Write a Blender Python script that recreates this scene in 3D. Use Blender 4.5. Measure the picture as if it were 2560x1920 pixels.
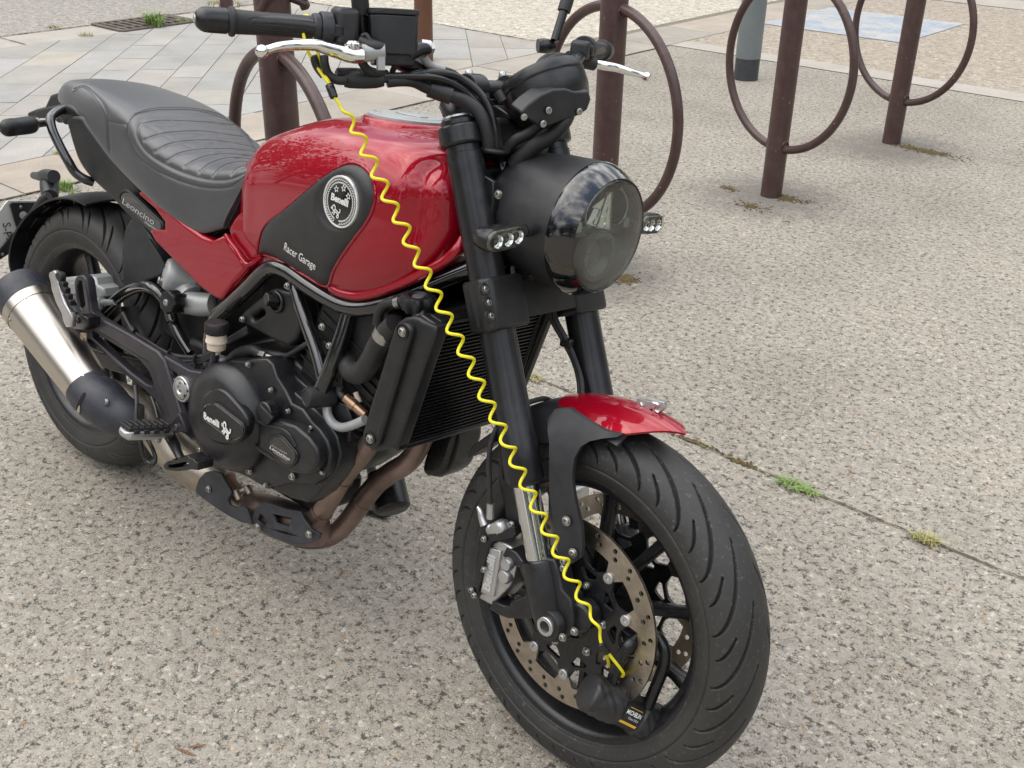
import bpy, math, random
import numpy as np
from mathutils import Vector, Matrix
from mathutils.bvhtree import BVHTree
from mathutils.geometry import delaunay_2d_cdt
random.seed(7); rng = np.random.default_rng(7)
SC = bpy.context.scene; COL = SC.collection
for o in list(bpy.data.objects): bpy.data.objects.remove(o)

# ---------------- camera, world, sun, exposure ----------------
F_PX = 1090.3; YAW, PITCH, ROLL = 2.2748, -0.4792, 0.0193
CAM = np.array([2.2384, -1.1036, 1.4091]); LEAN = 0.1845; STEER = -0.0375; RAKE = 0.4175
fw = np.array([math.cos(YAW)*math.cos(PITCH), math.sin(YAW)*math.cos(PITCH), math.sin(PITCH)])
rt_ = np.cross(fw, [0, 0, 1.]); rt_ /= np.linalg.norm(rt_); up_ = np.cross(rt_, fw)
RT = rt_*math.cos(ROLL)+up_*math.sin(ROLL); UP = -rt_*math.sin(ROLL)+up_*math.cos(ROLL)
cd = bpy.data.cameras.new("camera"); cam = bpy.data.objects.new("camera", cd); COL.objects.link(cam)
cd.sensor_width = 36; cd.lens = F_PX/1024*36; cd.clip_start = .05; cd.clip_end = 500
cam.matrix_world = Matrix(((RT[0], UP[0], -fw[0], CAM[0]), (RT[1], UP[1], -fw[1], CAM[1]), (RT[2], UP[2], -fw[2], CAM[2]), (0, 0, 0, 1)))
cd.dof.use_dof = False
SC.camera = cam
SUN_EL, SUN_AZ = math.radians(58), math.radians(-150)   # azimuth measured from +x towards +y
w = bpy.data.worlds.new("World"); SC.world = w; w.use_nodes = True
nt = w.node_tree; nt.nodes.clear()
sky = nt.nodes.new('ShaderNodeTexSky'); sky.sky_type = 'NISHITA'; sky.sun_disc = False
sky.sun_elevation = SUN_EL; sky.sun_rotation = math.pi/2-SUN_AZ; sky.air_density = 1.2; sky.dust_density = 4; sky.ozone_density = 1
tc = nt.nodes.new('ShaderNodeTexCoord'); mp = nt.nodes.new('ShaderNodeMapping'); mp.inputs['Scale'].default_value = (1, 1, 2.6)
nz = nt.nodes.new('ShaderNodeTexNoise'); nz.inputs['Scale'].default_value = 1.9; nz.inputs['Detail'].default_value = 7; nz.inputs['Roughness'].default_value = .55
cr = nt.nodes.new('ShaderNodeValToRGB'); cr.color_ramp.elements[0].position = .36; cr.color_ramp.elements[1].position = .56
nz2 = nt.nodes.new('ShaderNodeTexNoise'); nz2.inputs['Scale'].default_value = 3.7; nz2.inputs['Detail'].default_value = 6
cr2 = nt.nodes.new('ShaderNodeValToRGB'); cr2.color_ramp.elements[0].color = (3.6, 3.7, 4.0, 1); cr2.color_ramp.elements[1].color = (15, 14.8, 14.4, 1)
cr2.color_ramp.elements[0].position = .3; cr2.color_ramp.elements[1].position = .7
mx = nt.nodes.new('ShaderNodeMix'); mx.data_type = 'RGBA'
bg = nt.nodes.new('ShaderNodeBackground'); bg.inputs['Strength'].default_value = .14
wo = nt.nodes.new('ShaderNodeOutputWorld')
L = nt.links.new
L(tc.outputs['Generated'], mp.inputs['Vector']); L(mp.outputs['Vector'], nz.inputs['Vector']); L(mp.outputs['Vector'], nz2.inputs['Vector'])
L(nz.outputs['Fac'], cr.inputs['Fac']); L(nz2.outputs['Fac'], cr2.inputs['Fac'])
L(cr.outputs['Color'], mx.inputs['Factor']); L(sky.outputs['Color'], mx.inputs[6]); L(cr2.outputs['Color'], mx.inputs[7])
sp_ = nt.nodes.new('ShaderNodeSeparateXYZ'); gm_ = nt.nodes.new('ShaderNodeMapRange'); gm_.inputs['From Min'].default_value = 0; gm_.inputs['From Max'].default_value = .9; gm_.inputs['To Min'].default_value = .32; gm_.inputs['To Max'].default_value = 1.58
L(tc.outputs['Generated'], sp_.inputs['Vector']); L(sp_.outputs['Z'], gm_.inputs['Value'])
vm_ = nt.nodes.new('ShaderNodeVectorMath'); vm_.operation = 'SCALE'; L(mx.outputs[2], vm_.inputs[0]); L(gm_.outputs['Result'], vm_.inputs['Scale'])
L(vm_.outputs['Vector'], bg.inputs['Color']); L(bg.outputs['Background'], wo.inputs['Surface'])
sd = bpy.data.lights.new("sun", 'SUN'); sd.energy = .6; sd.angle = math.radians(80); sd.color = (1, .96, .9)
so = bpy.data.objects.new("sun", sd); COL.objects.link(so)
sdir = Vector((math.cos(SUN_EL)*math.cos(SUN_AZ), math.cos(SUN_EL)*math.sin(SUN_AZ), math.sin(SUN_EL)))
so.rotation_euler = sdir.to_track_quat('Z', 'Y').to_euler()
SC.view_settings.view_transform = 'Standard'; SC.view_settings.look = 'None'; SC.view_settings.gamma = 1
SC.view_settings.exposure = 0.50

# ---------------- reading positions: pixel ray met with a plane of the motorcycle or the ground ----------------
REG = {'D': (0, 0, 2560/2212), '0': (0, 0, 700/2212), '1': (0, 0, 860/2212), '2': (800, 0, 860/2212), '3': (1100, 1200, 860/2212), '4': (0, 600, 860/2212),
       '5': (450, 600, 860/2212), '6': (1100, 600, 860/2212), '8': (300, 1000, 860/2212), '7': (560, 250, 640/2212), '9': (840, 0, 660/2212),
       'A': (480, 0, 480/2212), 'H': (1400, 380, 280/1222), 'K': (1440, 1560, 280/1548), 'T': (0, 400, 320/1659), 'G': (1600, 0, 960/2212), 'B': (800, 430, 160/1106)}
cl, sl = math.cos(LEAN), math.sin(LEAN)
LM = np.array([[1, 0, 0], [0, cl, sl], [0, -sl, cl]])          # motorcycle frame -> world
CB = LM.T@CAM
def px(R, x, y):
    ox, oy, k = REG[R]; return (ox+x*k)/2.5, (oy+y*k)/2.5
def ray(R, x, y):
    u, v = px(R, x, y); d = fw*F_PX+RT*(u-512)-UP*(v-384); return d/np.linalg.norm(d)
def P(R, x, y, Y):                                            # point at lateral position Y of the motorcycle
    v = LM.T@ray(R, x, y); t = (Y-CB[1])/v[1]; return CB+t*v
def PX(R, x, y, X):                                           # point at fore-aft position X of the motorcycle
    v = LM.T@ray(R, x, y); t = (X-CB[0])/v[0]; return CB+t*v
def PP(R, x, y, o, n):
    v = LM.T@ray(R, x, y); t = ((np.array(o)-CB)@np.array(n))/(v@np.array(n)); return CB+t*v
def PL(R, pts, Y): return [P(R, a, b, Y) for a, b in pts]
def P3(R, pts): return [P(R, a, b, c) for a, b, c in pts]
def GP(R, x, y, z=0):
    v = ray(R, x, y); return CAM+v*((z-CAM[2])/v[2])
def GW(R, x, y, X=None, Y=None):                              # world point on plane x=X or y=Y
    v = ray(R, x, y); t = (X-CAM[0])/v[0] if X is not None else (Y-CAM[1])/v[1]; return CAM+v*t
SAX = np.array([-math.sin(RAKE), 0, math.cos(RAKE)]); SNR = np.array([math.cos(RAKE), 0, math.sin(RAKE)])
FA = np.array([1.443, 0, .300]); SQ = FA-SNR*.030
SRM = np.array(Matrix.Rotation(STEER, 3, Vector(SAX)))
def S(X): return SRM@(np.array(X, float)-SQ)+SQ               # neutral steering -> steered
def SF(t, y, n=0.): return S(FA+SAX*t+SNR*n+np.array([0, y, 0]))   # along the fork

# ---------------- materials ----------------
def new_mat(name):
    m = bpy.data.materials.new(name); m.use_nodes = True
    return m, m.node_tree, m.node_tree.nodes['Principled BSDF']
def noise_node(nt, scale, detail=4, rough=.5, coord='Object', vec=None, scl=None):
    n = nt.nodes.new('ShaderNodeTexNoise'); n.inputs['Scale'].default_value = scale; n.inputs['Detail'].default_value = detail; n.inputs['Roughness'].default_value = rough
    t = nt.nodes.new('ShaderNodeTexCoord'); src = t.outputs[coord]
    if scl:
        mpn = nt.nodes.new('ShaderNodeMapping'); mpn.inputs['Scale'].default_value = scl; nt.links.new(src, mpn.inputs['Vector']); src = mpn.outputs['Vector']
    nt.links.new(src, n.inputs['Vector']); return n
def ramp(nt, src, stops):
    r = nt.nodes.new('ShaderNodeValToRGB'); e = r.color_ramp.elements
    while len(e) < len(stops): e.new(.5)
    for i, (p_, c) in enumerate(stops):
        e[i].position = p_; e[i].color = tuple(c)+(1,) if len(c) == 3 else c
    nt.links.new(src, r.inputs['Fac']); return r
def mixc(nt, fac, a, b, mode='MIX'):
    m = nt.nodes.new('ShaderNodeMix'); m.data_type = 'RGBA'; m.blend_type = mode
    for s, i in ((fac, 0), (a, 6), (b, 7)):
        if hasattr(s, 'links'): nt.links.new(s, m.inputs[i])
        elif i == 0: m.inputs[0].default_value = s
        else: m.inputs[i].default_value = tuple(s)+(1,) if len(s) == 3 else s
    return m.outputs[2]
def bump(nt, b, src, strength, dist=.001, prev=None):
    n = nt.nodes.new('ShaderNodeBump'); n.inputs['Strength'].default_value = strength; n.inputs['Distance'].default_value = dist
    nt.links.new(src, n.inputs['Height'])
    if prev: nt.links.new(prev, n.inputs['Normal'])
    nt.links.new(n.outputs['Normal'], b.inputs['Normal']); return n.outputs['Normal']
def simple(name, col, rough, metal=0, coat=0, nscale=40, var=.25, bstr=0, bscale=600, dust=0, spec=.5, scl=None, rvar=.15, dustcol=(.32, .3, .27)):
    m, nt, b = new_mat(name)
    n = noise_node(nt, nscale, 6, .6, scl=scl)
    lo = tuple(c*(1-var) for c in col); hi = tuple(min(1, c*(1+var)) for c in col)
    c = ramp(nt, n.outputs['Fac'], [(.3, lo), (.7, hi)]).outputs['Color']
    if dust:
        d = noise_node(nt, 23, 9, .75); dr = ramp(nt, d.outputs['Fac'], [(.48, (0, 0, 0)), (.78, (dust, dust, dust))])
        c = mixc(nt, dr.outputs['Color'], c, dustcol)
    nt.links.new(c, b.inputs['Base Color'])
    r = nt.nodes.new('ShaderNodeMapRange'); r.inputs['To Min'].default_value = max(.02, rough-rvar); r.inputs['To Max'].default_value = min(1, rough+rvar)
    n2 = noise_node(nt, nscale*.6, 5, .6, scl=scl); nt.links.new(n2.outputs['Fac'], r.inputs['Value']); nt.links.new(r.outputs['Result'], b.inputs['Roughness'])
    b.inputs['Metallic'].default_value = metal; b.inputs['Coat Weight'].default_value = coat; b.inputs['Coat Roughness'].default_value = .05
    b.inputs['Specular IOR Level'].default_value = spec
    if bstr:
        bn = noise_node(nt, bscale, 2, .5); bump(nt, b, bn.outputs['Fac'], bstr, .0006)
    return m
M = {}
M['plastic'] = simple('black plastic', (.010, .0105, .012), .40, bstr=.35, bscale=1500, dust=.05)
M['plastic_grey'] = simple('dark grey plastic', (.018, .019, .022), .46, bstr=.3, bscale=1500, dust=.05)
M['satin'] = simple('satin black paint', (.008, .0085, .010), .28, bstr=.25, bscale=1100, dust=.035)
M['cast'] = simple('black cast alloy', (.010, .0105, .0125), .32, bstr=.5, bscale=900, dust=.07)
M['bracket'] = simple('charcoal alloy', (.022, .020, .025), .40, bstr=.4, bscale=900, dust=.05)
M['gloss'] = simple('gloss black frame paint', (.006, .006, .007), .12, coat=1, rvar=.04, dust=.015)
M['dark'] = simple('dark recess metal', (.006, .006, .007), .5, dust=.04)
M['rubber'] = simple('black rubber', (.013, .013, .014), .55, bstr=.3, bscale=700, dust=.06)
M['hose'] = simple('matte rubber hose', (.017, .017, .018), .55, bstr=.4, bscale=400, dust=.08)
M['leather'] = simple('seat leather', (.026, .0265, .030), .37, nscale=14, var=.12, bstr=.6, bscale=520, dust=.03, rvar=.06, spec=.9)
M['leather'].node_tree.nodes['Principled BSDF'].inputs['Sheen Weight'].default_value = .22; M['leather'].node_tree.nodes['Principled BSDF'].inputs['Sheen Roughness'].default_value = .45
M['thread'] = simple('grey thread', (.05, .05, .055), .7)
M['alu'] = simple('cast aluminium', (.52, .52, .52), .38, metal=.9, bstr=.4, bscale=700, var=.12)
M['alu_paint'] = simple('light grey painted alloy', (.36, .37, .37), .42, metal=.25, bstr=.2, var=.08, dust=.25)
M['chrome'] = simple('polished metal', (.82, .82, .80), .13, metal=1, var=.05, rvar=.07)
M['bolt'] = simple('zinc bolt', (.42, .42, .40), .34, metal=1, var=.25, rvar=.12, nscale=90)
M['steel'] = simple('brushed stainless steel', (.60, .56, .50), .27, metal=1, nscale=26, var=.10, scl=(1, 1, 1), rvar=.1, bstr=.1, bscale=2000)
M['stanchion'] = simple('hard chromed steel', (.66, .66, .66), .12, metal=1, var=.04, rvar=.04)
M['disc'] = simple('brushed brake steel', (.40, .355, .30), .33, metal=1, nscale=60, var=.2, rvar=.1)
M['steel_br'] = simple('brushed muffler steel', (.60, .55, .485), .30, metal=1, nscale=3, var=.12, rvar=.08, bstr=.08, bscale=2500)
M['header'] = simple('heat tinted exhaust steel', (.24, .175, .15), .40, metal=.75, nscale=7, var=.6, bstr=.3, bscale=700)
M['rust'] = simple('rusty heat blued steel', (.22, .12, .075), .5, metal=.7, nscale=18, var=.5, bstr=.3, bscale=500)
M['pale_steel'] = simple('dull pale steel', (.42, .37, .30), .40, metal=.85, nscale=12, var=.35, bstr=.3)
M['guard'] = simple('slate heat shield', (.026, .028, .037), .46, bstr=.4, bscale=900, dust=.10)
M['copper'] = simple('leather brown strip', (.22, .07, .035), .5)
M['white'] = simple('white print', (.72, .72, .70), .5, var=.05)
M['silver_print'] = simple('silver print', (.55, .55, .55), .4, metal=.4, var=.05)
M['cream'] = simple('milky reservoir plastic', (.62, .52, .42), .35, var=.15)
M['sensor'] = simple('tanned sensor metal', (.42, .27, .18), .35, metal=.9)
M['yellow'] = simple('yellow plastic cable', (.78, .70, .02), .32, var=.06, rvar=.05)
M['orange_label'] = simple('amber label stripe', (.78, .45, .04), .5, var=.05)
M['label_black'] = simple('black label', (.012, .012, .013), .45)
M['shrink'] = simple('black shrink sleeve', (.010, .010, .010), .25)
M['brown'] = simple('brown post paint', (.062, .033, .030), .38, nscale=14, var=.18, bstr=.25, bscale=180, dust=.22, dustcol=(.22, .17, .15))
_m = M['brown']; _nt = _m.node_tree; _b = _nt.nodes['Principled BSDF']; _src = _b.inputs['Base Color'].links[0].from_socket
_n = noise_node(_nt, 75, 3, .5, scl=(1, 1, .45)); _r = ramp(_nt, _n.outputs['Fac'], [(.725, (0, 0, 0)), (.745, (1, 1, 1))]); _nt.links.new(mixc(_nt, _r.outputs['Color'], _src, (.30, .24, .21)), _b.inputs['Base Color'])
M['brown_warm'] = simple('reddish brown post paint', (.125, .050, .028), .45, nscale=12, var=.12)
M['bollard'] = simple('grey bollard paint', (.16, .185, .19), .45, nscale=10, var=.08, dust=.12)
M['bollard_dark'] = simple('dark bollard foot', (.04, .046, .05), .5)
M['plate_white'] = simple('number plate back', (.62, .62, .60), .4, metal=.3, var=.06)
# red candy paint with fine flake under clear coat
m, nt, b = new_mat('candy red paint'); M['red'] = m
n = noise_node(nt, 1500, 1, .4); c = ramp(nt, n.outputs['Fac'], [(.35, (.25, .0008, .010)), (.62, (.34, .0016, .016)), (.75, (.45, .008, .028))])
nt.links.new(c.outputs['Color'], b.inputs['Base Color']); b.inputs['Metallic'].default_value = .35; b.inputs['Roughness'].default_value = .42; b.inputs['Specular IOR Level'].default_value = .05
b.inputs['Coat Weight'].default_value = 1; b.inputs['Coat Roughness'].default_value = .015; b.inputs['Coat IOR'].default_value = 1.52
# glossy black
m, nt, b = new_mat('piano black'); M['piano'] = m
b.inputs['Base Color'].default_value = (.006, .006, .007, 1); b.inputs['Roughness'].default_value = .07; b.inputs['Coat Weight'].default_value = 1
n = noise_node(nt, 90, 8, .7); r = ramp(nt, n.outputs['Fac'], [(.66, (.006, .006, .007)), (.78, (.15, .13, .10))]); nt.links.new(r.outputs['Color'], b.inputs['Base Color'])
# clear lens: thin clear plastic, with dried splashes
m, nt, b = new_mat('clear lens'); M['lens'] = m
tr_ = nt.nodes.new('ShaderNodeBsdfTransparent'); tr_.inputs['Color'].default_value = (.90, .93, .92, 1); gl_ = nt.nodes.new('ShaderNodeBsdfGlossy'); gl_.inputs['Roughness'].default_value = .02
lw_ = nt.nodes.new('ShaderNodeLayerWeight'); pw_ = nt.nodes.new('ShaderNodeMath'); pw_.operation = 'POWER'; nt.links.new(lw_.outputs['Facing'], pw_.inputs[0]); pw_.inputs[1].default_value = 4.5; fr_ = nt.nodes.new('ShaderNodeMapRange'); fr_.inputs['To Min'].default_value = .04; fr_.inputs['To Max'].default_value = .9; nt.links.new(pw_.outputs[0], fr_.inputs['Value']); m1_ = nt.nodes.new('ShaderNodeMixShader'); nt.links.new(fr_.outputs[0], m1_.inputs[0]); nt.links.new(tr_.outputs[0], m1_.inputs[1]); nt.links.new(gl_.outputs[0], m1_.inputs[2])
n = noise_node(nt, 60, 9, .8); r = ramp(nt, n.outputs['Fac'], [(.30, (.02, .02, .02)), (.64, (.07, .07, .07)), (.76, (.6, .6, .6))])
dd = nt.nodes.new('ShaderNodeBsdfDiffuse'); dd.inputs['Color'].default_value = (.30, .26, .20, 1); mxs = nt.nodes.new('ShaderNodeMixShader')
nt.links.new(r.outputs['Color'], mxs.inputs[0]); nt.links.new(m1_.outputs[0], mxs.inputs[1]); nt.links.new(dd.outputs[0], mxs.inputs[2])
nt.links.new(mxs.outputs[0], nt.nodes['Material Output'].inputs['Surface'])
M['reflector'] = simple('satin reflector', (.30, .33, .33), .28, metal=.85, nscale=8)
M['lamp_dark'] = simple('lamp inner bezel', (.05, .056, .056), .30, metal=.4, nscale=8)
M['lamp_pale'] = simple('lamp inner grey', (.16, .16, .15), .45, nscale=8)

# ---------------- mesh helpers ----------------
def T(o, label=None, cat=None, group=None, kind=None):
    if label: o['label'] = label
    if cat: o['category'] = cat
    if group: o['group'] = group
    if kind: o['kind'] = kind
    return o
def link_mesh(name, me, mat, parent=None, smooth=35):
    for pl in me.polygons: pl.use_smooth = smooth is not None
    if smooth is not None and smooth < 180: me.set_sharp_from_angle(angle=math.radians(smooth))
    me.materials.clear(); me.materials.append(mat if not isinstance(mat, str) else M[mat])
    o = bpy.data.objects.new(name, me); COL.objects.link(o)
    if parent: o.parent = parent
    return o
def empty(name, parent=None, loc=(0, 0, 0), rot=(0, 0, 0)):
    o = bpy.data.objects.new(name, None); COL.objects.link(o); o.location = loc; o.rotation_euler = rot; o.empty_display_size = .05
    if parent: o.parent = parent
    return o
def bevelmod(o, w_, seg=2, ang=30):
    b_ = o.modifiers.new('bevel', 'BEVEL'); b_.width = w_; b_.segments = seg; b_.limit_method = 'ANGLE'; b_.angle_limit = math.radians(ang); return o
def spline(pts, n=8, closed=False):
    pts = [np.array(p_, float) for p_ in pts]; N = len(pts)
    if N < 3: return pts
    out = []
    rngi = range(N) if closed else range(N-1)
    for i in rngi:
        p0 = pts[(i-1) % N] if (closed or i > 0) else 2*pts[0]-pts[1]
        p1, p2 = pts[i], pts[(i+1) % N]
        p3 = pts[(i+2) % N] if (closed or i+2 < N) else 2*pts[-1]-pts[-2]
        d1, d2, d3 = [np.linalg.norm(b_-a_)**.5 for a_, b_ in ((p0, p1), (p1, p2), (p2, p3))]
        d2 = max(d2, 1e-6); d1 = max(d1, d2*.35); d3 = max(d3, d2*.35)
        m1 = ((p1-p0)/d1-(p2-p0)/(d1+d2)+(p2-p1)/d2)*d2; m2 = ((p2-p1)/d2-(p3-p1)/(d2+d3)+(p3-p2)/d3)*d2
        for j in range(n):
            t = j/n; out.append((2*t**3-3*t*t+1)*p1+(t**3-2*t*t+t)*m1+(-2*t**3+3*t*t)*p2+(t**3-t*t)*m2)
    if not closed: out.append(pts[-1])
    return out
def frame_of(d, upv=(0, 0, 1)):
    d = np.array(d, float); d /= np.linalg.norm(d); u_ = np.array(upv, float)
    if abs(d@u_) > .98: u_ = np.array([1., 0, 0])
    a_ = np.cross(u_, d); a_ /= np.linalg.norm(a_); b_ = np.cross(d, a_); return a_, b_, d
class MB:
    def __init__(s): s.v = []; s.f = []
    def add(s, vs, fs):
        o_ = len(s.v); s.v += [tuple(map(float, q)) for q in vs]; s.f += [tuple(i+o_ for i in f_) for f_ in fs]; return s
    def loft(s, rings, closed=True, cap=True, loop=False):
        n = len(rings[0]); vs = [q for r_ in rings for q in r_]; fs = []; m_ = len(rings)
        for i in range(m_ if loop else m_-1):
            for j in range(n if closed else n-1):
                a_ = i*n+j; b_ = i*n+(j+1) % n; c_ = ((i+1) % m_)*n+(j+1) % n; d_ = ((i+1) % m_)*n+j; fs.append((a_, b_, c_, d_))
        if cap and closed and not loop: fs += [tuple(range(n))[::-1], tuple((m_-1)*n+j for j in range(n))]
        return s.add(vs, fs)
    def tube(s, pts, r, seg=14, smooth=8, closed=False, cap=True, flat=1., upv=(0, 0, 1)):
        pts = [np.array(q, float) for q in pts]
        if hasattr(r, '__len__'): pr_ = [np.append(q, rr) for q, rr in zip(pts, r)]
        else: pr_ = [np.append(q, r) for q in pts]
        if smooth and len(pts) > 2: pr_ = spline(pr_, smooth, closed)
        c_ = [q[:3] for q in pr_]; rr = [max(q[3], 1e-4) for q in pr_]; N = len(c_); rings = []; a_ = None
        for i in range(N):
            if closed: d = c_[(i+1) % N]-c_[i-1]
            else: d = c_[min(i+1, N-1)]-c_[max(i-1, 0)]
            d = d/max(np.linalg.norm(d), 1e-9)
            if a_ is None: a_, b_, _ = frame_of(d, upv)
            else:
                a_ = a_-d*(a_@d); a_ /= np.linalg.norm(a_); b_ = np.cross(d, a_)
            rings.append([c_[i]+rr[i]*(math.cos(t)*a_+flat*math.sin(t)*b_) for t in np.linspace(0, 2*math.pi, seg, endpoint=False)])
        return s.loft(rings, cap=cap, loop=closed)
    def lathe(s, prof, o_, ax, seg=32, closed_prof=False, cap=True):
        a_, b_, d = frame_of(ax); o_ = np.array(o_, float); rings = []
        for t in np.linspace(0, 2*math.pi, seg, endpoint=False):
            rings.append([o_+d*h+r_*(math.cos(t)*a_+math.sin(t)*b_) for h, r_ in prof])
        n = len(prof); vs = [q for r_ in rings for q in r_]; fs = []
        for i in range(seg):
            for j in range(n if closed_prof else n-1):
                fs.append((i*n+j, i*n+(j+1) % n, ((i+1) % seg)*n+(j+1) % n, ((i+1) % seg)*n+j))
        if cap and not closed_prof:
            if prof[0][1] > 1e-6: fs.append(tuple(i*n for i in range(seg)))
            if prof[-1][1] > 1e-6: fs.append(tuple(i*n+n-1 for i in range(seg))[::-1])
        return s.add(vs, fs)
    def box(s, c_, size, ex=(1, 0, 0), ey=(0, 1, 0), ez=None):
        ex, ey = np.array(ex, float), np.array(ey, float); ex /= np.linalg.norm(ex); ey /= np.linalg.norm(ey)
        ez = np.cross(ex, ey) if ez is None else np.array(ez, float); c_ = np.array(c_, float)
        vs = [c_+ex*size[0]/2*i+ey*size[1]/2*j+ez*size[2]/2*k_ for i in (-1, 1) for j in (-1, 1) for k_ in (-1, 1)]
        return s.add(vs, [(0, 1, 3, 2), (4, 6, 7, 5), (0, 4, 5, 1), (2, 3, 7, 6), (0, 2, 6, 4), (1, 5, 7, 3)])
    def prism(s, front, depth_vec):
        n = len(front); d = np.array(depth_vec, float); fr = [np.array(q, float) for q in front]
        return s.add(fr+[q+d for q in fr], [tuple(range(n)), tuple(range(n, 2*n))[::-1]]+[(i, i+n, (i+1) % n+n, (i+1) % n) for i in range(n)])
    def ball(s, c_, r_, ex=(1, 0, 0), ey=(0, 1, 0), seg=20):
        ex, ey = np.array(ex, float), np.array(ey, float); ez = np.cross(ex, ey); r_ = (r_, r_, r_) if not hasattr(r_, '__len__') else r_; c_ = np.array(c_, float)
        rings = []
        for i in range(1, seg//2):
            ph = math.pi*i/(seg//2); rings.append([c_+ex*r_[0]*math.sin(ph)*math.cos(t)+ey*r_[1]*math.sin(ph)*math.sin(t)+ez*r_[2]*math.cos(ph) for t in np.linspace(0, 2*math.pi, seg, endpoint=False)])
        o_ = len(s.v); s.loft(rings, cap=False); n = len(rings); a_ = len(s.v); s.v += [tuple(c_+ez*r_[2]), tuple(c_-ez*r_[2])]
        for j in range(seg): s.f.append((a_, o_+j, o_+(j+1) % seg)); s.f.append((a_+1, o_+(n-1)*seg+(j+1) % seg, o_+(n-1)*seg+j))
        return s
    def build(s, name, mat, parent=None, smooth=35, bevel=0, seg=2):
        me = bpy.data.meshes.new(name); me.from_pydata(s.v, [], s.f)
        import bmesh
        bm = bmesh.new(); bm.from_mesh(me); bmesh.ops.recalc_face_normals(bm, faces=bm.faces); bm.to_mesh(me); bm.free()
        o_ = link_mesh(name, me, mat, parent, smooth)
        if bevel: bevelmod(o_, bevel, seg)
        return o_
def curve_mesh(loops, extrude, bevel, res=3):
    cu = bpy.data.curves.new('tmp', 'CURVE'); cu.dimensions = '2D'; cu.fill_mode = 'BOTH'
    cu.extrude = max(extrude-bevel, 0); cu.bevel_depth = bevel; cu.bevel_resolution = res; cu.offset = -bevel
    for lp in loops:
        sp = cu.splines.new('POLY'); sp.points.add(len(lp)-1); sp.use_cyclic_u = True
        for i, q in enumerate(lp): sp.points[i].co = (q[0], q[1], 0, 1)
    ob = bpy.data.objects.new('tmp', cu); me = bpy.data.meshes.new_from_object(ob); bpy.data.objects.remove(ob); bpy.data.curves.remove(cu); return me
def ori(o_, ex, ey):
    ex = np.array(ex, float); ex /= np.linalg.norm(ex); ey = np.array(ey, float); ey -= ex*(ex@ey); ey /= np.linalg.norm(ey); ez = np.cross(ex, ey)
    return Matrix(((ex[0], ey[0], ez[0], o_[0]), (ex[1], ey[1], ez[1], o_[1]), (ex[2], ey[2], ez[2], o_[2]), (0, 0, 0, 1)))
def plate(name, mat, parent, outer, Y, thick, bevel=.001, holes=(), smooth=30, rnd=0, res=3):
    """outline (3-D points, lateral ignored) extruded inwards from lateral Y (towards +y if Y<0); local z looks outwards"""
    def c2(lp):
        q = [np.array([a_[0], a_[2]]) for a_ in lp]
        return spline(q, rnd, True) if rnd else q
    me = curve_mesh([c2(outer)]+[c2(h) for h in holes], thick/2, bevel, res)
    sg = -1 if Y < 0 else 1
    me.transform(ori((0, Y-sg*thick/2, 0), (1, 0, 0), (0, 0, 1)))
    return link_mesh(name, me, mat, parent, smooth)
def planar(name, mat, parent, loops2, o_, ex, ey, thick, bevel=.001, smooth=30, res=3):
    me = curve_mesh(loops2, thick/2, bevel, res); me.transform(ori(o_, ex, ey)); return link_mesh(name, me, mat, parent, smooth)
def text_mesh(txt, size, depth=.0004, shear=0, bold=0, spacing=1.):
    cu = bpy.data.curves.new('tmp', 'FONT'); cu.body = txt; cu.size = size; cu.extrude = depth; cu.shear = shear; cu.offset = bold; cu.space_character = spacing
    cu.align_x = 'CENTER'; cu.align_y = 'CENTER'; cu.resolution_u = 3
    ob = bpy.data.objects.new('tmp', cu); COL.objects.link(ob); bpy.context.view_layer.update()
    me = bpy.data.meshes.new_from_object(ob.evaluated_get(bpy.context.evaluated_depsgraph_get())); bpy.data.objects.remove(ob); bpy.data.curves.remove(cu); return me
def text(name, mat, parent, txt, size, o_, ex, ey, depth=.0004, sx=1., **kw):
    me = text_mesh(txt, size, depth, **kw); me.transform(ori(o_, ex, ey)@Matrix.Diagonal((sx, 1, 1, 1))); return link_mesh(name, me, mat, parent, None)
def circ(r_, n=48, c_=(0, 0), a0=0): return [(c_[0]+r_*math.cos(a0+2*math.pi*i/n), c_[1]+r_*math.sin(a0+2*math.pi*i/n)) for i in range(n)]
def hexbolt(mb, c_, d, r_=.006, h=.005, flange=True, socket=True):
    a_, b_, d = frame_of(d); c_ = np.array(c_, float); r_ *= .84
    if flange: mb.lathe([(0, r_*1.35), (h*.3, r_*1.35), (h*.3, r_)], c_, d, 18, cap=False)
    if socket:
        mb.lathe([(h*.3, r_), (h*.85, r_), (h, r_*.85), (h, r_*.5), (h*.45, r_*.45), (h*.45, 1e-5)], c_, d, 18, cap=False)
    else:
        ring = lambda hh, rr: [c_+d*hh+rr*(math.cos(t)*a_+math.sin(t)*b_) for t in np.linspace(0, 2*math.pi, 6, endpoint=False)]
        mb.loft([ring(0, r_), ring(h*.9, r_), ring(h, r_*.85)])
def bvh(o_):
    me = o_.data; return BVHTree.FromPolygons([v.co[:] for v in me.vertices], [tuple(p_.vertices) for p_ in me.polygons])
def hit(bv, R, x, y, off=0.):
    v = LM.T@ray(R, x, y); loc, nor, i, d = bv.ray_cast(Vector(CB), Vector(v))
    if loc is None: return None
    nor = np.array(nor)
    if nor@v > 0: nor = -nor
    return np.array(loc)+nor*off
def hits(bv, R, pts, off=0., n=0):
    if n: pts = [tuple(q) for q in spline([np.array(q, float) for q in pts], n)]
    return [h for h in (hit(bv, R, a_, b_, off) for a_, b_ in pts) if h is not None]
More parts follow.
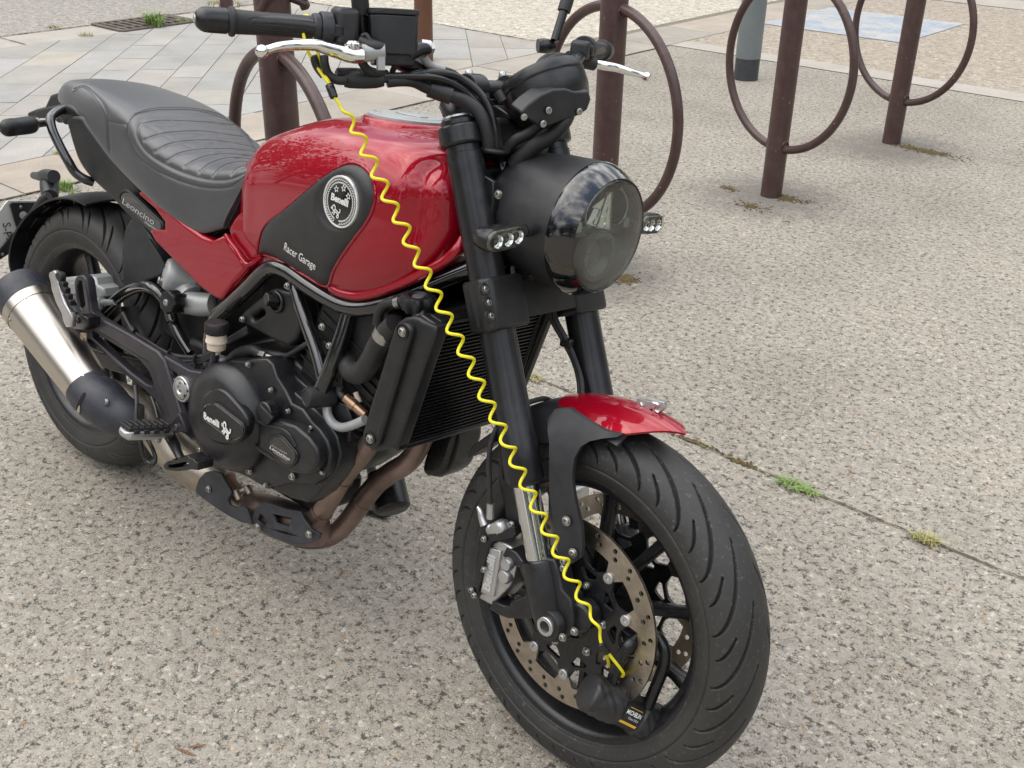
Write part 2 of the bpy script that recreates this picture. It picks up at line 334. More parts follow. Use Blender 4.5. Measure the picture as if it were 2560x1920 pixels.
def skin_patch(name, mat, parent, bv, R, outline, off, thick, step, rnd=6, smooth=40, shape=None):
    """a plate that lies on a curved body: outline read on the body, thickness real"""
    ol = [np.array(q, float) for q in outline]
    if rnd: ol = spline(ol, rnd, True)
    xs = [q[0] for q in ol]; ys = [q[1] for q in ol]; n = len(ol)
    def inside(x, y):
        c_ = False; j = n-1
        for i in range(n):
            if (ol[i][1] > y) != (ol[j][1] > y) and x < (ol[j][0]-ol[i][0])*(y-ol[i][1])/(ol[j][1]-ol[i][1]+1e-12)+ol[i][0]: c_ = not c_
            j = i
        return c_
    A_ = np.array(ol)
    def dist(x, y): return np.min(np.hypot(A_[:, 0]-x, A_[:, 1]-y))
    pts = [Vector(q) for q in ol]
    for x in np.arange(min(xs), max(xs), step):
        for y in np.arange(min(ys), max(ys), step):
            if inside(x, y) and dist(x, y) > step*.5: pts.append(Vector((x, y)))
    vs, es, fs, *_ = delaunay_2d_cdt(pts, [(i, (i+1) % n) for i in range(n)], [], 1, 1e-5)
    top = []; ok = {}
    for i, v in enumerate(vs):
        o2 = off(v[0], v[1], dist(v[0], v[1])) if callable(off) else off
        h = hit(bv, R, v[0], v[1], o2)
        if h is not None: ok[i] = len(top); top.append((h, hit(bv, R, v[0], v[1], o2-thick)))
    F = [tuple(ok[i] for i in f_) for f_ in fs if all(i in ok for i in f_)]
    mb = MB(); N = len(top); V_ = [a_ for a_, _ in top]+[b_ for _, b_ in top]
    cnt = {}
    for f_ in F:
        for i in range(len(f_)):
            e = (f_[i], f_[(i+1) % len(f_)]); cnt[e] = 1
    side = [(e[0], e[1], e[1]+N, e[0]+N) for e in cnt if (e[1], e[0]) not in cnt]
    mb.add(V_, F+[tuple(i+N for i in f_[::-1]) for f_ in F]+side)
    return mb.build(name, mat, parent, smooth)
# ---------------- ground materials ----------------
def aggregate(name, base, scale, dark_amt, contrast=1., tintvar=.5, stain=True, grit=1.0):
    m, nt, b = new_mat(name); t = nt.nodes.new('ShaderNodeTexCoord')
    # warp the coordinates a little so that stones are irregular
    wn = nt.nodes.new('ShaderNodeTexNoise'); wn.inputs['Scale'].default_value = scale*.8; wn.inputs['Detail'].default_value = 3; nt.links.new(t.outputs['Object'], wn.inputs['Vector'])
    wm = nt.nodes.new('ShaderNodeVectorMath'); wm.operation = 'MULTIPLY_ADD'; wm.inputs[1].default_value = (1.3/scale,)*3
    nt.links.new(wn.outputs['Color'], wm.inputs[0]); nt.links.new(t.outputs['Object'], wm.inputs[2])
    v = nt.nodes.new('ShaderNodeTexVoronoi'); v.inputs['Scale'].default_value = scale; nt.links.new(wm.outputs[0], v.inputs['Vector'])
    v2 = nt.nodes.new('ShaderNodeTexVoronoi'); v2.feature = 'DISTANCE_TO_EDGE'; v2.inputs['Scale'].default_value = scale; nt.links.new(wm.outputs[0], v2.inputs['Vector'])
    sep = nt.nodes.new('ShaderNodeSeparateColor'); nt.links.new(v.outputs['Color'], sep.inputs['Color'])
    s = lambda k: tuple(c*k for c in base)
    stones = ramp(nt, sep.outputs['Red'], [(0, s(.70)), (.06, s(.86)), (.35, s(.96)), (.65, s(1.03)), (.92, s(1.10)), (1., s(1.45))]).outputs['Color']
    warm = ramp(nt, sep.outputs['Green'], [(0, (1.04, 1.0, .95)), (.96, (1.0, 1.0, 1.0)), (.992, (1.08, .96, .85)), (1., (1.05, .75, .52))]).outputs['Color']
    c = mixc(nt, 1., stones, warm, 'MULTIPLY')
    # gaps between stones
    gap = ramp(nt, v2.outputs['Distance'], [(.0, (.22, .20, .17)), (.045*contrast, (.55, .53, .50)), (.10, (1, 1, 1))]).outputs['Color']
    gn = noise_node(nt, scale*.30, 6, .7); gr = ramp(nt, gn.outputs['Fac'], [(.46, (.05, .05, .05)), (.58, (.9, .9, .9))]).outputs['Color']
    c = mixc(nt, gr, c, mixc(nt, 1., c, gap, 'MULTIPLY'))
    # fine grit and dark pits
    g2 = noise_node(nt, scale*1.7, 6, .78); c = mixc(nt, 1., c, ramp(nt, g2.outputs['Fac'], [(.30, (.40, .39, .37)), (.43, (.93, .93, .92)), (.58, (1.04, 1.04, 1.03)), (.75, (1.2, 1.19, 1.17))]).outputs['Color'], 'MULTIPLY')
    g3 = noise_node(nt, scale*.42, 6, .78); c = mixc(nt, ramp(nt, g3.outputs['Fac'], [(.540, (0, 0, 0)), (.585, (dark_amt,)*3)]).outputs['Color'], c, s(.19))
    if stain:
        # dirt staining round the feet of the racks
        acc = None
        for (sx, sy, sr) in ((.154, 3.0, .55), (.20, 4.15, .6), (.12, 1.8, .5), (.0, .58, .5)):
            dn = nt.nodes.new('ShaderNodeVectorMath'); dn.operation = 'DISTANCE'; nt.links.new(t.outputs['Object'], dn.inputs[0]); dn.inputs[1].default_value = (sx, sy, 0)
            mr_ = nt.nodes.new('ShaderNodeMapRange'); mr_.inputs['From Min'].default_value = 0; mr_.inputs['From Max'].default_value = sr; mr_.inputs['To Min'].default_value = 1; mr_.inputs['To Max'].default_value = 0; nt.links.new(dn.outputs['Value'], mr_.inputs['Value'])
            if acc is None: acc = mr_.outputs['Result']
            else:
                mm_ = nt.nodes.new('ShaderNodeMath'); mm_.operation = 'MAXIMUM'; nt.links.new(acc, mm_.inputs[0]); nt.links.new(mr_.outputs['Result'], mm_.inputs[1]); acc = mm_.outputs[0]
        sn = noise_node(nt, 14, 7, .7); ml = nt.nodes.new('ShaderNodeMath'); ml.operation = 'MULTIPLY'; nt.links.new(acc, ml.inputs[0]); nt.links.new(sn.outputs['Fac'], ml.inputs[1])
        c = mixc(nt, ramp(nt, ml.outputs[0], [(.14, (0, 0, 0)), (.36, (.75,)*3)]).outputs['Color'], c, s(.42))
        s1 = noise_node(nt, 1.1, 6, .6); c = mixc(nt, 1., c, ramp(nt, s1.outputs['Fac'], [(.30, (.80, .795, .78)), (.5, (1, 1, 1)), (.72, (1.12, 1.11, 1.09))]).outputs['Color'], 'MULTIPLY')
        s2 = noise_node(nt, 9, 8, .7); c = mixc(nt, ramp(nt, s2.outputs['Fac'], [(.60, (0, 0, 0)), (.74, (.5,)*3)]).outputs['Color'], c, s(.5))
    nt.links.new(c, b.inputs['Base Color']); b.inputs['Roughness'].default_value = .85; b.inputs['Specular IOR Level'].default_value = .25
    inv = nt.nodes.new('ShaderNodeMapRange'); inv.inputs['From Max'].default_value = .25; nt.links.new(v2.outputs['Distance'], inv.inputs['Value'])
    n1 = bump(nt, b, inv.outputs['Result'], .5*grit, .0022); bump(nt, b, g2.outputs['Fac'], .5*grit, .002, n1)
    return m
M['agg'] = aggregate('exposed aggregate concrete', (.352, .329, .290), 135, .95)
M['agg_coarse'] = aggregate('coarse pebble concrete', (.37, .33, .28), 48, .25, stain=False)
M['gravel'] = aggregate('pale chipping surface', (.50, .47, .41), 42, .35, stain=False)
M['road'] = aggregate('worn asphalt with pale chippings', (.34, .328, .305), 60, .25, stain=False)
def slabmat(name, base, var=.16, attr=False):
    m, nt, b = new_mat(name)
    n = noise_node(nt, 3.2, 8, .65); c = ramp(nt, n.outputs['Fac'], [(.3, tuple(x*(1-var) for x in base)), (.7, tuple(x*(1+var) for x in base))]).outputs['Color']
    g = noise_node(nt, 140, 5, .7); c = mixc(nt, 1., c, ramp(nt, g.outputs['Fac'], [(.3, (.78, .77, .75)), (.5, (1, 1, 1)), (.75, (1.16, 1.15, 1.13))]).outputs['Color'], 'MULTIPLY')
    d = noise_node(nt, 16, 9, .75); c = mixc(nt, ramp(nt, d.outputs['Fac'], [(.58, (0, 0, 0)), (.75, (.45,)*3)]).outputs['Color'], c, tuple(x*.55 for x in base))
    if attr:
        a_ = nt.nodes.new('ShaderNodeAttribute'); a_.attribute_name = 'tone'; c = mixc(nt, 1., c, a_.outputs['Color'], 'MULTIPLY')
    nt.links.new(c, b.inputs['Base Color']); b.inputs['Roughness'].default_value = .85; b.inputs['Specular IOR Level'].default_value = .3
    bump(nt, b, g.outputs['Fac'], .5, .002); return m
M['paver'] = slabmat('stone paving', (.335, .325, .302), .14, True)
M['brownslab'] = slabmat('brown sandstone slabs', (.34, .308, .266), .16, True)
M['strip'] = slabmat('smooth concrete strip', (.39, .36, .32), .1)
M['joint'] = simple('dirt filled joint', (.20, .175, .14), .95, nscale=60, var=.5, spec=.2)
m, nt, b = new_mat('faded blue paint on pebbles'); M['blue'] = m
n = noise_node(nt, 50, 5, .7); c = ramp(nt, n.outputs['Fac'], [(.3, (.19, .23, .27)), (.5, (.28, .33, .39)), (.72, (.38, .41, .43))]).outputs['Color']
n2 = noise_node(nt, 4, 8, .7); c = mixc(nt, ramp(nt, n2.outputs['Fac'], [(.44, (.0, .0, .0)), (.60, (.9,)*3)]).outputs['Color'], c, (.44, .41, .37))
nt.links.new(c, b.inputs['Base Color']); b.inputs['Roughness'].default_value = .85; bump(nt, b, n.outputs['Fac'], .6, .003)

def sheet(name, mat, x0, x1, y0, y1, z, kind='structure'):
    mb = MB(); mb.add([(x0, y0, z), (x1, y0, z), (x1, y1, z), (x0, y1, z)], [(0, 1, 2, 3)]); o_ = mb.build(name, mat, None, None); T(o_, kind=kind); return o_
sheet('ground', 'agg', -150, 150, -150, 150, 0)
sheet('road', 'road', -60, -5.5, -60, 60, .004)
sheet('gravel_ground', 'gravel', -5.5, -2.62, 5.05, 60, .004)
sheet('pebble_ground', 'agg_coarse', -2.12, 60, 5.86, 60, .004)
sheet('path_strip', 'strip', -2.12, 60, 5.64, 5.86, .004)
sheet('kerb_strip', 'strip', -5.5, -5.1, -60, 5.05, .004)
sheet('far_path_strip', 'strip', -2.12, 60, 9.27, 9.8, .008)
sheet('blue_ground_marking', 'blue', -2.09, -.93, 6.93, 8.13, .008)
sheet('paving_bed', 'joint', -5.1, -2.08, -60, 9, .002)
def clip(poly, x0, x1, y0, y1):
    for ax, lim, sg in ((0, x0, 1), (0, x1, -1), (1, y0, 1), (1, y1, -1)):
        out = []
        for i in range(len(poly)):
            a_, b_ = poly[i-1], poly[i]; da, db = (a_[ax]-lim)*sg, (b_[ax]-lim)*sg
            if da >= 0: out.append(a_)
            if da*db < 0: t = da/(da-db); out.append((a_[0]+(b_[0]-a_[0])*t, a_[1]+(b_[1]-a_[1])*t))
        poly = out
        if len(poly) < 3: return []
    return poly
def slabs(name, mat, polys, z, tones):
    V_, F_, C_ = [], [], []
    for pl, tn in zip(polys, tones):
        cx = sum(q[0] for q in pl)/len(pl); cy = sum(q[1] for q in pl)/len(pl); o_ = len(V_); n = len(pl)
        tx, ty, zz = random.gauss(0, .002), random.gauss(0, .002), random.uniform(0, .0012)
        V_ += [(q[0], q[1], z+zz+tx*(q[0]-cx)+ty*(q[1]-cy)) for q in pl]+[(q[0], q[1], .001) for q in pl]
        F_.append(tuple(range(o_, o_+n))); F_ += [(o_+i, o_+n+i, o_+n+(i+1) % n, o_+(i+1) % n) for i in range(n)]; C_ += [tn]*(2*n)
    me = bpy.data.meshes.new(name); me.from_pydata(V_, [], F_)
    at = me.attributes.new('tone', 'FLOAT_COLOR', 'POINT'); at.data.foreach_set('color', [x for c_ in C_ for x in (c_[0], c_[1], c_[2], 1)])
    o_ = link_mesh(name, me, mat, None, None); T(o_, kind='structure'); return o_
def tone(lo=.88, hi=1.12):
    k_ = random.uniform(lo, hi); w_ = random.uniform(-.03, .04); return (k_*(1+w_), k_, k_*(1-w_))
polys, tones = [], []
s_ = -9.; bounds = [-2.39/1.414, -1.97/1.414, -1.66/1.414, -1.34/1.414, -1.02/1.414, -.75/1.414]
edges = list(bounds); v_ = bounds[0]
while v_ > -6: v_ -= random.choice((.24, .3, .3)); edges.insert(0, v_)
v_ = bounds[-1]
while v_ < 3: v_ += random.choice((.24, .3, .3)); edges.append(v_)
r2 = math.sqrt(.5); gp = .0028
for v0, v1 in zip(edges[:-1], edges[1:]):
    u_ = -2+random.uniform(-.4, 0)
    while u_ < 8.5:
        ln = random.choice((.36, .45, .52, .6, .7)); q = [(u_+gp, v0+gp), (u_+ln-gp, v0+gp), (u_+ln-gp, v1-gp), (u_+gp, v1-gp)]
        pl = clip([(-a_*r2+b_*r2, a_*r2+b_*r2) for a_, b_ in q], -5.1, -2.545, -6, 5.04)
        if len(pl) > 2:
            tn = tone(.94, 1.06)
            if random.random() < .06: tn = (1.12, 1.06, .98)
            polys.append(pl); tones.append(tn)
        u_ += ln
slabs('paving', 'paver', polys, .006, tones)
polys, tones = [], []
y_ = -6.
while y_ < 12:
    ln = random.uniform(.55, .9); polys.append([(-2.535, y_+.004), (-2.085, y_+.004), (-2.085, y_+ln-.004), (-2.535, y_+ln-.004)]); tones.append(tone(.93, 1.08)); y_ += ln
slabs('slab_path', 'brownslab', polys, .006, tones)
# joint between the two concrete bays: an uneven, partly mossy crack
def crack(name, pts, wd, mat, z=.004):
    mb = MB(); n = 0; top = []; bot = []
    for i in range(len(pts)-1):
        a_, b_ = np.array(pts[i]), np.array(pts[i+1]); d = (b_-a_); ln = np.linalg.norm(d); d /= ln; nn = np.array([-d[1], d[0]])
        m_ = max(2, int(ln/.012))
        for j in range(m_):
            q = a_+d*ln*j/m_; w_ = wd*random.uniform(.25, 1.2); sh = random.gauss(0, .0012)
            top.append((*(q+nn*(w_+sh)), z)); bot.append((*(q-nn*(w_-sh)), z))
    V_ = top+bot; N = len(top); mb.add(V_, [(i, N+i, N+i+1, i+1) for i in range(N-1)]); o_ = mb.build(name, mat, None, None); T(o_, kind='structure'); return o_
m, nt, b = new_mat('mossy joint dirt'); M['mossjoint'] = m
n = noise_node(nt, 30, 6, .6); c = ramp(nt, n.outputs['Fac'], [(.35, (.035, .03, .022)), (.5, (.10, .08, .045)), (.62, (.13, .12, .04)), (.75, (.22, .19, .14))]).outputs['Color']
nt.links.new(c, b.inputs['Base Color']); b.inputs['Roughness'].default_value = .95
crack('ground_joint', [(-2.0, 1.05), (.49, 1.035), (1.3, 1.025), (2.4, 1.01), (4, 1.0)], .0032, 'mossjoint')
crack('path_joint', [(-2.081, -4), (-2.081, 5.6)], .004, 'mossjoint', .007)
crack('kerb_joint', [(-5.5, -4), (-5.5, 5.05), (-2.6, 5.05)], .012, 'mossjoint', .009)
for yy in (1.0, 2.47, 4.1): crack('kerb_joint', [(-5.49, yy), (-5.11, yy)], .008, 'joint', .009)

# ---------------- dark stains and moss around the post feet ----------------
m, nt, b = new_mat('moss'); M['moss'] = m
n = noise_node(nt, 70, 6, .7); c = ramp(nt, n.outputs['Fac'], [(.3, (.045, .032, .018)), (.5, (.10, .07, .028)), (.7, (.19, .15, .035))]).outputs['Color']
nt.links.new(c, b.inputs['Base Color']); b.inputs['Roughness'].default_value = 1
def tuft_mesh(n, rad, h, spread, mb, o_=(0, 0, 0), wd=.0022):
    for _ in range(n):
        a_ = random.uniform(0, 2*math.pi); rr = rad*math.sqrt(random.random()); bx, by = rr*math.cos(a_), rr*math.sin(a_)*.6
        d = random.uniform(0, 2*math.pi); hh = h*random.uniform(.4, 1.1); ln = hh*spread*random.uniform(.3, 1.3)
        px_, py_ = -math.sin(d)*wd, math.cos(d)*wd; pts = []
        for k_ in range(4):
            t = k_/3; ww = (1-t)*.9+.1; x = o_[0]+bx+math.cos(d)*ln*t*t; y = o_[1]+by+math.sin(d)*ln*t*t; z = o_[2]+hh*(t-.35*t*t*spread)
            pts += [(x-px_*ww, y-py_*ww, z), (x+px_*ww, y+py_*ww, z)]
        mb.add(pts, [(0, 1, 3, 2), (2, 3, 5, 4), (4, 5, 7, 6)])
def leafmat(name, c0, c1):
    m, nt, b = new_mat(name); n = noise_node(nt, 60, 3, .5); nt.links.new(ramp(nt, n.outputs['Fac'], [(.3, c0), (.7, c1)]).outputs['Color'], b.inputs['Base Color'])
    b.inputs['Roughness'].default_value = .55; b.inputs['Subsurface Weight'].default_value = 0; return m
M['grass'] = leafmat('fresh grass', (.10, .19, .035), (.26, .36, .09)); M['grass_dry'] = leafmat('yellowing grass', (.20, .22, .06), (.42, .36, .14))
def tuft(x, y, n, rad, h, spread, label, mat='grass', wd=.0022, name='grass_tuft', z=.004):
    mb = MB(); tuft_mesh(n, rad, h, spread, mb, wd=wd); o_ = mb.build(name, mat, None, None); o_.location = (x, y, z); T(o_, label, 'grass tuft', 'grass tufts growing in the paving joints'); return o_
def gp2(R, x, y): q = GP(R, x, y); return q[0], q[1]
tuft(*gp2('D', 1712, 1052), 100, .040, .022, 1.5, 'low fresh green grass tuft in the concrete joint just right of the front wheel top')
tuft(*gp2('D', 1750, 1068), 40, .02, .02, 1.8, 'small wispy green sprig trailing along the concrete joint beside the larger tuft')
tuft(*gp2('D', 1998, 1172), 90, .030, .027, 1.3, 'green and yellow grass tuft in the concrete joint at the right edge of the photo', 'grass_dry')
tuft(*gp2('D', 1155, 822), 45, .03, .02, 1.6, 'tiny grass tuft in the concrete joint seen between the two fork legs', 'grass_dry')
tuft(*gp2('T', 845, 385), 170, .045, .055, .7, 'largest bright green grass clump behind the number plate bracket')
tuft(*gp2('T', 965, 480), 70, .025, .032, .8, 'small bright green grass clump between two others beside the rear tyre')
tuft(*gp2('T', 1190, 560), 60, .03, .028, .9, 'yellowish grass clump just above the top of the rear tyre', 'grass_dry')
tuft(*gp2('0', 1225, 215), 150, .085, .15, .75, 'leafy green weed growing out of the iron drain grating', wd=.006, name='weed')
tuft(*gp2('0', 1440, 185), 60, .08, .06, .9, 'sparse grass sprig on the kerb right of the drain grating')
tuft(*gp2('0', 680, 290), 60, .07, .045, .9, 'small grass tuft on the kerb joint left of the drain grating', 'grass_dry')
tuft(*gp2('0', 425, 228), 50, .07, .04, .9, 'thin grass tuft at the road edge near the top left corner', 'grass_dry')
tuft(*gp2('0', 447, 1225), 40, .035, .03, .8, 'tiny grass tuft at the paving edge behind the seat grab handle', 'grass_dry')
tuft(*gp2('0', 1780, 45), 110, .22, .05, .7, 'row of grass along the far kerb left of the brown post', 'grass_dry', wd=.004)
def moss_patch(name, spots, label=None):
    mb = MB()
    for (x, y, rx, ry, n) in spots:
        for _ in range(n*3):
            a_ = random.uniform(0, 2*math.pi); rr = abs(random.gauss(0, .55)); rr *= .9+.5*math.sin(a_*3+x*9)*math.sin(a_*5+y*7); cx, cy = x+rx*rr*math.cos(a_), y+ry*rr*math.sin(a_); s0 = random.uniform(.0014, .0058)
            ring = [(cx+s0*random.uniform(.6, 1.2)*math.cos(t), cy+s0*random.uniform(.6, 1.2)*math.sin(t), .002) for t in np.linspace(0, 2*math.pi, 6, endpoint=False)]
            mb.add(ring+[(cx, cy, .002+s0*.6)], [(i, (i+1) % 6, 6) for i in range(6)])
    o_ = mb.build(name, 'moss', None, None); T(o_, label or 'yellow brown moss and dirt crumbs around the post feet', kind='stuff'); return o_
sp = []
for R, x, y, rx, ry, n in (('G', 850, 1145, .09, .05, 170), ('G', 1680, 880, .16, .07, 260), ('G', 1550, 850, .08, .04, 90), ('6', 1180, 250, .07, .05, 160), ('G', 520, 1090, .05, .03, 50), ('G', 640, 1190, .10, .06, 60), ('D', 1600, 1000, .05, .01, 60), ('D', 1500, 955, .08, .006, 60)):
    g = GP(R, x, y); sp.append((g[0], g[1], rx, ry, n))
moss_patch('moss', sp)
# ---------------- drain grating ----------------
gr = empty('drain_grating', None, (-5.3, 3.5, .006)); T(gr, 'rusty iron drain grating set in the kerb, top left', 'drain')
M['iron'] = simple('old cast iron', (.13, .11, .09), .7, metal=.3, nscale=20, var=.3); M['pit'] = simple('drain pit', (.015, .014, .012), 1)
mb = MB(); mb.box((0, 0, .0015), (.42, .62, .003)); mb.build('pit', 'pit', gr, None)
mb = MB()
for i in range(9): mb.box((0, -.26+i*.065, .008), (.36, .028, .012))
for x in (-.09, .09): mb.box((x, 0, .0075), (.026, .58, .011))
mb.build('grate_bars', 'iron', gr, 30)
mb = MB()
for x in (-.2, .2): mb.box((x, 0, .006), (.04, .64, .012))
for y in (-.31, .31): mb.box((0, y, .0055), (.4, .04, .011))
mb.build('grate_frame', 'iron', gr, 30)
# ---------------- bicycle racks ----------------
def rack(loc, rz, label, extra=None, ring=True):
    r_ = empty('bike_rack', None, (loc[0], loc[1], 0), (0, 0, rz)); T(r_, label, 'bicycle rack', 'brown ring bicycle racks in a row')
    mb = MB(); mb.lathe([(0, .0445), (1.12, .0445), (1.14, .040), (1.15, .02), (1.152, 0.0001)], (0, 0, 0), (0, 0, 1), 40); mb.build('post', 'brown', r_)
    mb = MB()
    for sg in (1, -1):
        pts = [(sg*.335*math.sin(t), 0, .545-.34*math.cos(t)) for t in np.linspace(.06, math.pi-.06, 36)]
        mb.tube(pts, .0168, 16, 0)
    mb.build('ring', 'brown', r_)
    mb = MB()
    for sg in (1, -1):
        for z_ in (.222, .872): mb.tube([(sg*.0435+.0*t, .0175*math.cos(t), z_+.0185*math.sin(t)) for t in np.linspace(0, 2*math.pi, 20, endpoint=False)], .0035, 6, 0, closed=True)
    mb.build('weld_ring', 'brown', r_)
    return r_
r_L = rack((.0, .61), math.radians(-14), 'brown ring rack directly behind the motorcycle tank and handlebar grip, with ribbed finial')
rack((.126, 1.849), math.radians(-14), 'brown ring rack behind the headlight, second nearest of the row')
rack((.154, 3.03), math.radians(-16), 'brown ring rack standing free right of the headlight, moss at its foot')
rack((.164, 4.229), math.radians(-16), 'brown ring rack farthest away at the top right, near the blue painted square')
mb = MB()
ex_ = np.array([RT[0], RT[1], 0]); ex_ /= np.linalg.norm(ex_)
for i in range(7):
    z = 1.02+i*.020; c0 = ex_*.030; mb.tube([c0*1.+np.array((0, 0, z)), c0*2.2+np.array((0, 0, z-.012)), c0*2.75+np.array((0, 0, z-.022)), c0*2.3+np.array((0, 0, z-.030))], [.010, .011, .010, .006], 10, 5)
mb.tube([ex_*-.02+np.array((0, 0, .97))-fw*.04, ex_*.02+np.array((0, 0, 1.03))-fw*.045, ex_*.045+np.array((0, 0, 1.12))-fw*.04], [.012, .016, .018], 12, 6)
o_ = mb.build('ribbed_finial', 'brown', r_L)
M_ = Matrix.Rotation(math.radians(14), 4, 'Z'); o_.data.transform(M_)
# far posts
def far_post(loc, r0, h, mat, label, name='post', cat='post'):
    mb = MB(); mb.lathe([(0, r0), (h, r0), (h+.01, r0*.8), (h+.02, .0001)], (0, 0, 0), (0, 0, 1), 32); o_ = mb.build(name, mat); o_.location = (loc[0], loc[1], 0); T(o_, label, cat); return o_
far_post(GP('9', 740, 520)[:2], .058, 1.1, 'brown_warm', 'thin reddish brown post on the stone paving behind the brake reservoir')
far_post(GP('0', 1800, 150)[:2], .05, 1.3, 'brown', 'dark brown post by the kerb seen above the right handlebar grip')
bo = empty('bollard', None, tuple(GP('G', 608, 455)[:2])+(0,)); T(bo, 'grey cylindrical bollard with dark foot behind the ring racks', 'bollard')
mb = MB(); mb.lathe([(.13, .076), (1.1, .076), (1.12, .06), (1.125, .0001)], (0, 0, 0), (0, 0, 1), 40); mb.build('bollard_body', 'bollard', bo)
mb = MB(); mb.lathe([(0, .074), (.1295, .074)], (0, 0, 0), (0, 0, 1), 40, cap=False); mb.build('bollard_foot', 'bollard_dark', bo)

# small litter on the concrete
M['twig'] = simple('dry brown twig', (.22, .10, .045), .8)
def litter(R, x, y, ln, ang, label, mat='twig', name='dry_twig'):
    g_ = GP(R, x, y); mb = MB(); d_ = np.array((math.cos(ang), math.sin(ang), 0))*ln/2; mb.tube([g_-d_+np.array((0, 0, .002)), g_+np.array((.2*ln*math.sin(ang), 0, .004)), g_+d_+np.array((0, 0, .002))], [.0008, .0022, .0007], 6, 3, flat=.6); o_ = mb.build(name, mat); T(o_, label, 'twig', 'dry bits lying on the concrete')
litter('8', 1416, 1112, .030, 2.2, 'small orange dry bit on the concrete below the exhaust, nearer the front wheel')
litter('D', 400, 1625, .045, .3, 'brown dry twig on the concrete at the bottom left edge of the photo')
litter('D', 425, 1612, .030, .9, 'thin dry stalk crossing the brown twig at the bottom left edge')
litter('G', 845, 1278, .035, .5, 'thin dark twig lying right of the foot of the free standing ring rack')
litter('G', 228, 335, .05, .6, 'short brown twig on the concrete left of the bollard')
# ================= MOTORCYCLE =================
BIKE = empty('motorcycle', None, (0, 0, 0), (-LEAN, 0, 0))
T(BIKE, 'red and black naked motorcycle parked leaning on its side stand in the foreground', 'motorcycle')
FN = -.010
# ---------- wheels ----------
def tyre(name, parent, cen, prof, mapf, nrep, mirror_phase, dusty, hook=1, st=False):
    """prof: (lateral, radius) crown profile; grooves cut as real depth"""
    pr_ = spline([np.array(q) for q in prof], 10); 
    d = np.cumsum([0]+[np.linalg.norm(pr_[i+1]-pr_[i]) for i in range(len(pr_)-1)]); tot = d[-1]
    NS, NT = 160, 1500; s_ = np.linspace(0, tot, NS); Y_ = np.interp(s_, d, [q[0] for q in pr_]); R_ = np.interp(s_, d, [q[1] for q in pr_])
    ny = np.gradient(R_, s_); nr_ = -np.gradient(Y_, s_)           # outward normal of profile
    u = (s_-tot/2)/(tot/2)                                       # -1..1 across
    th = np.linspace(0, 2*math.pi, NT, endpoint=False)
    U, TH = np.meshgrid(u, th); rad = R_.max(); depth = np.zeros_like(U)
    per = 2*math.pi/nrep
    for side in (1, -1):
        ph = 0 if side > 0 else mirror_phase*per
        au = U*side
        for (u0, u1, L_, c0, wd) in mapf:
            t = np.clip((au-u0)/(u1-u0), 0, 1); inr = (au > u0-.004) & (au < u1+.004)
            thc = hook*(c0+L_*(1-(1-t)**1.7))*per
            dd = ((TH-ph-thc+per/2) % per)-per/2
            slope = L_*1.7*np.clip(1-t, .0, 1)**.7*per*rad/((u1-u0)*tot/2)
            dist = np.abs(dd)*rad/np.sqrt(1+slope**2)
            ww = wd*np.sin(np.clip(t, .06, .94)*math.pi)**.4
            depth = np.maximum(depth, np.where(inr, np.clip((ww-dist)/(.85*ww+.0002), 0, 1)**.7, 0))
    depth *= .0065
    for u0, dp_, w0 in ((.735, .0022, .011), (.90, .0008, .007)): depth = np.maximum(depth, dp_*np.exp(-((np.abs(U)-u0)/w0)**2))
    dY_ = np.gradient(Y_, s_); dR_ = np.gradient(R_, s_); RR = R_[None, :]-depth*dY_[None, :]; YY = Y_[None, :]+depth*dR_[None, :]
    V_ = np.stack([cen[0]+RR*np.cos(TH), cen[1]+YY*np.ones_like(TH), cen[2]+RR*np.sin(TH)], -1)
    V_ = V_.reshape(-1, 3); V_ = [S(q) for q in V_] if st else V_
    F_ = [(i*NS+j, i*NS+j+1, ((i+1) % NT)*NS+j+1, ((i+1) % NT)*NS+j) for i in range(NT) for j in range(NS-1)]
    mb = MB(); mb.v = [tuple(q) for q in V_]; mb.f = F_; o_ = mb.build(name, 'tyre_dusty' if dusty else 'tyre', parent, 50)
    return o_
def tyremat(name, dust):
    m, nt, b = new_mat(name); n = noise_node(nt, 7, 9, .7); c = ramp(nt, n.outputs['Fac'], [(.35, (.016, .016, .016)), (.65, (.030, .0295, .0285))]).outputs['Color']
    n2 = noise_node(nt, 130, 7, .75); c = mixc(nt, ramp(nt, n2.outputs['Fac'], [(.58, (0, 0, 0)), (.78, (dust,)*3)]).outputs['Color'], c, (.30, .28, .25))
    n3 = noise_node(nt, 5, 5, .6); c = mixc(nt, ramp(nt, n3.outputs['Fac'], [(.45, (0, 0, 0)), (.75, (.35,)*3)]).outputs['Color'], c, (.055, .050, .043))
    nt.links.new(c, b.inputs['Base Color']); b.inputs['Roughness'].default_value = .58; bump(nt, b, n2.outputs['Fac'], .3, .0008); return m
M['tyre'] = tyremat('worn tyre rubber', .3); M['tyre_dusty'] = tyremat('dusty tyre rubber', .75)
FWC = np.array([1.443, 0, .300]); RWC = np.array([0, 0, .312])
wf = empty('front_wheel', BIKE); wr = empty('rear_wheel', BIKE)
profF = [(-.046, .214), (-.053, .226), (-.0585, .243), (-.0575, .262), (-.049, .2785), (-.034, .2915), (-.017, .2985), (0, .3005), (.017, .2985), (.034, .2915), (.049, .2785), (.0575, .262), (.0585, .243), (.053, .226), (.046, .214)]
profR = [(-.066, .214), (-.073, .228), (-.079, .246), (-.079, .266), (-.071, .284), (-.052, .3005), (-.027, .3095), (0, .3125), (.027, .3095), (.052, .3005), (.071, .284), (.079, .266), (.079, .246), (.073, .228), (.066, .214)]
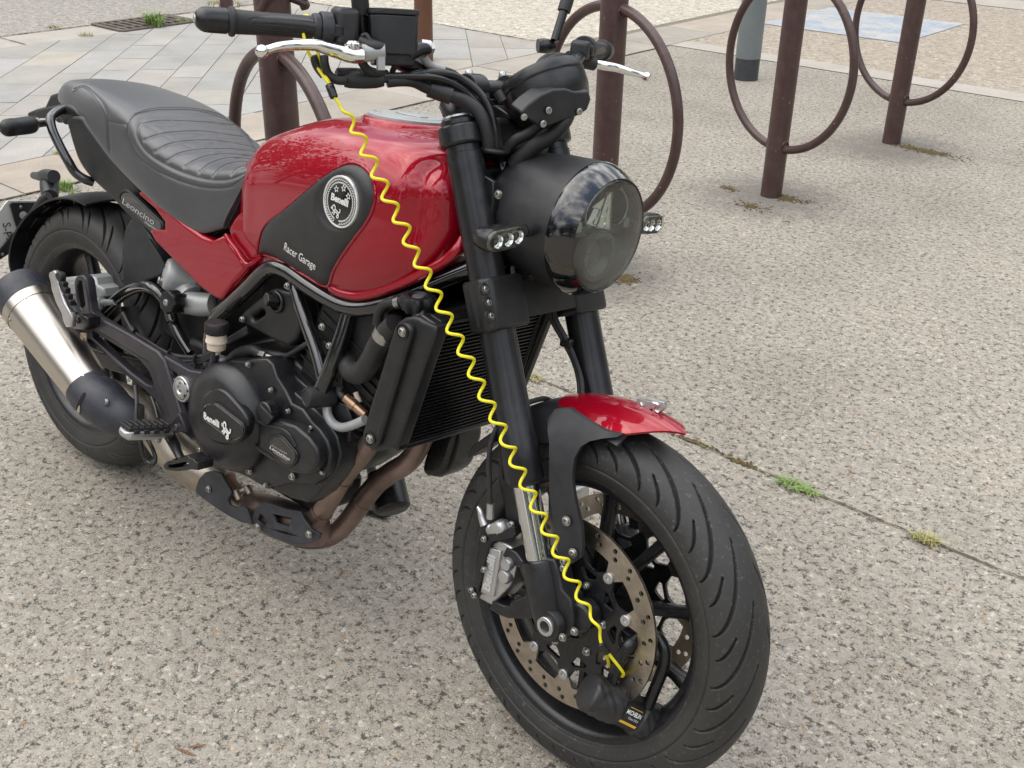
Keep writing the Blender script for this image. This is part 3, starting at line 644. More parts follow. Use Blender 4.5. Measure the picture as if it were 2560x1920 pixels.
tyre('tyre', wf, FWC, profF, [(.10, .66, 1.45, 0, .0034), (.40, .64, .40, .5, .0026)], 20, .5, True, -1, True)
tyre('tyre', wr, RWC, profR, [(.06, .66, 1.7, 0, .0034), (.34, .68, .45, .5, .0026)], 20, .5, False, -1)
def to_s(V_): return [S(q) for q in V_]
def ring_y(mb, prof, cen, seg=120, st=True):                 # lathe about the lateral axis, profile (y, r)
    n = len(mb.v); mb.lathe([(y, r) for y, r in prof], cen, (0, 1, 0), seg, cap=False, closed_prof=False)
    if st: mb.v[n:] = [tuple(S(q)) for q in mb.v[n:]]
def rim(parent, cen, hw, st, spokes, phase, hubw, curve):
    mb = MB()
    for sg in (1, -1):
        ring_y(mb, [(sg*(hw-.006), .2145), (sg*hw, .2215), (sg*(hw+.0035), .2225), (sg*(hw+.004), .219), (sg*(hw+.001), .211), (sg*(hw-.006), .2045), (sg*(hw-.016), .2015), (sg*(hw-.022), .196), (sg*.012, .1915), (0, .1915)], cen, 120, st)
    ring_y(mb, [(-(hw-.006), .2145), (-.02, .203), (.02, .203), (hw-.006, .2145)], cen, 120, st)
    mb.build('rim', 'satin', parent, 40)
    mb = MB()
    ring_y(mb, [(-hubw, .0001), (-hubw, .030), (-hubw+.01, .034), (-.02, .040), (.02, .040), (hubw-.01, .034), (hubw, .030), (hubw, .0001)], cen, 48, st); mb.build('hub', 'satin', parent, 40)
    for i in range(spokes):
        a_ = phase+2*math.pi*i/spokes; e = np.array([math.cos(a_), 0, math.sin(a_)]); g = np.array([-math.sin(a_), 0, math.cos(a_)]); yv = np.array([0, 1., 0]); rings = []
        for r_, hwid, hy, sh in ((.034, .012, .022, 0), (.07, .0095, .019, curve*.4), (.13, .0085, .014, curve*.9), (.175, .0095, .012, curve), (.1925, .013, .013, curve)):
            c_ = np.array(cen)+e*r_+g*sh
            rings.append([c_+g*hwid*q[0]+yv*hy*q[1] for q in ((-1, -.55), (-.55, -1), (.55, -1), (1, -.55), (1, .55), (.55, 1), (-.55, 1), (-1, .55))])
        if st: rings = [[S(q) for q in r__] for r__ in rings]
        mb = MB(); mb.loft(rings); mb.build('spoke', 'satin', parent, 50)
rim(wf, FWC, .046, True, 10, math.radians(20), .066, 0)
rim(wr, RWC, .066, False, 10, math.radians(8), .085, 0)
# ---------- front brake discs ----------
def disc(parent, cen, y, st, ro, ri, nb, ph, rb, side, carrier=True):
    e0 = S([0, 0, 0]) if st else np.zeros(3)
    holes = [circ(ri, 96)]
    npair = int(nb*2.6)
    hr = .0041
    for i in range(npair):
        a_ = ph+2*math.pi*i/npair
        for dr, da in (((ro-ri)*.28, 0.0), ((ro-ri)*.62, .055)): holes.append(circ(hr, 10, ((ri+dr+.003)*math.cos(a_+da), (ri+dr+.003)*math.sin(a_+da))))
    me = curve_mesh([circ(ro, 160)]+holes, .0025, .0004, 1)
    sM = Matrix(SRM.tolist()) if st else Matrix.Identity(3)
    c_ = S(np.array(cen)+np.array([0, y, 0])) if st else np.array(cen)+np.array([0, y, 0])
    ex = SRM@np.array([1., 0, 0]) if st else np.array([1., 0, 0]); ey = SRM@np.array([0, 0, 1.]) if st else np.array([0, 0, 1.])
    me.transform(ori(c_, ex, ey)); d_ = link_mesh('brake_disc', me, 'disc', parent, 30)
    nrm = np.cross(ex, ey)*(1 if y < 0 else -1)
    pt = lambda r_, a_, h=0.: c_+ex*r_*math.cos(a_)+ey*r_*math.sin(a_)+nrm*h
    if not carrier: return d_
    # mounting lugs on the friction ring
    # carrier
    ol = []
    for i in range(nb):
        a0 = ph+2*math.pi*i/nb; w_ = 2*math.pi/nb
        for f_, r_ in ((-.42, .094), (-.30, .096), (-.20, .104), (-.11, .1135), (0, .1155), (.11, .1135), (.20, .104), (.30, .096), (.42, .094)): ol.append((r_*math.cos(a0+f_*w_), r_*math.sin(a0+f_*w_)))
    hs = [circ(.040, 48)]
    for i in range(nb):
        a0 = ph+2*math.pi*(i+.5)/nb; w_ = 2*math.pi/nb
        hs.append([(r_*math.cos(a0+f_*w_), r_*math.sin(a0+f_*w_)) for r_, f_ in ((.074, -.10), (.085, -.30), (.089, -.22), (.089, .22), (.085, .30), (.074, .10), (.072, 0))])
    me = curve_mesh([ol]+hs, .0032, .0008, 1); me.transform(ori(c_-nrm*.001, ex, ey)); cr_ = link_mesh('disc_carrier', me, 'satin', parent, 30)
    mb = MB(); lg = MB()
    for i in range(nb):
        a0 = ph+2*math.pi*i/nb; mb.lathe([(0, .0088), (.0045, .0088), (.0052, .008), (.0052, .0038), (.0025, .0034), (.0025, .0001)], pt(rb, a0, .0012), nrm, 20, cap=False)
        lg.v += []; 
        pr_ = [pt(rb+.016, a0-.13), pt(rb+.004, a0-.085), pt(rb-.004, a0-.06), pt(rb-.0065, a0), pt(rb-.004, a0+.06), pt(rb+.004, a0+.085), pt(rb+.016, a0+.13), pt(ri+.004, a0+.16), pt(ri+.004, a0-.16)]
        lg.prism([q+nrm*.0024 for q in pr_], -nrm*.0047)
    lg.build('disc_lug', 'disc', d_, 30)
    mb.build('disc_button', 'alu', d_, 40)
    mb = MB()
    for i in range(6): hexbolt(mb, pt(.063, math.radians(11.5)+i*math.pi/3, .002), nrm, .0062, .006)
    mb.build('disc_bolt', 'bolt', cr_, 40)
    # inner boss disc behind the carrier holes
    return d_
disc(wf, FWC, -.0645, True, .160, .1275, 10, math.radians(21.7), .1085, -1)
disc(wf, FWC, .0645, True, .160, .1275, 10, math.radians(5), .1085, 1)
disc(wr, RWC, -.078, False, .120, .088, 8, 0, .08, -1, False)
# sidewall lettering, rear and front
# ---------- fork ----------
def fork_leg(side):
    y = .103*side; fl = empty('fork_leg', BIKE)
    mb = MB(); d = SF(1, y, FN)-SF(0, y, FN)
    mb.lathe([(.222, .0285), (.226, .0305), (.262, .0310), (.288, .0300), (.291, .0287), (.45, .0282), (.50, .0282), (.70, .0282), (.725, .0282), (.726, .0265), (.771, .0265)], SF(0, y, FN), d, 48); mb.build('outer_tube', 'satin_fork', fl, 40)
    mb = MB(); mb.lathe([(.09, .0207), (.224, .0207)], SF(0, y, FN), d, 48, cap=False); mb.build('stanchion', 'stanchion', fl, 40)
    mb = MB(); mb.lathe([(.216, .0225), (.218, .0262), (.2225, .0268)], SF(0, y, FN), d, 48, cap=False); mb.build('dust_seal', 'rubber', fl, 40)
    mb = MB(); mb.lathe([(.768, .0275), (.774, .0275), (.777, .0255), (.7785, .024)], SF(0, y, FN), d, 48, cap=False)
    mb.build('fork_cap', 'satin', fl, 30)
    mb = MB(); mb.lathe([(.778, .0245), (.7810, .0235), (.7815, .012), (.7805, .011), (.7805, .0001)], SF(0, y, FN), d, 40, cap=False); mb.build('adjuster_cap', 'alu', fl, 30)
    # bottom casting
    mb = MB(); mb.lathe([(.100, .0225), (.098, .0275), (.09, .0290), (.05, .030), (.02, .0285), (-.01, .024), (-.022, .015), (-.024, .0001)], SF(0, y, FN), d, 36, cap=False)
    ax = SRM@np.array([0, 1., 0])*side
    mb.lathe([(-.038, .026), (.020, .026), (.023, .024)], S(FA+np.array([0, y, 0])), ax, 36)
    bo_ = mb.build('fork_bottom', 'cast', fl, 40)
    mb = MB(); mb.lathe([(.018, .0155), (.0265, .0155), (.0275, .0145), (.0275, .0095), (.020, .0088), (.020, .0001)], S(FA+np.array([0, y, 0])), ax, 32, cap=False); mb.build('axle_nut', 'alu', fl, 30)
    return fl, bo_
M['satin_fork'] = simple('anodised black fork tube', (.018, .018, .021), .30, metal=.35, dust=.05, rvar=.05)
fR, fRb = fork_leg(-1); fL, fLb = fork_leg(1)
# calliper carrier arms cast with the fork bottom, right side
Yc = -.108
arm = PL('3', [(545, 520), (590, 500), (700, 498), (748, 505), (778, 600), (795, 700), (850, 760), (872, 880), (866, 960), (868, 985), (840, 1000), (800, 1030), (742, 1040), (690, 1012), (650, 980), (622, 940), (615, 886), (450, 886), (385, 862), (330, 822), (350, 768), (420, 800), (455, 808), (470, 770), (560, 735), (572, 700), (520, 560), (478, 545), (412, 480), (440, 425), (500, 455)], Yc)
plate('calliper_bracket', 'cast', fR, arm, Yc-.006, .036, .004, smooth=50)
mb = MB()
for a_, b_ in ((793, 1010), (868, 972), (800, 520), (800, 565)): hexbolt(mb, P('3', a_, b_, -.128 if b_ > 900 else -.118), (0, -1, 0), .0058, .006)
mb.build('pinch_bolt', 'bolt', fR, 30)
mb = MB(); c_ = P('3', 905, 875, -.095); mb.lathe([(-.02, .024), (.006, .024), (.009, .020)], c_, (0, -1, 0), 32); mb.build('speed_sensor_boss', 'cast', fR, 30)
# calliper
cal = empty('brake_calliper', BIKE)
body = PL('3', [(330, 402), (372, 385), (445, 432), (462, 470), (480, 560), (462, 640), (440, 690), (335, 800), (318, 812), (240, 768), (250, 700)], -.115)
plate('calliper_body', 'alu', cal, body, -.112, .062, .005, smooth=50)
face = PL('3', [(322, 430), (395, 455), (352, 748), (262, 722)], -.115); plate('calliper_face', 'alu', cal, face, -.1175, .01, .002, smooth=50)
mb = MB()
for cx, cy, rr in ((440, 610, .012), (455, 530, .011)): mb.lathe([(0, rr), (.010, rr), (.014, rr*.8)], P('3', cx, cy, -.108), (0, -1, 0), 28)
mb.build('calliper_piston_boss', 'alu', cal, 40)
brk = PL('3', [(478, 305), (490, 350), (468, 372), (352, 392), (322, 405), (240, 752), (205, 752), (276, 400), (318, 345), (400, 335), (430, 312)], -.12)
plate('calliper_guard_bracket', 'satin', cal, brk, -.122, .016, .0015)
mb = MB(); mb.tube([P('3', 320, 300, -.11), P('3', 345, 322, -.11), P('3', 410, 300, -.11), P('3', 395, 340, -.11)], [.009, .012, .013, .012], 14, 5); mb.tube([P('3', 290, 290, -.11), P('3', 270, 240, -.11), P('3', 262, 205, -.11), P('3', 243, 172, -.11)], [.008, .0065, .0055, .003], 12, 4)
mb.build('banjo_fitting', 'alu', cal, 40)
mb = MB()
for a_, b_ in ((285, 378), (205, 708), (222, 740), (285, 575)): hexbolt(mb, P('3', a_, b_, -.124), (0, -1, 0), .0048, .005)
mb.build('calliper_bolt', 'bolt', cal, 30)
e1 = P('3', 335, 480, -.1176)-P('3', 300, 700, -.1176); e1 /= np.linalg.norm(e1); ey1 = np.cross((0, -1., 0), e1)
text('calliper_lettering', 'silver_print', cal, 'Benelli', .021, P('3', 318, 600, -.1183), e1, ey1, .0006, sx=1.15, bold=.0008)
# left calliper, seen between the spokes
calL = empty('brake_calliper', BIKE)
mb = MB(); mb.box(S(FA+np.array([-.14, .085, .06])), (.05, .06, .12), (1, 0, .2), (0, 1, 0)); mb.build('calliper_body', 'alu', calL, 30, .008, 3)
# brake hoses
mb = MB(); mb.tube([P('3', 330, 200, -.115), P('3', 322, 130, -.118), P('3', 318, 20, -.12), P('6', 315, 1400, -.12), P('6', 330, 1300, -.118), P('6', 375, 1190, -.11), P('6', 480, 1075, -.07), P('6', 600, 1035, -.04), P('6', 680, 1020, 0), P('6', 735, 1050, .03)], .0042, 10, 8)
mb.build('brake_hose', 'hose', cal)
mb = MB(); mb.tube([P('3', 322, 245, -.115), P('3', 326, 150, -.118)], .0062, 10, 0); mb.build('hose_ferrule', 'alu', cal)
for dx in (0, 1):
    mb = MB(); mb.tube([P('6', 700+dx*30, 395, .03), P('6', 720+dx*25, 510, .05), P('6', 790+dx*22, 640, .06), P('6', 860+dx*12, 780, .065), P('6', 893+dx*14, 900, .06), P('6', 900+dx*14, 1010, .05)], .0045, 10, 8); mb.build('brake_line', 'hose', BIKE)
mb = MB(); mb.box(P('6', 815, 660, .062), (.022, .012, .016)); mb.build('hose_clip', 'plastic', BIKE, 30, .003)
# ---------- yokes ----------
def yoke(name, t0, t1, mat, rr, fwd):
    mb = MB(); h = t1-t0
    for sd in (-1, 1):
        mb.lathe([(t0, rr-.003), (t0+.003, rr), (t1-.003, rr), (t1, rr-.003)], SF(0, .103*sd, FN), SF(1, 0)-SF(0, 0), 40)
    # web between the legs
    c_ = [( -.103, FN+fwd*.2), (-.05, FN-.030), (0, FN-.052), (.05, FN-.030), (.103, FN+fwd*.2), (.10, FN+.022), (.05, FN+.020+fwd), (0, FN+.022+fwd), (-.05, FN+.020+fwd), (-.10, FN+.022)]
    c_ = [tuple(q) for q in spline([np.array(q) for q in c_], 4, True)]
    mb.prism([SF(t0+.005, a_, b_) for a_, b_ in c_], SF(t1-.005, 0)-SF(t0+.005, 0)); return mb.build(name, mat, BIKE, 35, .0015)
yoke('top_yoke', .736, .767, 'satin', .0345, 0); yk = yoke('lower_yoke', .462, .53, 'plastic', .0350, .01)
# clamp block on the right leg with three bolts, and its twin on the left
for sd in (-1, 1):
    blk = MB()
    c2 = [(-.032, -.012), (-.040, .020), (-.030, .036), (-.006, .040), (.045, .036), (.048, -.036), (-.006, -.040), (-.028, -.034)]
    fr = [SF(.456, .103*sd+sd*(-a_), FN+b_*.9) for a_, b_ in c2]; blk.prism(fr, SF(.536, 0)-SF(.456, 0)); blk.build('yoke_clamp', 'plastic', yk, 30, .006, 3)
mb = MB(); rc_ = MB()
for (a_, b_) in ((282, 318), (303, 405), (318, 490)):
    q = PP('6', a_, b_, SF(.5, -.103, FN+.0365), SRM@SNR); hexbolt(mb, q, SRM@SNR, .0055, .006, flange=False)
    rc_.lathe([(-.001, .0092), (.0022, .0092), (.0022, .0074), (.0002, .0070)], q, SRM@SNR, 24, cap=False)
mb.build('clamp_bolt', 'bolt', yk, 30); rc_.build('bolt_recess', 'plastic', yk, 30)
mb = MB(); mb.lathe([(.50, .026), (.74, .026)], SF(0, 0, -.03), SF(1, 0)-SF(0, 0), 32); mb.build('steering_head', 'gloss', BIKE)
# ---------- front mudguard ----------
def wheelpt(ang, r_, y): return S(FWC+np.array([r_*math.cos(ang), y, r_*math.sin(ang)]))
mg = empty('front_mudguard', BIKE)
mb = MB(); NA = 30; rings = []
for i in range(NA):
    f_ = i/(NA-1); a_ = math.radians(84+(131-84)*f_); w_ = .064-.022*max(0, (f_-.6)/.4)**1.5; rO = .331+.004*math.sin(f_*math.pi)-.004*f_; ring = []
    sd_ = .030*min(1, max(0, (f_-.12)/.25))*(1-max(0, (f_-.6)/.4)*.7)
    for q in np.linspace(-1, 1, 15): ring.append(wheelpt(a_, rO-.030*abs(q)**2.4-(sd_ if abs(q) == 1 else 0), q*w_+(.004*np.sign(q) if abs(q) == 1 else 0)))
    for q in np.linspace(1, -1, 15): ring.append(wheelpt(a_, rO-.0035-.030*abs(q)**2.4-(sd_ if abs(q) == 1 else 0), q*w_*.95))
    rings.append(ring)
mb.loft(rings); gd = mb.build('guard_shell', 'plastic_grey', mg, 50)
# stay going down to the fork bottom, both sides
for sd in (-1, 1):
    o3 = P3('6', [(700, 1300, -.095), (702, 1660, -.1)])+P3('3', [(700, 60, -.1), (705, 120, -.1), (722, 240, -.1), (745, 400, -.1), (768, 520, -.1), (800, 540, -.1), (850, 540, -.1), (905, 500, -.1), (915, 420, -.1), (905, 300, -.1), (860, 100, -.1), (848, 0, -.1)])+P3('6', [(850, 1480, -.095), (865, 1400, -.092), (905, 1330, -.088), (960, 1295, -.085), (1040, 1278, -.08), (1140, 1268, -.072), (1170, 1250, -.07), (1060, 1225, -.072), (930, 1150, -.07), (830, 1080, -.066), (740, 1085, -.07), (690, 1150, -.078), (690, 1230, -.09)])
    q = [np.array([a_[0], a_[1], a_[2]]) for a_ in o3]
    if sd < 0:
        # bowed plate: lateral follows the traced depth
        mb = MB(); n = len(q); pts2 = [Vector((a_[0], a_[2])) for a_ in q]
        vs, es, fs, *_ = delaunay_2d_cdt(pts2, [(i, (i+1) % n) for i in range(n)], [], 1, 1e-6)
        near = lambda v: q[int(np.argmin([(a_[0]-v[0])**2+(a_[2]-v[1])**2 for a_ in q]))][1]
        Vt = [(v[0], near(v), v[1]) for v in vs]; Vb = [(v[0], near(v)+.008, v[1]) for v in vs]; N = len(Vt)
        mb.add(Vt+Vb, [tuple(f_) for f_ in fs]+[tuple(i+N for i in f_[::-1]) for f_ in fs]+[(i, (i+1) % n, (i+1) % n+N, i+N) for i in range(n)])
        st_ = mb.build('mudguard_stay', 'plastic_grey', mg, 50, .002, 2)
    else:
        mb = MB(); mb.prism([np.array([a_[0], .100, a_[2]]) for a_ in q[:14]]+[], (0, -.008, 0)); mb.build('mudguard_stay', 'plastic_grey', mg, 50)
# inner rear strip of the stay seen left of the stanchion
fl_ = P3('3', [(375, 0, -.098), (470, 0, -.098), (498, 240, -.10), (500, 300, -.10), (470, 330, -.10), (440, 300, -.10), (425, 240, -.10)])+[]
plate('mudguard_stay', 'plastic', mg, fl_+P3('6', [(380, 1300, -.098)]), -.098, .006, .001)
mb = MB()
for a_, b_ in ((815, 262), (858, 470)): hexbolt(mb, P('3', a_, b_, -.103), (0, -1, 0), .007, .005)
hexbolt(mb, P('3', 462, 285, -.104), (0, -1, 0), .005, .004); mb.build('stay_bolt', 'bolt', mg, 30)
# red top blade
mb = MB(); n1 = 44; rings = []
for i in range(n1):
    f_ = i/(n1-1); dg = 111.5-38.5*f_; a_ = math.radians(dg)
    w_ = .057*min(1, math.sqrt(max(0, 1-max(0, (.22-f_)/.22)**2)))
    if f_ > .62: w_ = .057*(1-((f_-.62)/.38)**1.9)
    w_ = max(w_, .001); rO = .3325+.009*min(1, f_*1.3); ring = []
    for q in np.linspace(-1, 1, 17): ring.append(wheelpt(a_, rO+.0035-.031*(abs(q)*w_/.057)**2.2, q*w_))
    for q in np.linspace(1, -1, 17): ring.append(wheelpt(a_, rO-.031*(abs(q)*w_/.057)**2.2, q*w_*.97))
    rings.append(ring)
mb.loft(rings); blade = mb.build('red_blade', 'red', mg, 60)
# bow-shaped metal emblem on the blade (lion badge seen edge-on)
em = [(1260, 1015), (1350, 1040), (1400, 1030), (1440, 1045), (1442, 1085), (1415, 1105), (1385, 1130), (1370, 1128), (1365, 1085), (1330, 1090), (1320, 1105), (1300, 1095), (1295, 1075), (1270, 1080)]
plate('lion_emblem', 'alu', mg, PL('6', em, -.004), -.004, .010, .0012, smooth=40)
mb = MB(); mb.tube(PL('6', [(1370, 1045), (1400, 1060), (1385, 1090), (1405, 1110)], -.006), .0018, 8, 6); mb.tube(PL('6', [(1290, 1045), (1300, 1070), (1280, 1090)], -.006), .0016, 8, 6)
for a_, b_ in ((1285, 1085), (1325, 1098), (1385, 1130)): mb.tube([P('6', a_, b_, 0), P('6', a_+2, b_+22, 0)], .0035, 8, 0)
mb.build('emblem_relief', 'chrome', mg)
# small rear fin of the mudguard, left of the fork
fin = P3('6', [(205, 1390, -.02), (200, 1360, -.02), (240, 1310, -.02), (330, 1245, -.02), (375, 1215, -.02), (375, 1290, -.02), (300, 1330, -.02), (215, 1392, -.02)])
plate('mudguard_fin', 'plastic', mg, fin, -.03, .05, .002, smooth=50)
# ---------- tank ----------
def dense(st, nu, nv, closedv=False):
    """st: stations, each a list of control points; returns a dense grid"""
    rows = [spline(r_, max(1, nv//(len(r_)-1))) for r_ in st]; n = len(rows[0]); cols = []
    for j in range(n): cols.append(spline([r_[j] for r_ in rows], max(1, nu//(len(rows)-1))))
    return [[cols[j][i] for j in range(n)] for i in range(len(cols[0]))]
def interp(x, xs, ys): return float(np.interp(x, xs, ys))
# x, z bottom, y bottom, half width, z of widest, z shoulder, shoulder factor, z top
TK = [(.500, .690, .050, .070, .73, .785, .80, .800),
      (.560, .690, .070, .088, .745, .815, .78, .838),
      (.605, .672, .090, .106, .752, .845, .74, .872),
      (.645, .664, .104, .127, .765, .873, .72, .901),
      (.690, .664, .110, .134, .775, .893, .72, .922),
      (.780, .682, .122, .146, .795, .915, .74, .952),
      (.870, .676, .125, .155, .810, .928, .76, .966),
      (.950, .686, .127, .161, .820, .934, .78, .970),
      (1.020, .712, .127, .162, .835, .936, .78, .970),
      (1.070, .742, .124, .155, .855, .934, .76, .966),
      (1.110, .772, .112, .135, .870, .925, .72, .955),
      (1.135, .800, .085, .105, .870, .915, .70, .938),
      (1.150, .850, .030, .040, .870, .895, .60, .905)]
st = []
for (x, zb, yb, wd, zm, zs, sf, zt) in TK:
    right = [(x, 0, zb+.012), (x, -yb*.7, zb+.008), (x, -yb, zb), (x, -(yb+wd)/2-.008, (zb*.6+zm*.4)), (x, -wd, zm), (x, -wd*.985, (zm+zs)/2+.004), (x, -wd*sf-.006, zs+.004), (x, -wd*.52, zt-.008), (x, -wd*.24, zt-.001), (x, 0, zt)]
    left = [(a_, -b_, c_) for a_, b_, c_ in right[::-1][1:]]
    st.append([np.array(q) for q in right+left])
g = dense(st, 99, 108)
TKE = empty('fuel_tank', BIKE)
def grid_mesh(g, cap=True):
    mb = MB(); mb.loft(g, closed=True, cap=cap); return mb
# shallow scoop behind the front edge, as in the knee-line of the tank
for i, r_ in enumerate(g):
    for j, q in enumerate(r_):
        x, y, z = q
        s_ = math.exp(-((x-1.088)/.017)**2)*max(0, min(1, (z-.79)/.04))*max(0, min(1, (.945-z)/.02))*.011
        nrm = np.array([0, np.sign(y), 0]); r_[j] = q-nrm*s_
tank = grid_mesh([r_[:-1] for r_ in g]).build('tank_shell', 'red', TKE, 60)
tb = bvh(tank)
# rolled lower lip of the right flank and its twin
lipP = [('5', 946, 287), ('5', 985, 312), ('5', 1040, 340), ('5', 1140, 360), ('5', 1230, 348), ('5', 1330, 318), ('5', 1500, 248), ('5', 1620, 185), ('5', 1720, 122), ('5', 1790, 50), ('5', 1812, -20)]
lp = [P(R, a, b, -.131+max(0, (i-7))*.006) for i, (R, a, b) in enumerate(lipP)]
for sd in (1, -1):
    mb = MB(); mb.tube([q*np.array((1, sd, 1)) for q in lp], [.003]+[.0085]*9+[.004], 12, 6); mb.build('tank_lip', 'red', TKE)
# black side panel with its badge, right flank
pan = [(305, 1300), (318, 1210), (345, 1120), (400, 1045), (520, 955), (700, 800), (880, 655), (1000, 585), (1080, 558), (1160, 565), (1230, 610), (1280, 690), (1300, 780), (1298, 870), (1275, 960), (1225, 1060), (1150, 1160), (1060, 1285), (990, 1390), (940, 1490), (905, 1592), (850, 1588), (700, 1500), (560, 1420), (430, 1350), (350, 1330), (312, 1345)]
def panoff(x, y, d): return .0005+min(.0075, .0075*(1-math.exp(-d/26)))*1.0
skin_patch('side_panel', 'plastic_soft', TKE, tb, '7', pan, panoff, .004, 22, rnd=5) if False else None
M['plastic_soft'] = simple('soft black plastic', (.019, .0195, .021), .44, bstr=.3, bscale=1500, dust=.03, rvar=.05)
pn = skin_patch('side_panel', 'plastic_soft', TKE, tb, '7', pan, lambda x, y, d: .0008+.008*(1-math.exp(-d/30))-.0045*math.exp(-((math.hypot((x-1022)/170, (y-880)/215)-1.05)/.14)**2)*0-.0045/(1+math.exp((math.hypot((x-1022)/165, (y-885)/208)-1.12)/.035)), .010, 20, rnd=5)
rim_ = [(a_*1.012+1010*-.012, b_*1.012+1000*-.012) for a_, b_ in pan]
out = [(1010+(a_-1010)*1.022, 980+(b_-980)*1.018) for a_, b_ in pan]
mb = MB(); hp = hits(tb, '7', [tuple(q) for q in spline([np.array(q) for q in out], 6, True)], .0004); mb.tube(hp, .0028, 8, 0, closed=True); mb.build('panel_seam', 'red', TKE)
# badge: an aluminium ring and a dark disc with wreath, stars, word and lion
pbv = bvh(pn)
bc = hit(pbv, '7', 1022, 880); b1 = hit(pbv, '7', 1080, 880); b2 = hit(pbv, '7', 1022, 800)
# fit the plane of the badge on the panel
bn = np.cross(b1-bc, b2-bc); bn /= np.linalg.norm(bn)
if bn[1] > 0: bn = -bn
bn = np.array([bn[0]*.5, bn[1], bn[2]*.6]); bn /= np.linalg.norm(bn)
pts_ = [PP('7', a_, b_, bc, bn) for a_, b_ in ((1180, 845), (868, 915), (1062, 683), (985, 1080))]
BR = .25*(np.linalg.norm(pts_[0]-pts_[1])+np.linalg.norm(pts_[2]-pts_[3]))
bex = np.cross((0, 0, 1.), bn)*1.; bex = bex/np.linalg.norm(bex)
if bex[0] < 0: bex = -bex
w1 = PP('7', 1100, 925, bc, bn)-PP('7', 925, 845, bc, bn); w1 /= np.linalg.norm(w1)
BEX = w1; BEY = np.cross(bn, BEX)
bc = bc+bn*.0045
BG = empty('tank_badge', BIKE); M['ring_silver'] = simple('bright silver ring', (.85, .85, .84), .3, metal=.6, var=.04)
mb = MB(); mb.lathe([(-.006, BR), (-.0005, BR), (.0006, BR*.985), (.0006, BR*.925), (-.0002, BR*.915)], bc, bn, 72, cap=False); mb.build('badge_ring', 'ring_silver', BG)
mb = MB(); mb.lathe([(-.0003, BR*.92), (-.0002, .0001)], bc, bn, 72, cap=False); mb.build('badge_face', 'piano', BG)
def bp(x, y, h=.0002): return bc+BEX*x*BR+BEY*y*BR+bn*h
mb = MB()
for k_ in range(46):
    a_ = math.radians(-80+k_*7.4); 
    for s_ in (-1, 1):
        r0 = .79+s_*.055; dirn = a_+math.pi/2+s_*.55*1; c_ = (r0*math.cos(a_), r0*math.sin(a_)); L_ = .075; W_ = .022; dx, dy = math.cos(dirn), math.sin(dirn)
        mb.prism([bp(c_[0]+dx*L_, c_[1]+dy*L_, .0006), bp(c_[0]-dy*W_, c_[1]+dx*W_, .0006), bp(c_[0]-dx*L_, c_[1]-dy*L_, .0006), bp(c_[0]+dy*W_, c_[1]-dx*W_, .0006)], -bn*.0005)
    if k_ == 22: pass
mb.build('badge_wreath', 'white', BG, None)
mb = MB()
for sx_, sy_ in ((-.30, .42), (.10, .56), (.42, .34)):
    o_, i_ = [], []
    for k_ in range(10):
        a_ = math.pi/2+k_*math.pi/5+.3; r_ = .15 if k_ % 2 == 0 else .07; o_.append((sx_+r_*math.cos(a_), sy_+r_*math.sin(a_))); i_.append((sx_+r_*.62*math.cos(a_), sy_+r_*.62*math.sin(a_)))
    for k_ in range(10):
        j_ = (k_+1) % 10; mb.prism([bp(*o_[k_], .0007), bp(*o_[j_], .0007), bp(*i_[j_], .0007), bp(*i_[k_], .0007)], -bn*.0005)
mb.build('badge_stars', 'white', BG, None)
text('badge_word', 'white', BG, 'Benelli', BR*.37, bp(-.02, .06, .0007), BEX, BEY, .0003, bold=.0005, sx=1.05)
# a small standing lion outline: body, mane, legs, tail
def stroke(mb, pts, w_, f=bp, h=.0008, sm=5):
    q = spline([np.array(a_) for a_ in pts], sm) if len(pts) > 2 else [np.array(a_) for a_ in pts]; top, bot = [], []
    for i in range(len(q)):
        d = q[min(i+1, len(q)-1)]-q[max(i-1, 0)]; d /= max(np.linalg.norm(d), 1e-9); n_ = np.array([-d[1], d[0]])*w_; top.append(q[i]+n_); bot.append(q[i]-n_)
    V_ = [f(a_[0], a_[1], h) for a_ in top+bot]; N = len(top); mb.add(V_, [(i, i+1, N+i+1, N+i) for i in range(N-1)])
LION = [[(-.36, -.10), (-.30, -.02), (-.20, -.03), (-.14, -.12), (-.16, -.24), (-.26, -.30), (-.34, -.22), (-.36, -.10)], [(-.16, -.18), (-.02, -.24), (.10, -.28), (.14, -.34)], [(-.26, -.30), (-.27, -.42), (-.36, -.48)], [(-.16, -.28), (-.15, -.44), (-.22, -.52)], [(-.12, -.34), (.02, -.36), (.10, -.44), (.04, -.56), (.12, -.60)], [(.14, -.34), (.19, -.48), (.16, -.62)], [(.12, -.30), (.24, -.28), (.27, -.16), (.22, -.10)], [(-.36, -.2), (-.46, -.16), (-.42, -.26)]]
mb = MB()
for s_ in LION: stroke(mb, [(a_*.72-.10, b_*.72-.20) for a_, b_ in s_], .022)
mb.build('badge_lion', 'white', BG, None)
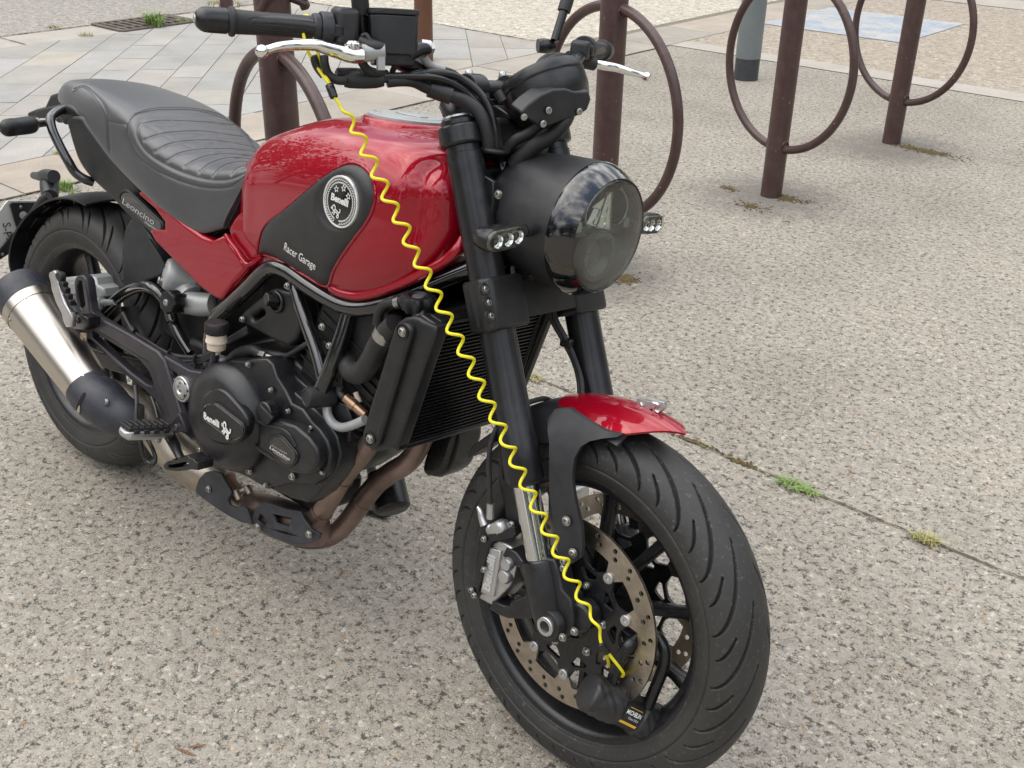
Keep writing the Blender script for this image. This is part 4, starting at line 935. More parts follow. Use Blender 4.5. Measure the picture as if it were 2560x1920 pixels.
# script on the panel
def surf_frame(bv, R, x0, y0, x1, y1):
    a_, b_ = hit(bv, R, x0, y0), hit(bv, R, x1, y1); mx_, my_ = (x0+x1)/2, (y0+y1)/2; c_ = hit(bv, R, mx_, my_); u_ = hit(bv, R, mx_+8, my_-30)
    ex_ = b_-a_; ln = np.linalg.norm(ex_); ex_ /= ln; ey_ = u_-c_; ey_ -= ex_*(ey_@ex_); ey_ /= np.linalg.norm(ey_); return (a_+b_)/2, ex_, ey_, np.cross(ex_, ey_), ln
def surf_text(name, mat, parent, bv, R, x0, y0, x1, y1, txt, h, lift=.0012, **kw):
    c_, ex_, ey_, n_, ln = surf_frame(bv, R, x0, y0, x1, y1); me = text_mesh(txt, 1, .0, **kw); xs = [v.co.x for v in me.vertices]; w_ = max(xs)-min(xs); cx = (max(xs)+min(xs))/2
    for v in me.vertices:
        q = c_+ex_*(v.co.x-cx)*ln/w_+ey_*v.co.y*h; loc, nn, i_, d_ = bv.find_nearest(Vector(q)); nn = np.array(nn); nn = nn if nn@n_ > 0 else -nn; v.co = Vector(np.array(loc)+nn*lift)
    return link_mesh(name, me, mat, parent, None)
surf_text('panel_script', 'white', pn, pbv, '7', 520, 1262, 795, 1440, 'Racer Garage', .023, shear=.35, bold=.008)
# filler cap
CAPC = np.array([.918, 0, .972]); mb = MB()
cn = np.array([-.02, 0, 1.]); cn /= np.linalg.norm(cn)
mb.lathe([(-.02, .088), (-.004, .084), (.000, .080), (.0005, .074)], CAPC, cn, 64, cap=False); mb.build('filler_collar', 'red', TKE, 60)
mb = MB(); mb.lathe([(-.002, .0745), (.0045, .0735), (.0055, .072), (.0055, .056), (.0048, .0555), (.0048, .054), (.0062, .053), (.0066, .05), (.0066, .0001)], CAPC, cn, 64, cap=False)
cap_ = mb.build('filler_cap', 'alu_paint', TKE, 30)
mb = MB(); mb.prism([CAPC+np.array(q) for q in ((-.030, -.012, .0095), (-.01, -.017, .0095), (.028, -.010, .0095), (.032, .006, .0095), (.0, .014, .0095), (-.030, .008, .0095))], (0, 0, -.004)); mb.build('key_flap', 'alu_paint', cap_, 30, .0015)
mb = MB()
for k_ in range(4): a_ = k_*math.pi/2+.6; hexbolt(mb, CAPC+np.array((.064*math.cos(a_), .064*math.sin(a_), .0055)), cn, .0035, .001, flange=False)
mb.build('cap_screw', 'alu', cap_, 30)

# ---------- seat ----------
# x, z lower edge, y lower edge, shoulder y, shoulder z, top z
ST = [(-.108, .862, .020, .022, .866, .872),
      (-.100, .850, .058, .055, .868, .880),
      (-.075, .842, .085, .076, .874, .890),
      (-.030, .838, .102, .092, .880, .897),
      (.030, .836, .113, .101, .882, .901),
      (.095, .824, .121, .108, .879, .899),
      (.160, .790, .126, .116, .874, .894),
      (.230, .760, .130, .122, .862, .884),
      (.300, .738, .134, .126, .842, .865),
      (.370, .718, .136, .126, .817, .842),
      (.450, .699, .135, .120, .800, .826),
      (.520, .690, .132, .117, .802, .823),
      (.565, .694, .131, .114, .812, .833),
      (.600, .704, .130, .110, .824, .846),
      (.622, .716, .128, .106, .832, .855)]
st = []
for (x, zl, yl, ys, zs, zt) in ST:
    zt2 = zt
    right = [(x, 0, zl+.01), (x, -yl*.85, zl+.004), (x, -yl, zl+.002), (x, -(yl*.6+ys*.4)-.004, zl*.5+zs*.5), (x, -ys, zs), (x, -ys*.82, zs*.4+zt2*.6), (x, -ys*.45, zt2-.002), (x, 0, zt2)]
    kx = .42*max(0, min(1, (x-.50)/.10)); right = [(a_+kx*(c_-.79), b_, c_) for a_, b_, c_ in right]
    st.append([np.array(q) for q in right+[(a_, -b_, c_) for a_, b_, c_ in right[::-1][1:]]])
g = dense(st, 266, 210)
STE = empty('seat', BIKE)
seat0 = MB().loft([r_[:-1] for r_ in g]).build('tmp', 'leather'); sb = bvh(seat0)
# panel outline and pleats, read on the seat
panO = [(820, 800), (860, 745), (960, 712), (1080, 703), (1250, 710), (1400, 745), (1500, 790), (1560, 850), (1620, 930), (1665, 1000)]
panL = [(820, 800), (815, 860), (850, 950), (920, 1030), (1030, 1100), (1170, 1160), (1320, 1195), (1420, 1200), (1500, 1185), (1560, 1140), (1620, 1080)]
inL = [(890, 800), (880, 860), (910, 930), (960, 985), (1060, 1050), (1180, 1105), (1300, 1140), (1400, 1152), (1480, 1145), (1560, 1115), (1625, 1075)]
inO = [(890, 800), (920, 760), (1000, 742), (1150, 742), (1300, 755), (1420, 785), (1500, 820)]
pleats = [[(895, 803), (1000, 782), (1150, 782), (1320, 790), (1450, 805), (1520, 805)], [(925, 900), (1030, 865), (1160, 850), (1330, 850), (1450, 870), (1565, 885)], [(990, 975), (1100, 925), (1250, 907), (1400, 910), (1520, 930), (1620, 950)], [(1070, 1035), (1150, 990), (1280, 966), (1420, 962), (1550, 968), (1650, 985)], [(1190, 1070), (1260, 1030), (1370, 1000), (1500, 997), (1640, 1012)], [(1280, 1108), (1340, 1060), (1440, 1025), (1550, 1022), (1640, 1035)], [(1365, 1132), (1420, 1080), (1500, 1050), (1625, 1048)], [(1490, 1120), (1530, 1085), (1600, 1065)]]
seam1 = [(475, 570), (540, 550), (620, 610), (680, 700), (695, 790), (700, 880), (705, 975)]
seam1b = [(470, 590), (530, 562), (605, 620), (668, 710), (682, 800), (688, 880), (694, 965)]
seam2 = [(693, 768), (750, 785), (815, 797)]
def seat_line(pts): return hits(sb, '1', pts, 0, 10)
cuts = []
for ln_, dp, wd in [(panO, .0022, .004), (panL, .0022, .004), (inL, .0035, .005), (inO, .0030, .005), (seam1, .002, .0035), (seam2, .0015, .003)]+[(q, .0036, .0042) for q in pleats]:
    h_ = seat_line(ln_); 
    for sg in (1, -1):
        if len(h_) > 1: cuts.append((np.array([(a_[0], a_[1]*sg, a_[2]) for a_ in h_]), dp, wd))
seat_rows = []
for r_ in g:
    A_ = np.array(r_); disp = np.zeros(len(A_))
    for C_, dp, wd in cuts:
        # distance to the polyline
        P0, P1 = C_[:-1], C_[1:]; D_ = P1-P0; L2 = (D_**2).sum(1)+1e-12
        t = np.clip(((A_[:, None, :]-P0[None])*D_[None]).sum(2)/L2[None], 0, 1); dist = np.sqrt(((A_[:, None, :]-(P0[None]+t[..., None]*D_[None]))**2).sum(2)).min(1)
        disp = np.maximum(disp, dp*np.exp(-(dist/wd)**1.6))
    dirn = np.zeros_like(A_); dirn[:, 1] = np.clip(A_[:, 1]/.13, -1, 1)*.6; dirn[:, 2] = .8
    seat_rows.append([q for q in (A_-dirn*disp[:, None])])
bpy.data.objects.remove(seat0)
seat = MB().loft([r_[:-1] for r_ in seat_rows]).build('seat_cushion', 'leather', STE, 80)
sb2 = bvh(seat)
mb = MB()
def stitches(mb, ln_, off=0.0004):
    h_ = hits(sb2, '1', ln_, off, 14)
    acc = 0; 
    if len(h_) < 3: return
    d = np.cumsum([0]+[np.linalg.norm(h_[i+1]-h_[i]) for i in range(len(h_)-1)]); A_ = np.array(h_)
    for s0 in np.arange(0, d[-1], .0058):
        q0 = np.array([np.interp(s0, d, A_[:, k_]) for k_ in range(3)]); q1 = np.array([np.interp(min(s0+.0040, d[-1]), d, A_[:, k_]) for k_ in range(3)]); mb.tube([q0, q1], .00055, 5, 0)
for l_ in (panO, panL, inL, seam1, seam1b, seam2, [(a_+12, b_+10) for a_, b_ in panL[1:]], [(a_+2, b_-12) for a_, b_ in panO[1:-1]]): stitches(mb, l_)
for l_ in pleats: stitches(mb, [(a_, b_-7) for a_, b_ in l_], .0003)
mb.build('stitching', 'thread', STE, None)
# piping along the seat nose by the tank
nose = hits(sb2, '1', [(1745, 1005), (1700, 1015), (1650, 1065), (1600, 1130), (1565, 1210), (1530, 1310), (1480, 1410), (1440, 1480)], .001, 5)
if len(nose) > 3: mb = MB(); mb.tube(nose, .0022, 8, 0); mb.build('seat_piping', 'rubber', STE)

# ---------- tail and side covers ----------
TL = empty('tail_unit', BIKE)
tail = PL('1', [(430, 770), (530, 748), (560, 790), (640, 900), (700, 985), (790, 1080), (880, 1170), (890, 1225), (880, 1290), (930, 1370), (1010, 1440), (950, 1475), (850, 1410), (770, 1330), (700, 1255), (640, 1200), (570, 1130), (510, 1040), (470, 930), (448, 850)], -.125)
plate('tail_side_panel', 'plastic', TL, tail, -.128, .045, .010, smooth=60, res=4, rnd=4)
tailL = [q*np.array((1, -1, 1)) for q in tail]; plate('tail_side_panel', 'plastic', TL, tailL, .128, .045, .008, smooth=60, rnd=3)
blk_ = PL('1', [(560, 770), (690, 960), (880, 1170), (1000, 1270), (1200, 1430), (1340, 1500), (1430, 1480), (1380, 1520), (1200, 1480), (1000, 1340), (900, 1240), (830, 1190), (700, 1080), (600, 950)], -.112)
plate('seat_base', 'dark', TL, blk_, -.114, .22, .002)
# swooping rear end of the tail
rear = PL('1', [(232, 742), (240, 720), (290, 700), (350, 685), (385, 610), (440, 592), (470, 600), (480, 650), (500, 690), (530, 750), (425, 790), (400, 765), (330, 748), (250, 758)], -.06)
plate('tail_rear_cover', 'plastic', TL, rear, -.085, .17, .010, smooth=60, res=4)
corner = PL('1', [(240, 715), (345, 682), (430, 668), (490, 690), (535, 748), (455, 772), (425, 800), (405, 770), (340, 752), (255, 760), (232, 742)], -.115)
plate('tail_corner', 'plastic', TL, corner, -.122, .03, .007, smooth=60, res=4, rnd=3)
# grab handles
for sg in (1, -1):
    pts = P3('1', [(470, 700, -.10), (400, 705, -.125), (345, 735, -.150), (325, 765, -.163), (335, 830, -.168), (385, 940, -.165), (440, 1040, -.158), (485, 1110, -.148), (540, 1150, -.135), (600, 1172, -.118)])
    mb = MB(); mb.tube([q*np.array((1, sg, 1)) for q in pts], .0098, 16, 8); mb.build('grab_handle', 'gloss', TL)
# oval name badge on the right tail panel
def pill(x0, y0, x1, y1, hw, n=12):
    d = np.array([x1-x0, y1-y0], float); ln = np.linalg.norm(d); d /= ln; n_ = np.array([-d[1], d[0]]); out = []
    for k_ in range(n+1): a_ = math.pi/2+math.pi*k_/n; out.append(np.array([x0, y0])+hw*(math.cos(a_)*d+math.sin(a_)*n_))
    for k_ in range(n+1): a_ = -math.pi/2+math.pi*k_/n; out.append(np.array([x1, y1])+hw*(math.cos(a_)*d+math.sin(a_)*n_))
    return [tuple(q) for q in out]
nb_ = plate('name_badge', 'plastic', TL, PL('1', pill(805, 1268, 1008, 1460, 52), -.13), -.1325, .012, .003, smooth=60)
plate('badge_inlay', 'piano', nb_, PL('1', pill(812, 1272, 1002, 1455, 34), -.1335), -.1340, .003, .0006, smooth=60)
mb = MB(); loop = PL('1', pill(808, 1270, 1005, 1458, 41), -.1345); mb.tube([np.array((q[0], -.1332, q[2])) for q in loop], .0011, 6, 0, closed=True); mb.build('badge_rim', 'satin', nb_)
def flat_text(name, mat, parent, R, x0, y0, x1, y1, Y, txt, hpx, lift=0, **kw):
    a_, b_ = P(R, x0, y0, Y), P(R, x1, y1, Y); ex_ = b_-a_; ln = np.linalg.norm(ex_); ex_ /= ln; d_ = np.array([y1-y0, -(x1-x0)], float); d_ /= np.linalg.norm(d_); d_ = np.array([0, -1.])
    up = P(R, (x0+x1)/2+d_[0]*hpx, (y0+y1)/2+d_[1]*hpx, Y)-(a_+b_)/2; hh = np.linalg.norm(up); sh = (up@ex_)/hh; ey_ = np.cross((0, -1., 0), ex_) if Y < 0 else np.cross((0, 1., 0), ex_)
    me = text_mesh(txt, 1, 0, **kw); xs = [v.co.x for v in me.vertices]; w_ = max(xs)-min(xs); cx = (max(xs)+min(xs))/2; hy = abs(up@ey_); sk = (up@ex_)
    for v in me.vertices:
        q = (a_+b_)/2+ex_*((v.co.x-cx)*ln/w_+v.co.y*sk)+ey_*v.co.y*hy; v.co = Vector((q[0], Y, q[2]))
    return link_mesh(name, me, mat, parent, None)
flat_text('name_script', 'silver_print', nb_, '1', 785, 1290, 990, 1432, -.1345, 'Leoncino', 62, shear=.25, bold=-.006)
flat_text('name_subscript', 'silver_print', nb_, '1', 930, 1425, 1008, 1478, -.1345, 'cinquecento', 26, shear=.2, bold=.002)
# red side cover
sc = PL('1', [(888, 1232), (930, 1225), (960, 1240), (1100, 1360), (1200, 1445), (1300, 1515), (1370, 1545), (1445, 1510), (1470, 1540), (1500, 1583)], -.135)+PL('4', [(1545, 105), (1590, 185), (1500, 290), (1430, 385), (1395, 382), (1280, 300), (1150, 165), (1000, 15)], -.135)+PL('1', [(960, 1480), (990, 1470), (1060, 1470), (1058, 1430), (1000, 1350), (900, 1265)], -.135)
sco = plate('side_cover', 'red', TL, sc, -.137, .030, .008, smooth=60, res=5)
plate('side_cover_fold', 'red', TL, PL('4', [(1592, 178), (1600, 195), (1440, 385), (1418, 388), (1395, 380), (1410, 370)], -.13), -.132, .022, .004, smooth=60)
mb = MB(); mb.tube(P3('1', [(1450, 1510, -.1375), (1480, 1560, -.138), (1520, 1610, -.138)])+P3('4', [(1555, 125, -.1385), (1590, 160, -.137), (1640, 140, -.135), (1680, 105, -.132)]), .0042, 10, 6); mb.build('tank_corner_lip', 'red', TKE)
# filler of the tank's lower rear corner
cor = PL('7', [(30, 1130), (60, 1050), (140, 960), (330, 1000), (350, 1110), (320, 1210), (302, 1300), (312, 1348), (250, 1400), (200, 1420), (160, 1400), (100, 1290)], -.128)
plate('tank_corner', 'red', TKE, cor, -.128, .05, .010, smooth=70, res=6, rnd=3)
plate('side_cover', 'red', TL, [q*np.array((1, -1, 1)) for q in sc], .137, .03, .008, smooth=60)
# tail turn signals
def tail_signal(pts, parent):
    mb = MB(); mb.tube(pts[:2], [.007, .0075], 14, 0); mb.tube(pts[2:], [.010, .0145, .0155, .0145, .008][:len(pts)-2], 16, 5, flat=1.15); o_ = mb.build('turn_signal', 'plastic', parent, 60); return o_
q = P3('1', [(305, 790, -.155), (225, 800, -.19), (235, 797, -.188), (215, 800, -.195), (110, 815, -.235), (35, 822, -.265), (6, 822, -.275)])
ts = tail_signal(q, TL)
mb = MB(); mb.tube([q[3]+np.array((0, -.004, .0155))*0+(q[3]-q[3]), q[3]], .001, 4, 0)
# left one, seen upright behind the tyre
LP_ = empty('number_plate_bracket', BIKE)
sgn = MB(); c0 = P('T', 650, 470, .10); c1 = P('T', 640, 300, .12); c2 = P('T', 600, 200, .13)
sgn.tube([c0, P('T', 645, 400, .11), c1, P('T', 630, 220, .12)], [.020, .0235, .024, .021], 24, 6); sgn.tube([P('T', 700, 215, .11), P('T', 600, 205, .12), P('T', 520, 210, .14), P('T', 440, 200, .17)], [.017, .018, .013, .010], 18, 6)
ts2 = sgn.build('turn_signal', 'plastic_grey', LP_, 60)
pl_ = MB()
X0 = -.46
pf = [PX('T', a_, b_, X0) for a_, b_ in ((60, 560), (95, 525), (530, 520), (1120, 487), (1135, 500), (1125, 560), (900, 700), (400, 1100), (0, 1180), (-180, 1240), (-180, 900))]
pl_.prism(pf, (.004, 0, 0)); pl_.build('number_plate', 'plate_white', LP_, None)
bf = [PX('T', a_, b_, X0+.006) for a_, b_ in ((120, 570), (150, 548), (530, 545), (1120, 490), (1130, 545), (1000, 900), (300, 1000), (200, 850))]
mb = MB(); mb.prism(bf, (.006, 0, 0)); mb.build('plate_backing', 'dark', LP_, None)
mb = MB(); mb.prism([PX('T', a_, b_, X0+.012) for a_, b_ in ((-30, 1180), (180, 930), (250, 980), (150, 1180), (0, 1275), (-60, 1290))], (.006, 0, 0)); mb.build('plate_strut', 'dark', LP_, None)
mb = MB()
for a_, b_ in ((270, 608), (30, 1222)): hexbolt(mb, PX('T', a_, b_, X0+.019), (1, 0, 0), .004, .003)
mb.build('plate_bolt', 'bolt', LP_, 30)
mb = MB()
for a_, b_ in ((710, 597), (300, 715)): mb.lathe([(0, .010), (.002, .010), (.003, .006), (.003, .0001)], PX('T', a_, b_, X0+.013), (1, 0, 0), 20, cap=False)
mb.build('plate_reflector', 'alu_paint', LP_, 30)
ta_, tb_ = PX('T', 85, 890, X0+.0045), PX('T', 100, 1040, X0+.0045); ex_ = (tb_-ta_)/np.linalg.norm(tb_-ta_)
text('plate_lettering', 'thread', LP_, 'S-P-1', .03, (ta_+tb_)/2+np.array((.0005, 0, 0)), ex_, np.cross((1, 0, 0), ex_), .0003)
# rear splash guard behind the wheel
mb = MB(); rings = []
arc = [(1120, 575), (1000, 520), (880, 488), (760, 487), (620, 520), (480, 600), (360, 700), (260, 830), (180, 980), (135, 1130), (122, 1270), (135, 1400), (175, 1510), (250, 1580)]
arc = [tuple(q) for q in spline([np.array(q, float) for q in arc], 4)]
for i, (a_, b_) in enumerate(arc):
    f_ = i/(len(arc)-1); c_ = P('T', a_, b_, -.085); hw = .088; r0 = c_-RWC; r0[1] = 0; u_ = r0/np.linalg.norm(r0)
    ring = []
    for q in (-1, -.8, -.4, 0, .4, .8, 1): ring.append(np.array([c_[0], q*hw, c_[2]])+u_*(.010*(1-q*q)))
    for q in (1, .8, .4, 0, -.4, -.8, -1): ring.append(np.array([c_[0], q*(hw-.002), c_[2]])+u_*(.010*(1-q*q)-.004-(.0 if abs(q) < 1 else -.0)))
    rings.append(ring)
mb.loft(rings); sgd = mb.build('splash_guard', 'plastic', BIKE, 50)
mb = MB()
for i in range(6, len(arc)-4, 6):
    c_ = P('T', *arc[i], -.08); r0 = c_-RWC; r0[1] = 0; u_ = r0/np.linalg.norm(r0); mb.box((c_-u_*.006)*np.array((1, 0, 1)), (.010, .155, .003), u_, (0, 1, 0))
for y in (-.05, -.02, .02, .05):
    mb.tube([np.array([P('T', *arc[i], -.08)[0], y, P('T', *arc[i], -.08)[2]])-np.array([P('T', *arc[i], -.08)[0], 0, P('T', *arc[i], -.08)[2]-.312])/.38*.004 for i in range(4, len(arc)-3, 3)], .002, 6, 0)
mb.build('guard_ribs', 'plastic', sgd, None)
# support arm of the guard
mb = MB(); mb.tube(P3('T', [(640, 470, .06), (560, 520, .05), (420, 700, .03)]), [.014, .012, .01], 12, 5); mb.build('guard_arm', 'dark', LP_)
# ---------- frame ----------
FR = empty('frame', BIKE)
def T3(name, mat, parent, pts, r, mirror=True, seg=18, sm=8, **kw):
    for sg in ((1, -1) if mirror else (1,)):
        mb = MB(); mb.tube([q*np.array((1, sg, 1)) for q in pts], r, seg, sm, **kw); o_ = mb.build(name, mat, parent, 50)
    return o_
T3('main_tube', 'gloss', FR, P3('5', [(1900, 165, -.060), (1700, 245, -.085), (1500, 335, -.108), (1320, 412, -.120), (1180, 440, -.125), (1060, 425, -.127), (960, 378, -.128), (820, 290, -.13), (690, 200, -.13), (610, 178, -.13), (545, 205, -.13), (450, 300, -.13), (340, 405, -.13), (240, 500, -.13), (205, 600, -.13), (190, 760, -.13), (190, 900, -.13)]), .0150)
T3('down_tube', 'gloss', FR, P3('5', [(740, 300, -.12), (775, 420, -.125), (830, 580, -.132), (885, 740, -.138), (925, 900, -.145)]), .0125)
T3('down_tube', 'gloss', FR, P3('5', [(1085, 480, -.12), (1050, 600, -.128), (1000, 740, -.138), (950, 870, -.145), (890, 1000, -.150)]), .0140)
mb = MB(); mb.lathe([(-.03, .0185), (.016, .0185), (.021, .0165), (.022, .013), (.0205, .012), (.0205, .0001)], P('5', 880, 1010, -.155), (-.25, -1, .05), 32, cap=False); mb.build('frame_plug', 'rubber', FR, 40)
T3('subframe_tube', 'gloss', FR, P3('4', [(640, 500, -.11), (740, 390, -.112), (830, 325, -.114), (930, 298, -.115), (1010, 330, -.115), (1070, 400, -.11), (1110, 520, -.11)]), .0125)
T3('subframe_tube', 'gloss', FR, P3('4', [(1090, 470, -.10), (1150, 600, -.10), (1230, 730, -.10)]), .011)
T3('subframe_tube', 'gloss', FR, P3('4', [(1480, 150, -.09), (1200, 60, -.09), (900, -60, -.09)]), .012)
T3('frame_brace', 'dark', FR, P3('4', [(880, 420, -.06), (900, 560, -.06), (960, 720, -.06)]), .035, mirror=False)
# ---------- dark masses inside: battery box, swingarm, shock, crankcase ----------
IN = empty('swingarm', BIKE)
for sg in (-1, 1):
    mb = MB(); q = [(.555, .39), (.50, .40), (.35, .375), (.15, .335), (.02, .325), (-.03, .32), (-.03, .30), (.02, .295), (.20, .305), (.40, .335), (.52, .35), (.56, .36)]
    mb.prism([(a_, sg*.115, b_) for a_, b_ in q], (0, -sg*.030, 0)); mb.build('swingarm_leg', 'satin', IN, 30, .005)
    mb = MB(); mb.lathe([(-.01, .017), (.014, .017), (.016, .013)], (0, sg*.118, .312), (0, sg, 0), 6); mb.build('wheel_nut', 'bolt', IN, 30)
mb = MB(); mb.box((.42, 0, .56), (.20, .15, .28)); mb.box((.50, 0, .40), (.10, .20, .12)); mb.box((.33, 0, .66), (.2, .13, .10)); mb.build('battery_box', 'dark', BIKE, 30, .012)
EN = empty('engine', BIKE)
mb = MB()
q = [(.60, .31), (.64, .27), (.74, .25), (.82, .265), (.88, .32), (.93, .38), (.955, .44), (.92, .50), (.78, .53), (.64, .50), (.58, .42)]
mb.prism([(a_, -.115, b_) for a_, b_ in q], (0, .23, 0)); mb.build('crankcase', 'cast', EN, 30, .01)
mb = MB(); mb.box((.75, .0, .235), (.16, .12, .06)); mb.build('sump', 'cast', EN, 30, .01)
mb = MB()
q = [(.80, .48), (.97, .42), (1.06, .62), (1.05, .68), (.92, .71), (.86, .66)]
mb.prism([(a_, -.115, b_) for a_, b_ in q], (0, .23, 0)); mb.build('cylinder_head', 'dark', EN, 30, .012)
mb = MB()
for k_ in range(9): f_ = k_/8; c_ = np.array((.895, 0, .475))*(1-f_)+np.array((.955, 0, .60))*f_; mb.box(c_, (.19, .238, .003), (.93, 0, -.36), (0, 1, 0))
mb.build('cooling_fins', 'dark', EN, 30)
mb = MB(); mb.box((.72, 0, .60), (.16, .16, .14)); mb.build('throttle_body', 'dark', EN, 30, .02, 3)
# right crankcase cover with the joint line and lugs
cc = [(425, 775), (470, 765), (560, 762), (600, 800), (625, 880), (680, 965), (720, 1050), (790, 1085), (850, 1165), (900, 1215), (950, 1290), (975, 1370), (965, 1460), (935, 1520), (860, 1575), (720, 1560), (560, 1600), (440, 1530), (330, 1480), (200, 1460), (130, 1380), (110, 1200), (115, 1050), (160, 920), (250, 820), (330, 770)]
plate('crankcase_cover', 'cast', EN, PL('5', cc, -.160), -.162, .05, .005, smooth=60, res=3)
cc2 = [(620, 880), (760, 1000), (830, 1060), (930, 1140), (1010, 1260), (1040, 1380), (1010, 1480), (950, 1560), (880, 1650), (820, 1690), (700, 1650), (600, 1610), (640, 1300)]
plate('engine_side', 'cast', EN, PL('5', cc2, -.145), -.146, .05, .004, smooth=60)
cc3 = [(700, 840), (800, 930), (930, 1010), (1070, 1060), (1105, 1150), (1090, 1280), (1030, 1400), (955, 1540), (850, 1690), (700, 1660), (640, 1300)]
plate('engine_side', 'cast', EN, PL('5', cc3, -.125), -.126, .05, .004, smooth=60)
# clutch cover dome
CC = P('5', 318, 1140, -.172); mb = MB()
mb.lathe([(-.02, .104), (.000, .104), (.008, .102), (.016, .096), (.028, .086), (.033, .070), (.034, .050), (.034, .0001)], CC, (.03, -1, 0), 72, cap=False); mb.build('clutch_cover', 'cast', EN, 50)
# flattened lower pad of the cover and inset plate with the word
cvy = -.206
pd = plate('cover_pad', 'satin', EN, PL('5', [(140, 1020), (200, 960), (270, 965), (350, 1040), (430, 1150), (425, 1230), (380, 1300), (300, 1320), (200, 1290), (140, 1210), (128, 1100)], cvy-.002), cvy-.003, .02, .006, smooth=60, rnd=4, res=4)
il = plate('cover_inlay', 'satin', pd, PL('5', pill(205, 1115, 345, 1225, 72), cvy-.008), cvy-.009, .012, .002, smooth=60)
mb = MB(); mb.tube(PL('5', pill(205, 1115, 345, 1225, 60), cvy-.0095), .0012, 6, 0, closed=True); mb.build('inlay_rim', 'gloss', il)
flat_text('cover_word', 'white', il, '5', 152, 1128, 252, 1190, cvy-.0100, 'Benelli', 62, bold=.03)
mb = MB()
lo = PL('5', [(250, 1190), (315, 1245)], cvy-.0102); ex_ = lo[1]-lo[0]; ln_ = np.linalg.norm(ex_)/.85; ex_ /= np.linalg.norm(ex_); ey_ = np.cross((0, -1., 0), ex_)
for s_ in LION: stroke(mb, s_, .045, f=lambda x, y, h: (lo[0]+lo[1])/2+ex_*(x+.25)*ln_*.95+ey_*(y+.33)*ln_*1.25+np.array((0, -h, 0)), h=.0004)
mb.build('cover_lion', 'white', il, None)
# lower gear cover with the small oval plate
hs = [(498, 1172), (560, 1158), (640, 1165), (740, 1195), (830, 1270), (880, 1340), (893, 1430), (860, 1495), (800, 1510), (720, 1495), (600, 1420), (490, 1345), (486, 1318), (508, 1300), (505, 1210)]
gc = plate('gear_cover', 'cast', EN, PL('5', hs, -.182), -.184, .03, .007, smooth=60, res=4)
mb = MB(); mb.tube(PL('5', [(495, 1170), (540, 1185), (640, 1210), (700, 1250), (745, 1330)], -.1845), .003, 8, 6); mb.tube(PL('5', [(490, 1330), (560, 1380), (640, 1425), (700, 1455)], -.1845), .003, 8, 6); mb.build('cover_rib', 'cast', gc)
op = plate('oval_plate', 'satin', gc, PL('5', pill(625, 1315, 695, 1395, 66), -.186), -.188, .01, .002, smooth=60)
plate('oval_inlay', 'piano', op, PL('5', pill(625, 1315, 695, 1395, 48), -.189), -.1895, .004, .0006, smooth=60)
flat_text('plate_line', 'silver_print', op, '5', 590, 1322, 688, 1375, -.1900, 'FOR ME, A LEONCINO', 14, bold=.0)
flat_text('plate_script', 'white', op, '5', 575, 1330, 705, 1412, -.1900, 'Leoncino', 32, shear=.3)
flat_text('plate_line', 'silver_print', op, '5', 600, 1362, 690, 1418, -.1900, 'cinquecento', 14)
mb = MB(); kc = P('5', 560, 1108, -.184); mb.lathe([(-.01, .0205), (.006, .0205), (.008, .0185), (.008, .0001)], kc, (0, -1, 0), 40, cap=False)
oc = mb.build('oil_cap', 'satin', EN, 40)
mb = MB(); a_, b_ = P('5', 520, 1065, -.193), P('5', 598, 1148, -.193); d_ = (b_-a_)/np.linalg.norm(b_-a_); mb.box((a_+b_)/2, (.038, .006, .006), d_, np.cross((0, -1, 0), d_), (0, -1, 0)); mb.build('oil_cap_grip', 'satin', oc, 30, .001)
mb = MB()
for a_, b_ in ((443, 800), (590, 965), (700, 1100), (852, 1205), (940, 1360), (922, 1493), (725, 1520), (553, 1580), (450, 1485), (133, 1345)): hexbolt(mb, P('5', a_, b_, -.166 if a_ < 800 else -.160), (0, -1, 0), .0062 if a_ in (133, 450, 725) else .0048, .006, socket=a_ in (133, 450, 725))
mb.build('engine_bolt', 'bolt', EN, 30)
for (x0, y0), (x1, y1) in (((590, 965), (760, 1060)), ((700, 1100), (760, 1090)), ((852, 1205), (900, 1190)), ((940, 1360), (990, 1340)), ((640, 935), (660, 1010))):
    mb = MB(); mb.tube([P('5', x0, y0, -.156), P('5', (x0+x1)/2+4, (y0+y1)/2-4, -.150), P('5', x1, y1, -.142)], .0052, 10, 4); mb.build('case_lug', 'cast', EN)
mb = MB(); mb.tube([P('5', 270, 880, -.150), P('5', 268, 830, -.150), P('5', 262, 775, -.150)], [.014, .0135, .013], 20, 3); mb.build('filler_neck', 'cast', EN)
mb = MB(); mb.lathe([(0, .0095), (.012, .0095), (.014, .008), (.016, .004), (.016, .0001)], P('5', 265, 795, -.150), (0, -.1, 1), 20, cap=False); mb.build('breather_cap', 'alu_paint', EN, 40)
mb = MB(); mb.tube(P3('5', [(330, 800, -.12), (380, 740, -.12), (470, 710, -.12), (520, 735, -.12)]), [.018, .014, .011, .009], 14, 6); mb.build('sensor_boot', 'rubber', EN)
mb = MB(); c_, d_ = P('5', 505, 728, -.12), P('5', 620, 765, -.12); mb.tube([c_, c_*.55+d_*.45], .0088, 6, 0); mb.tube([c_*.5+d_*.5, d_], [.0055, .0045], 12, 0); mb.build('hose_union', 'bolt', EN)
T3('wiring', 'hose', EN, P3('5', [(615, 762, -.12), (700, 740, -.12), (780, 690, -.122), (840, 655, -.12), (900, 630, -.11)]), .0050, False)
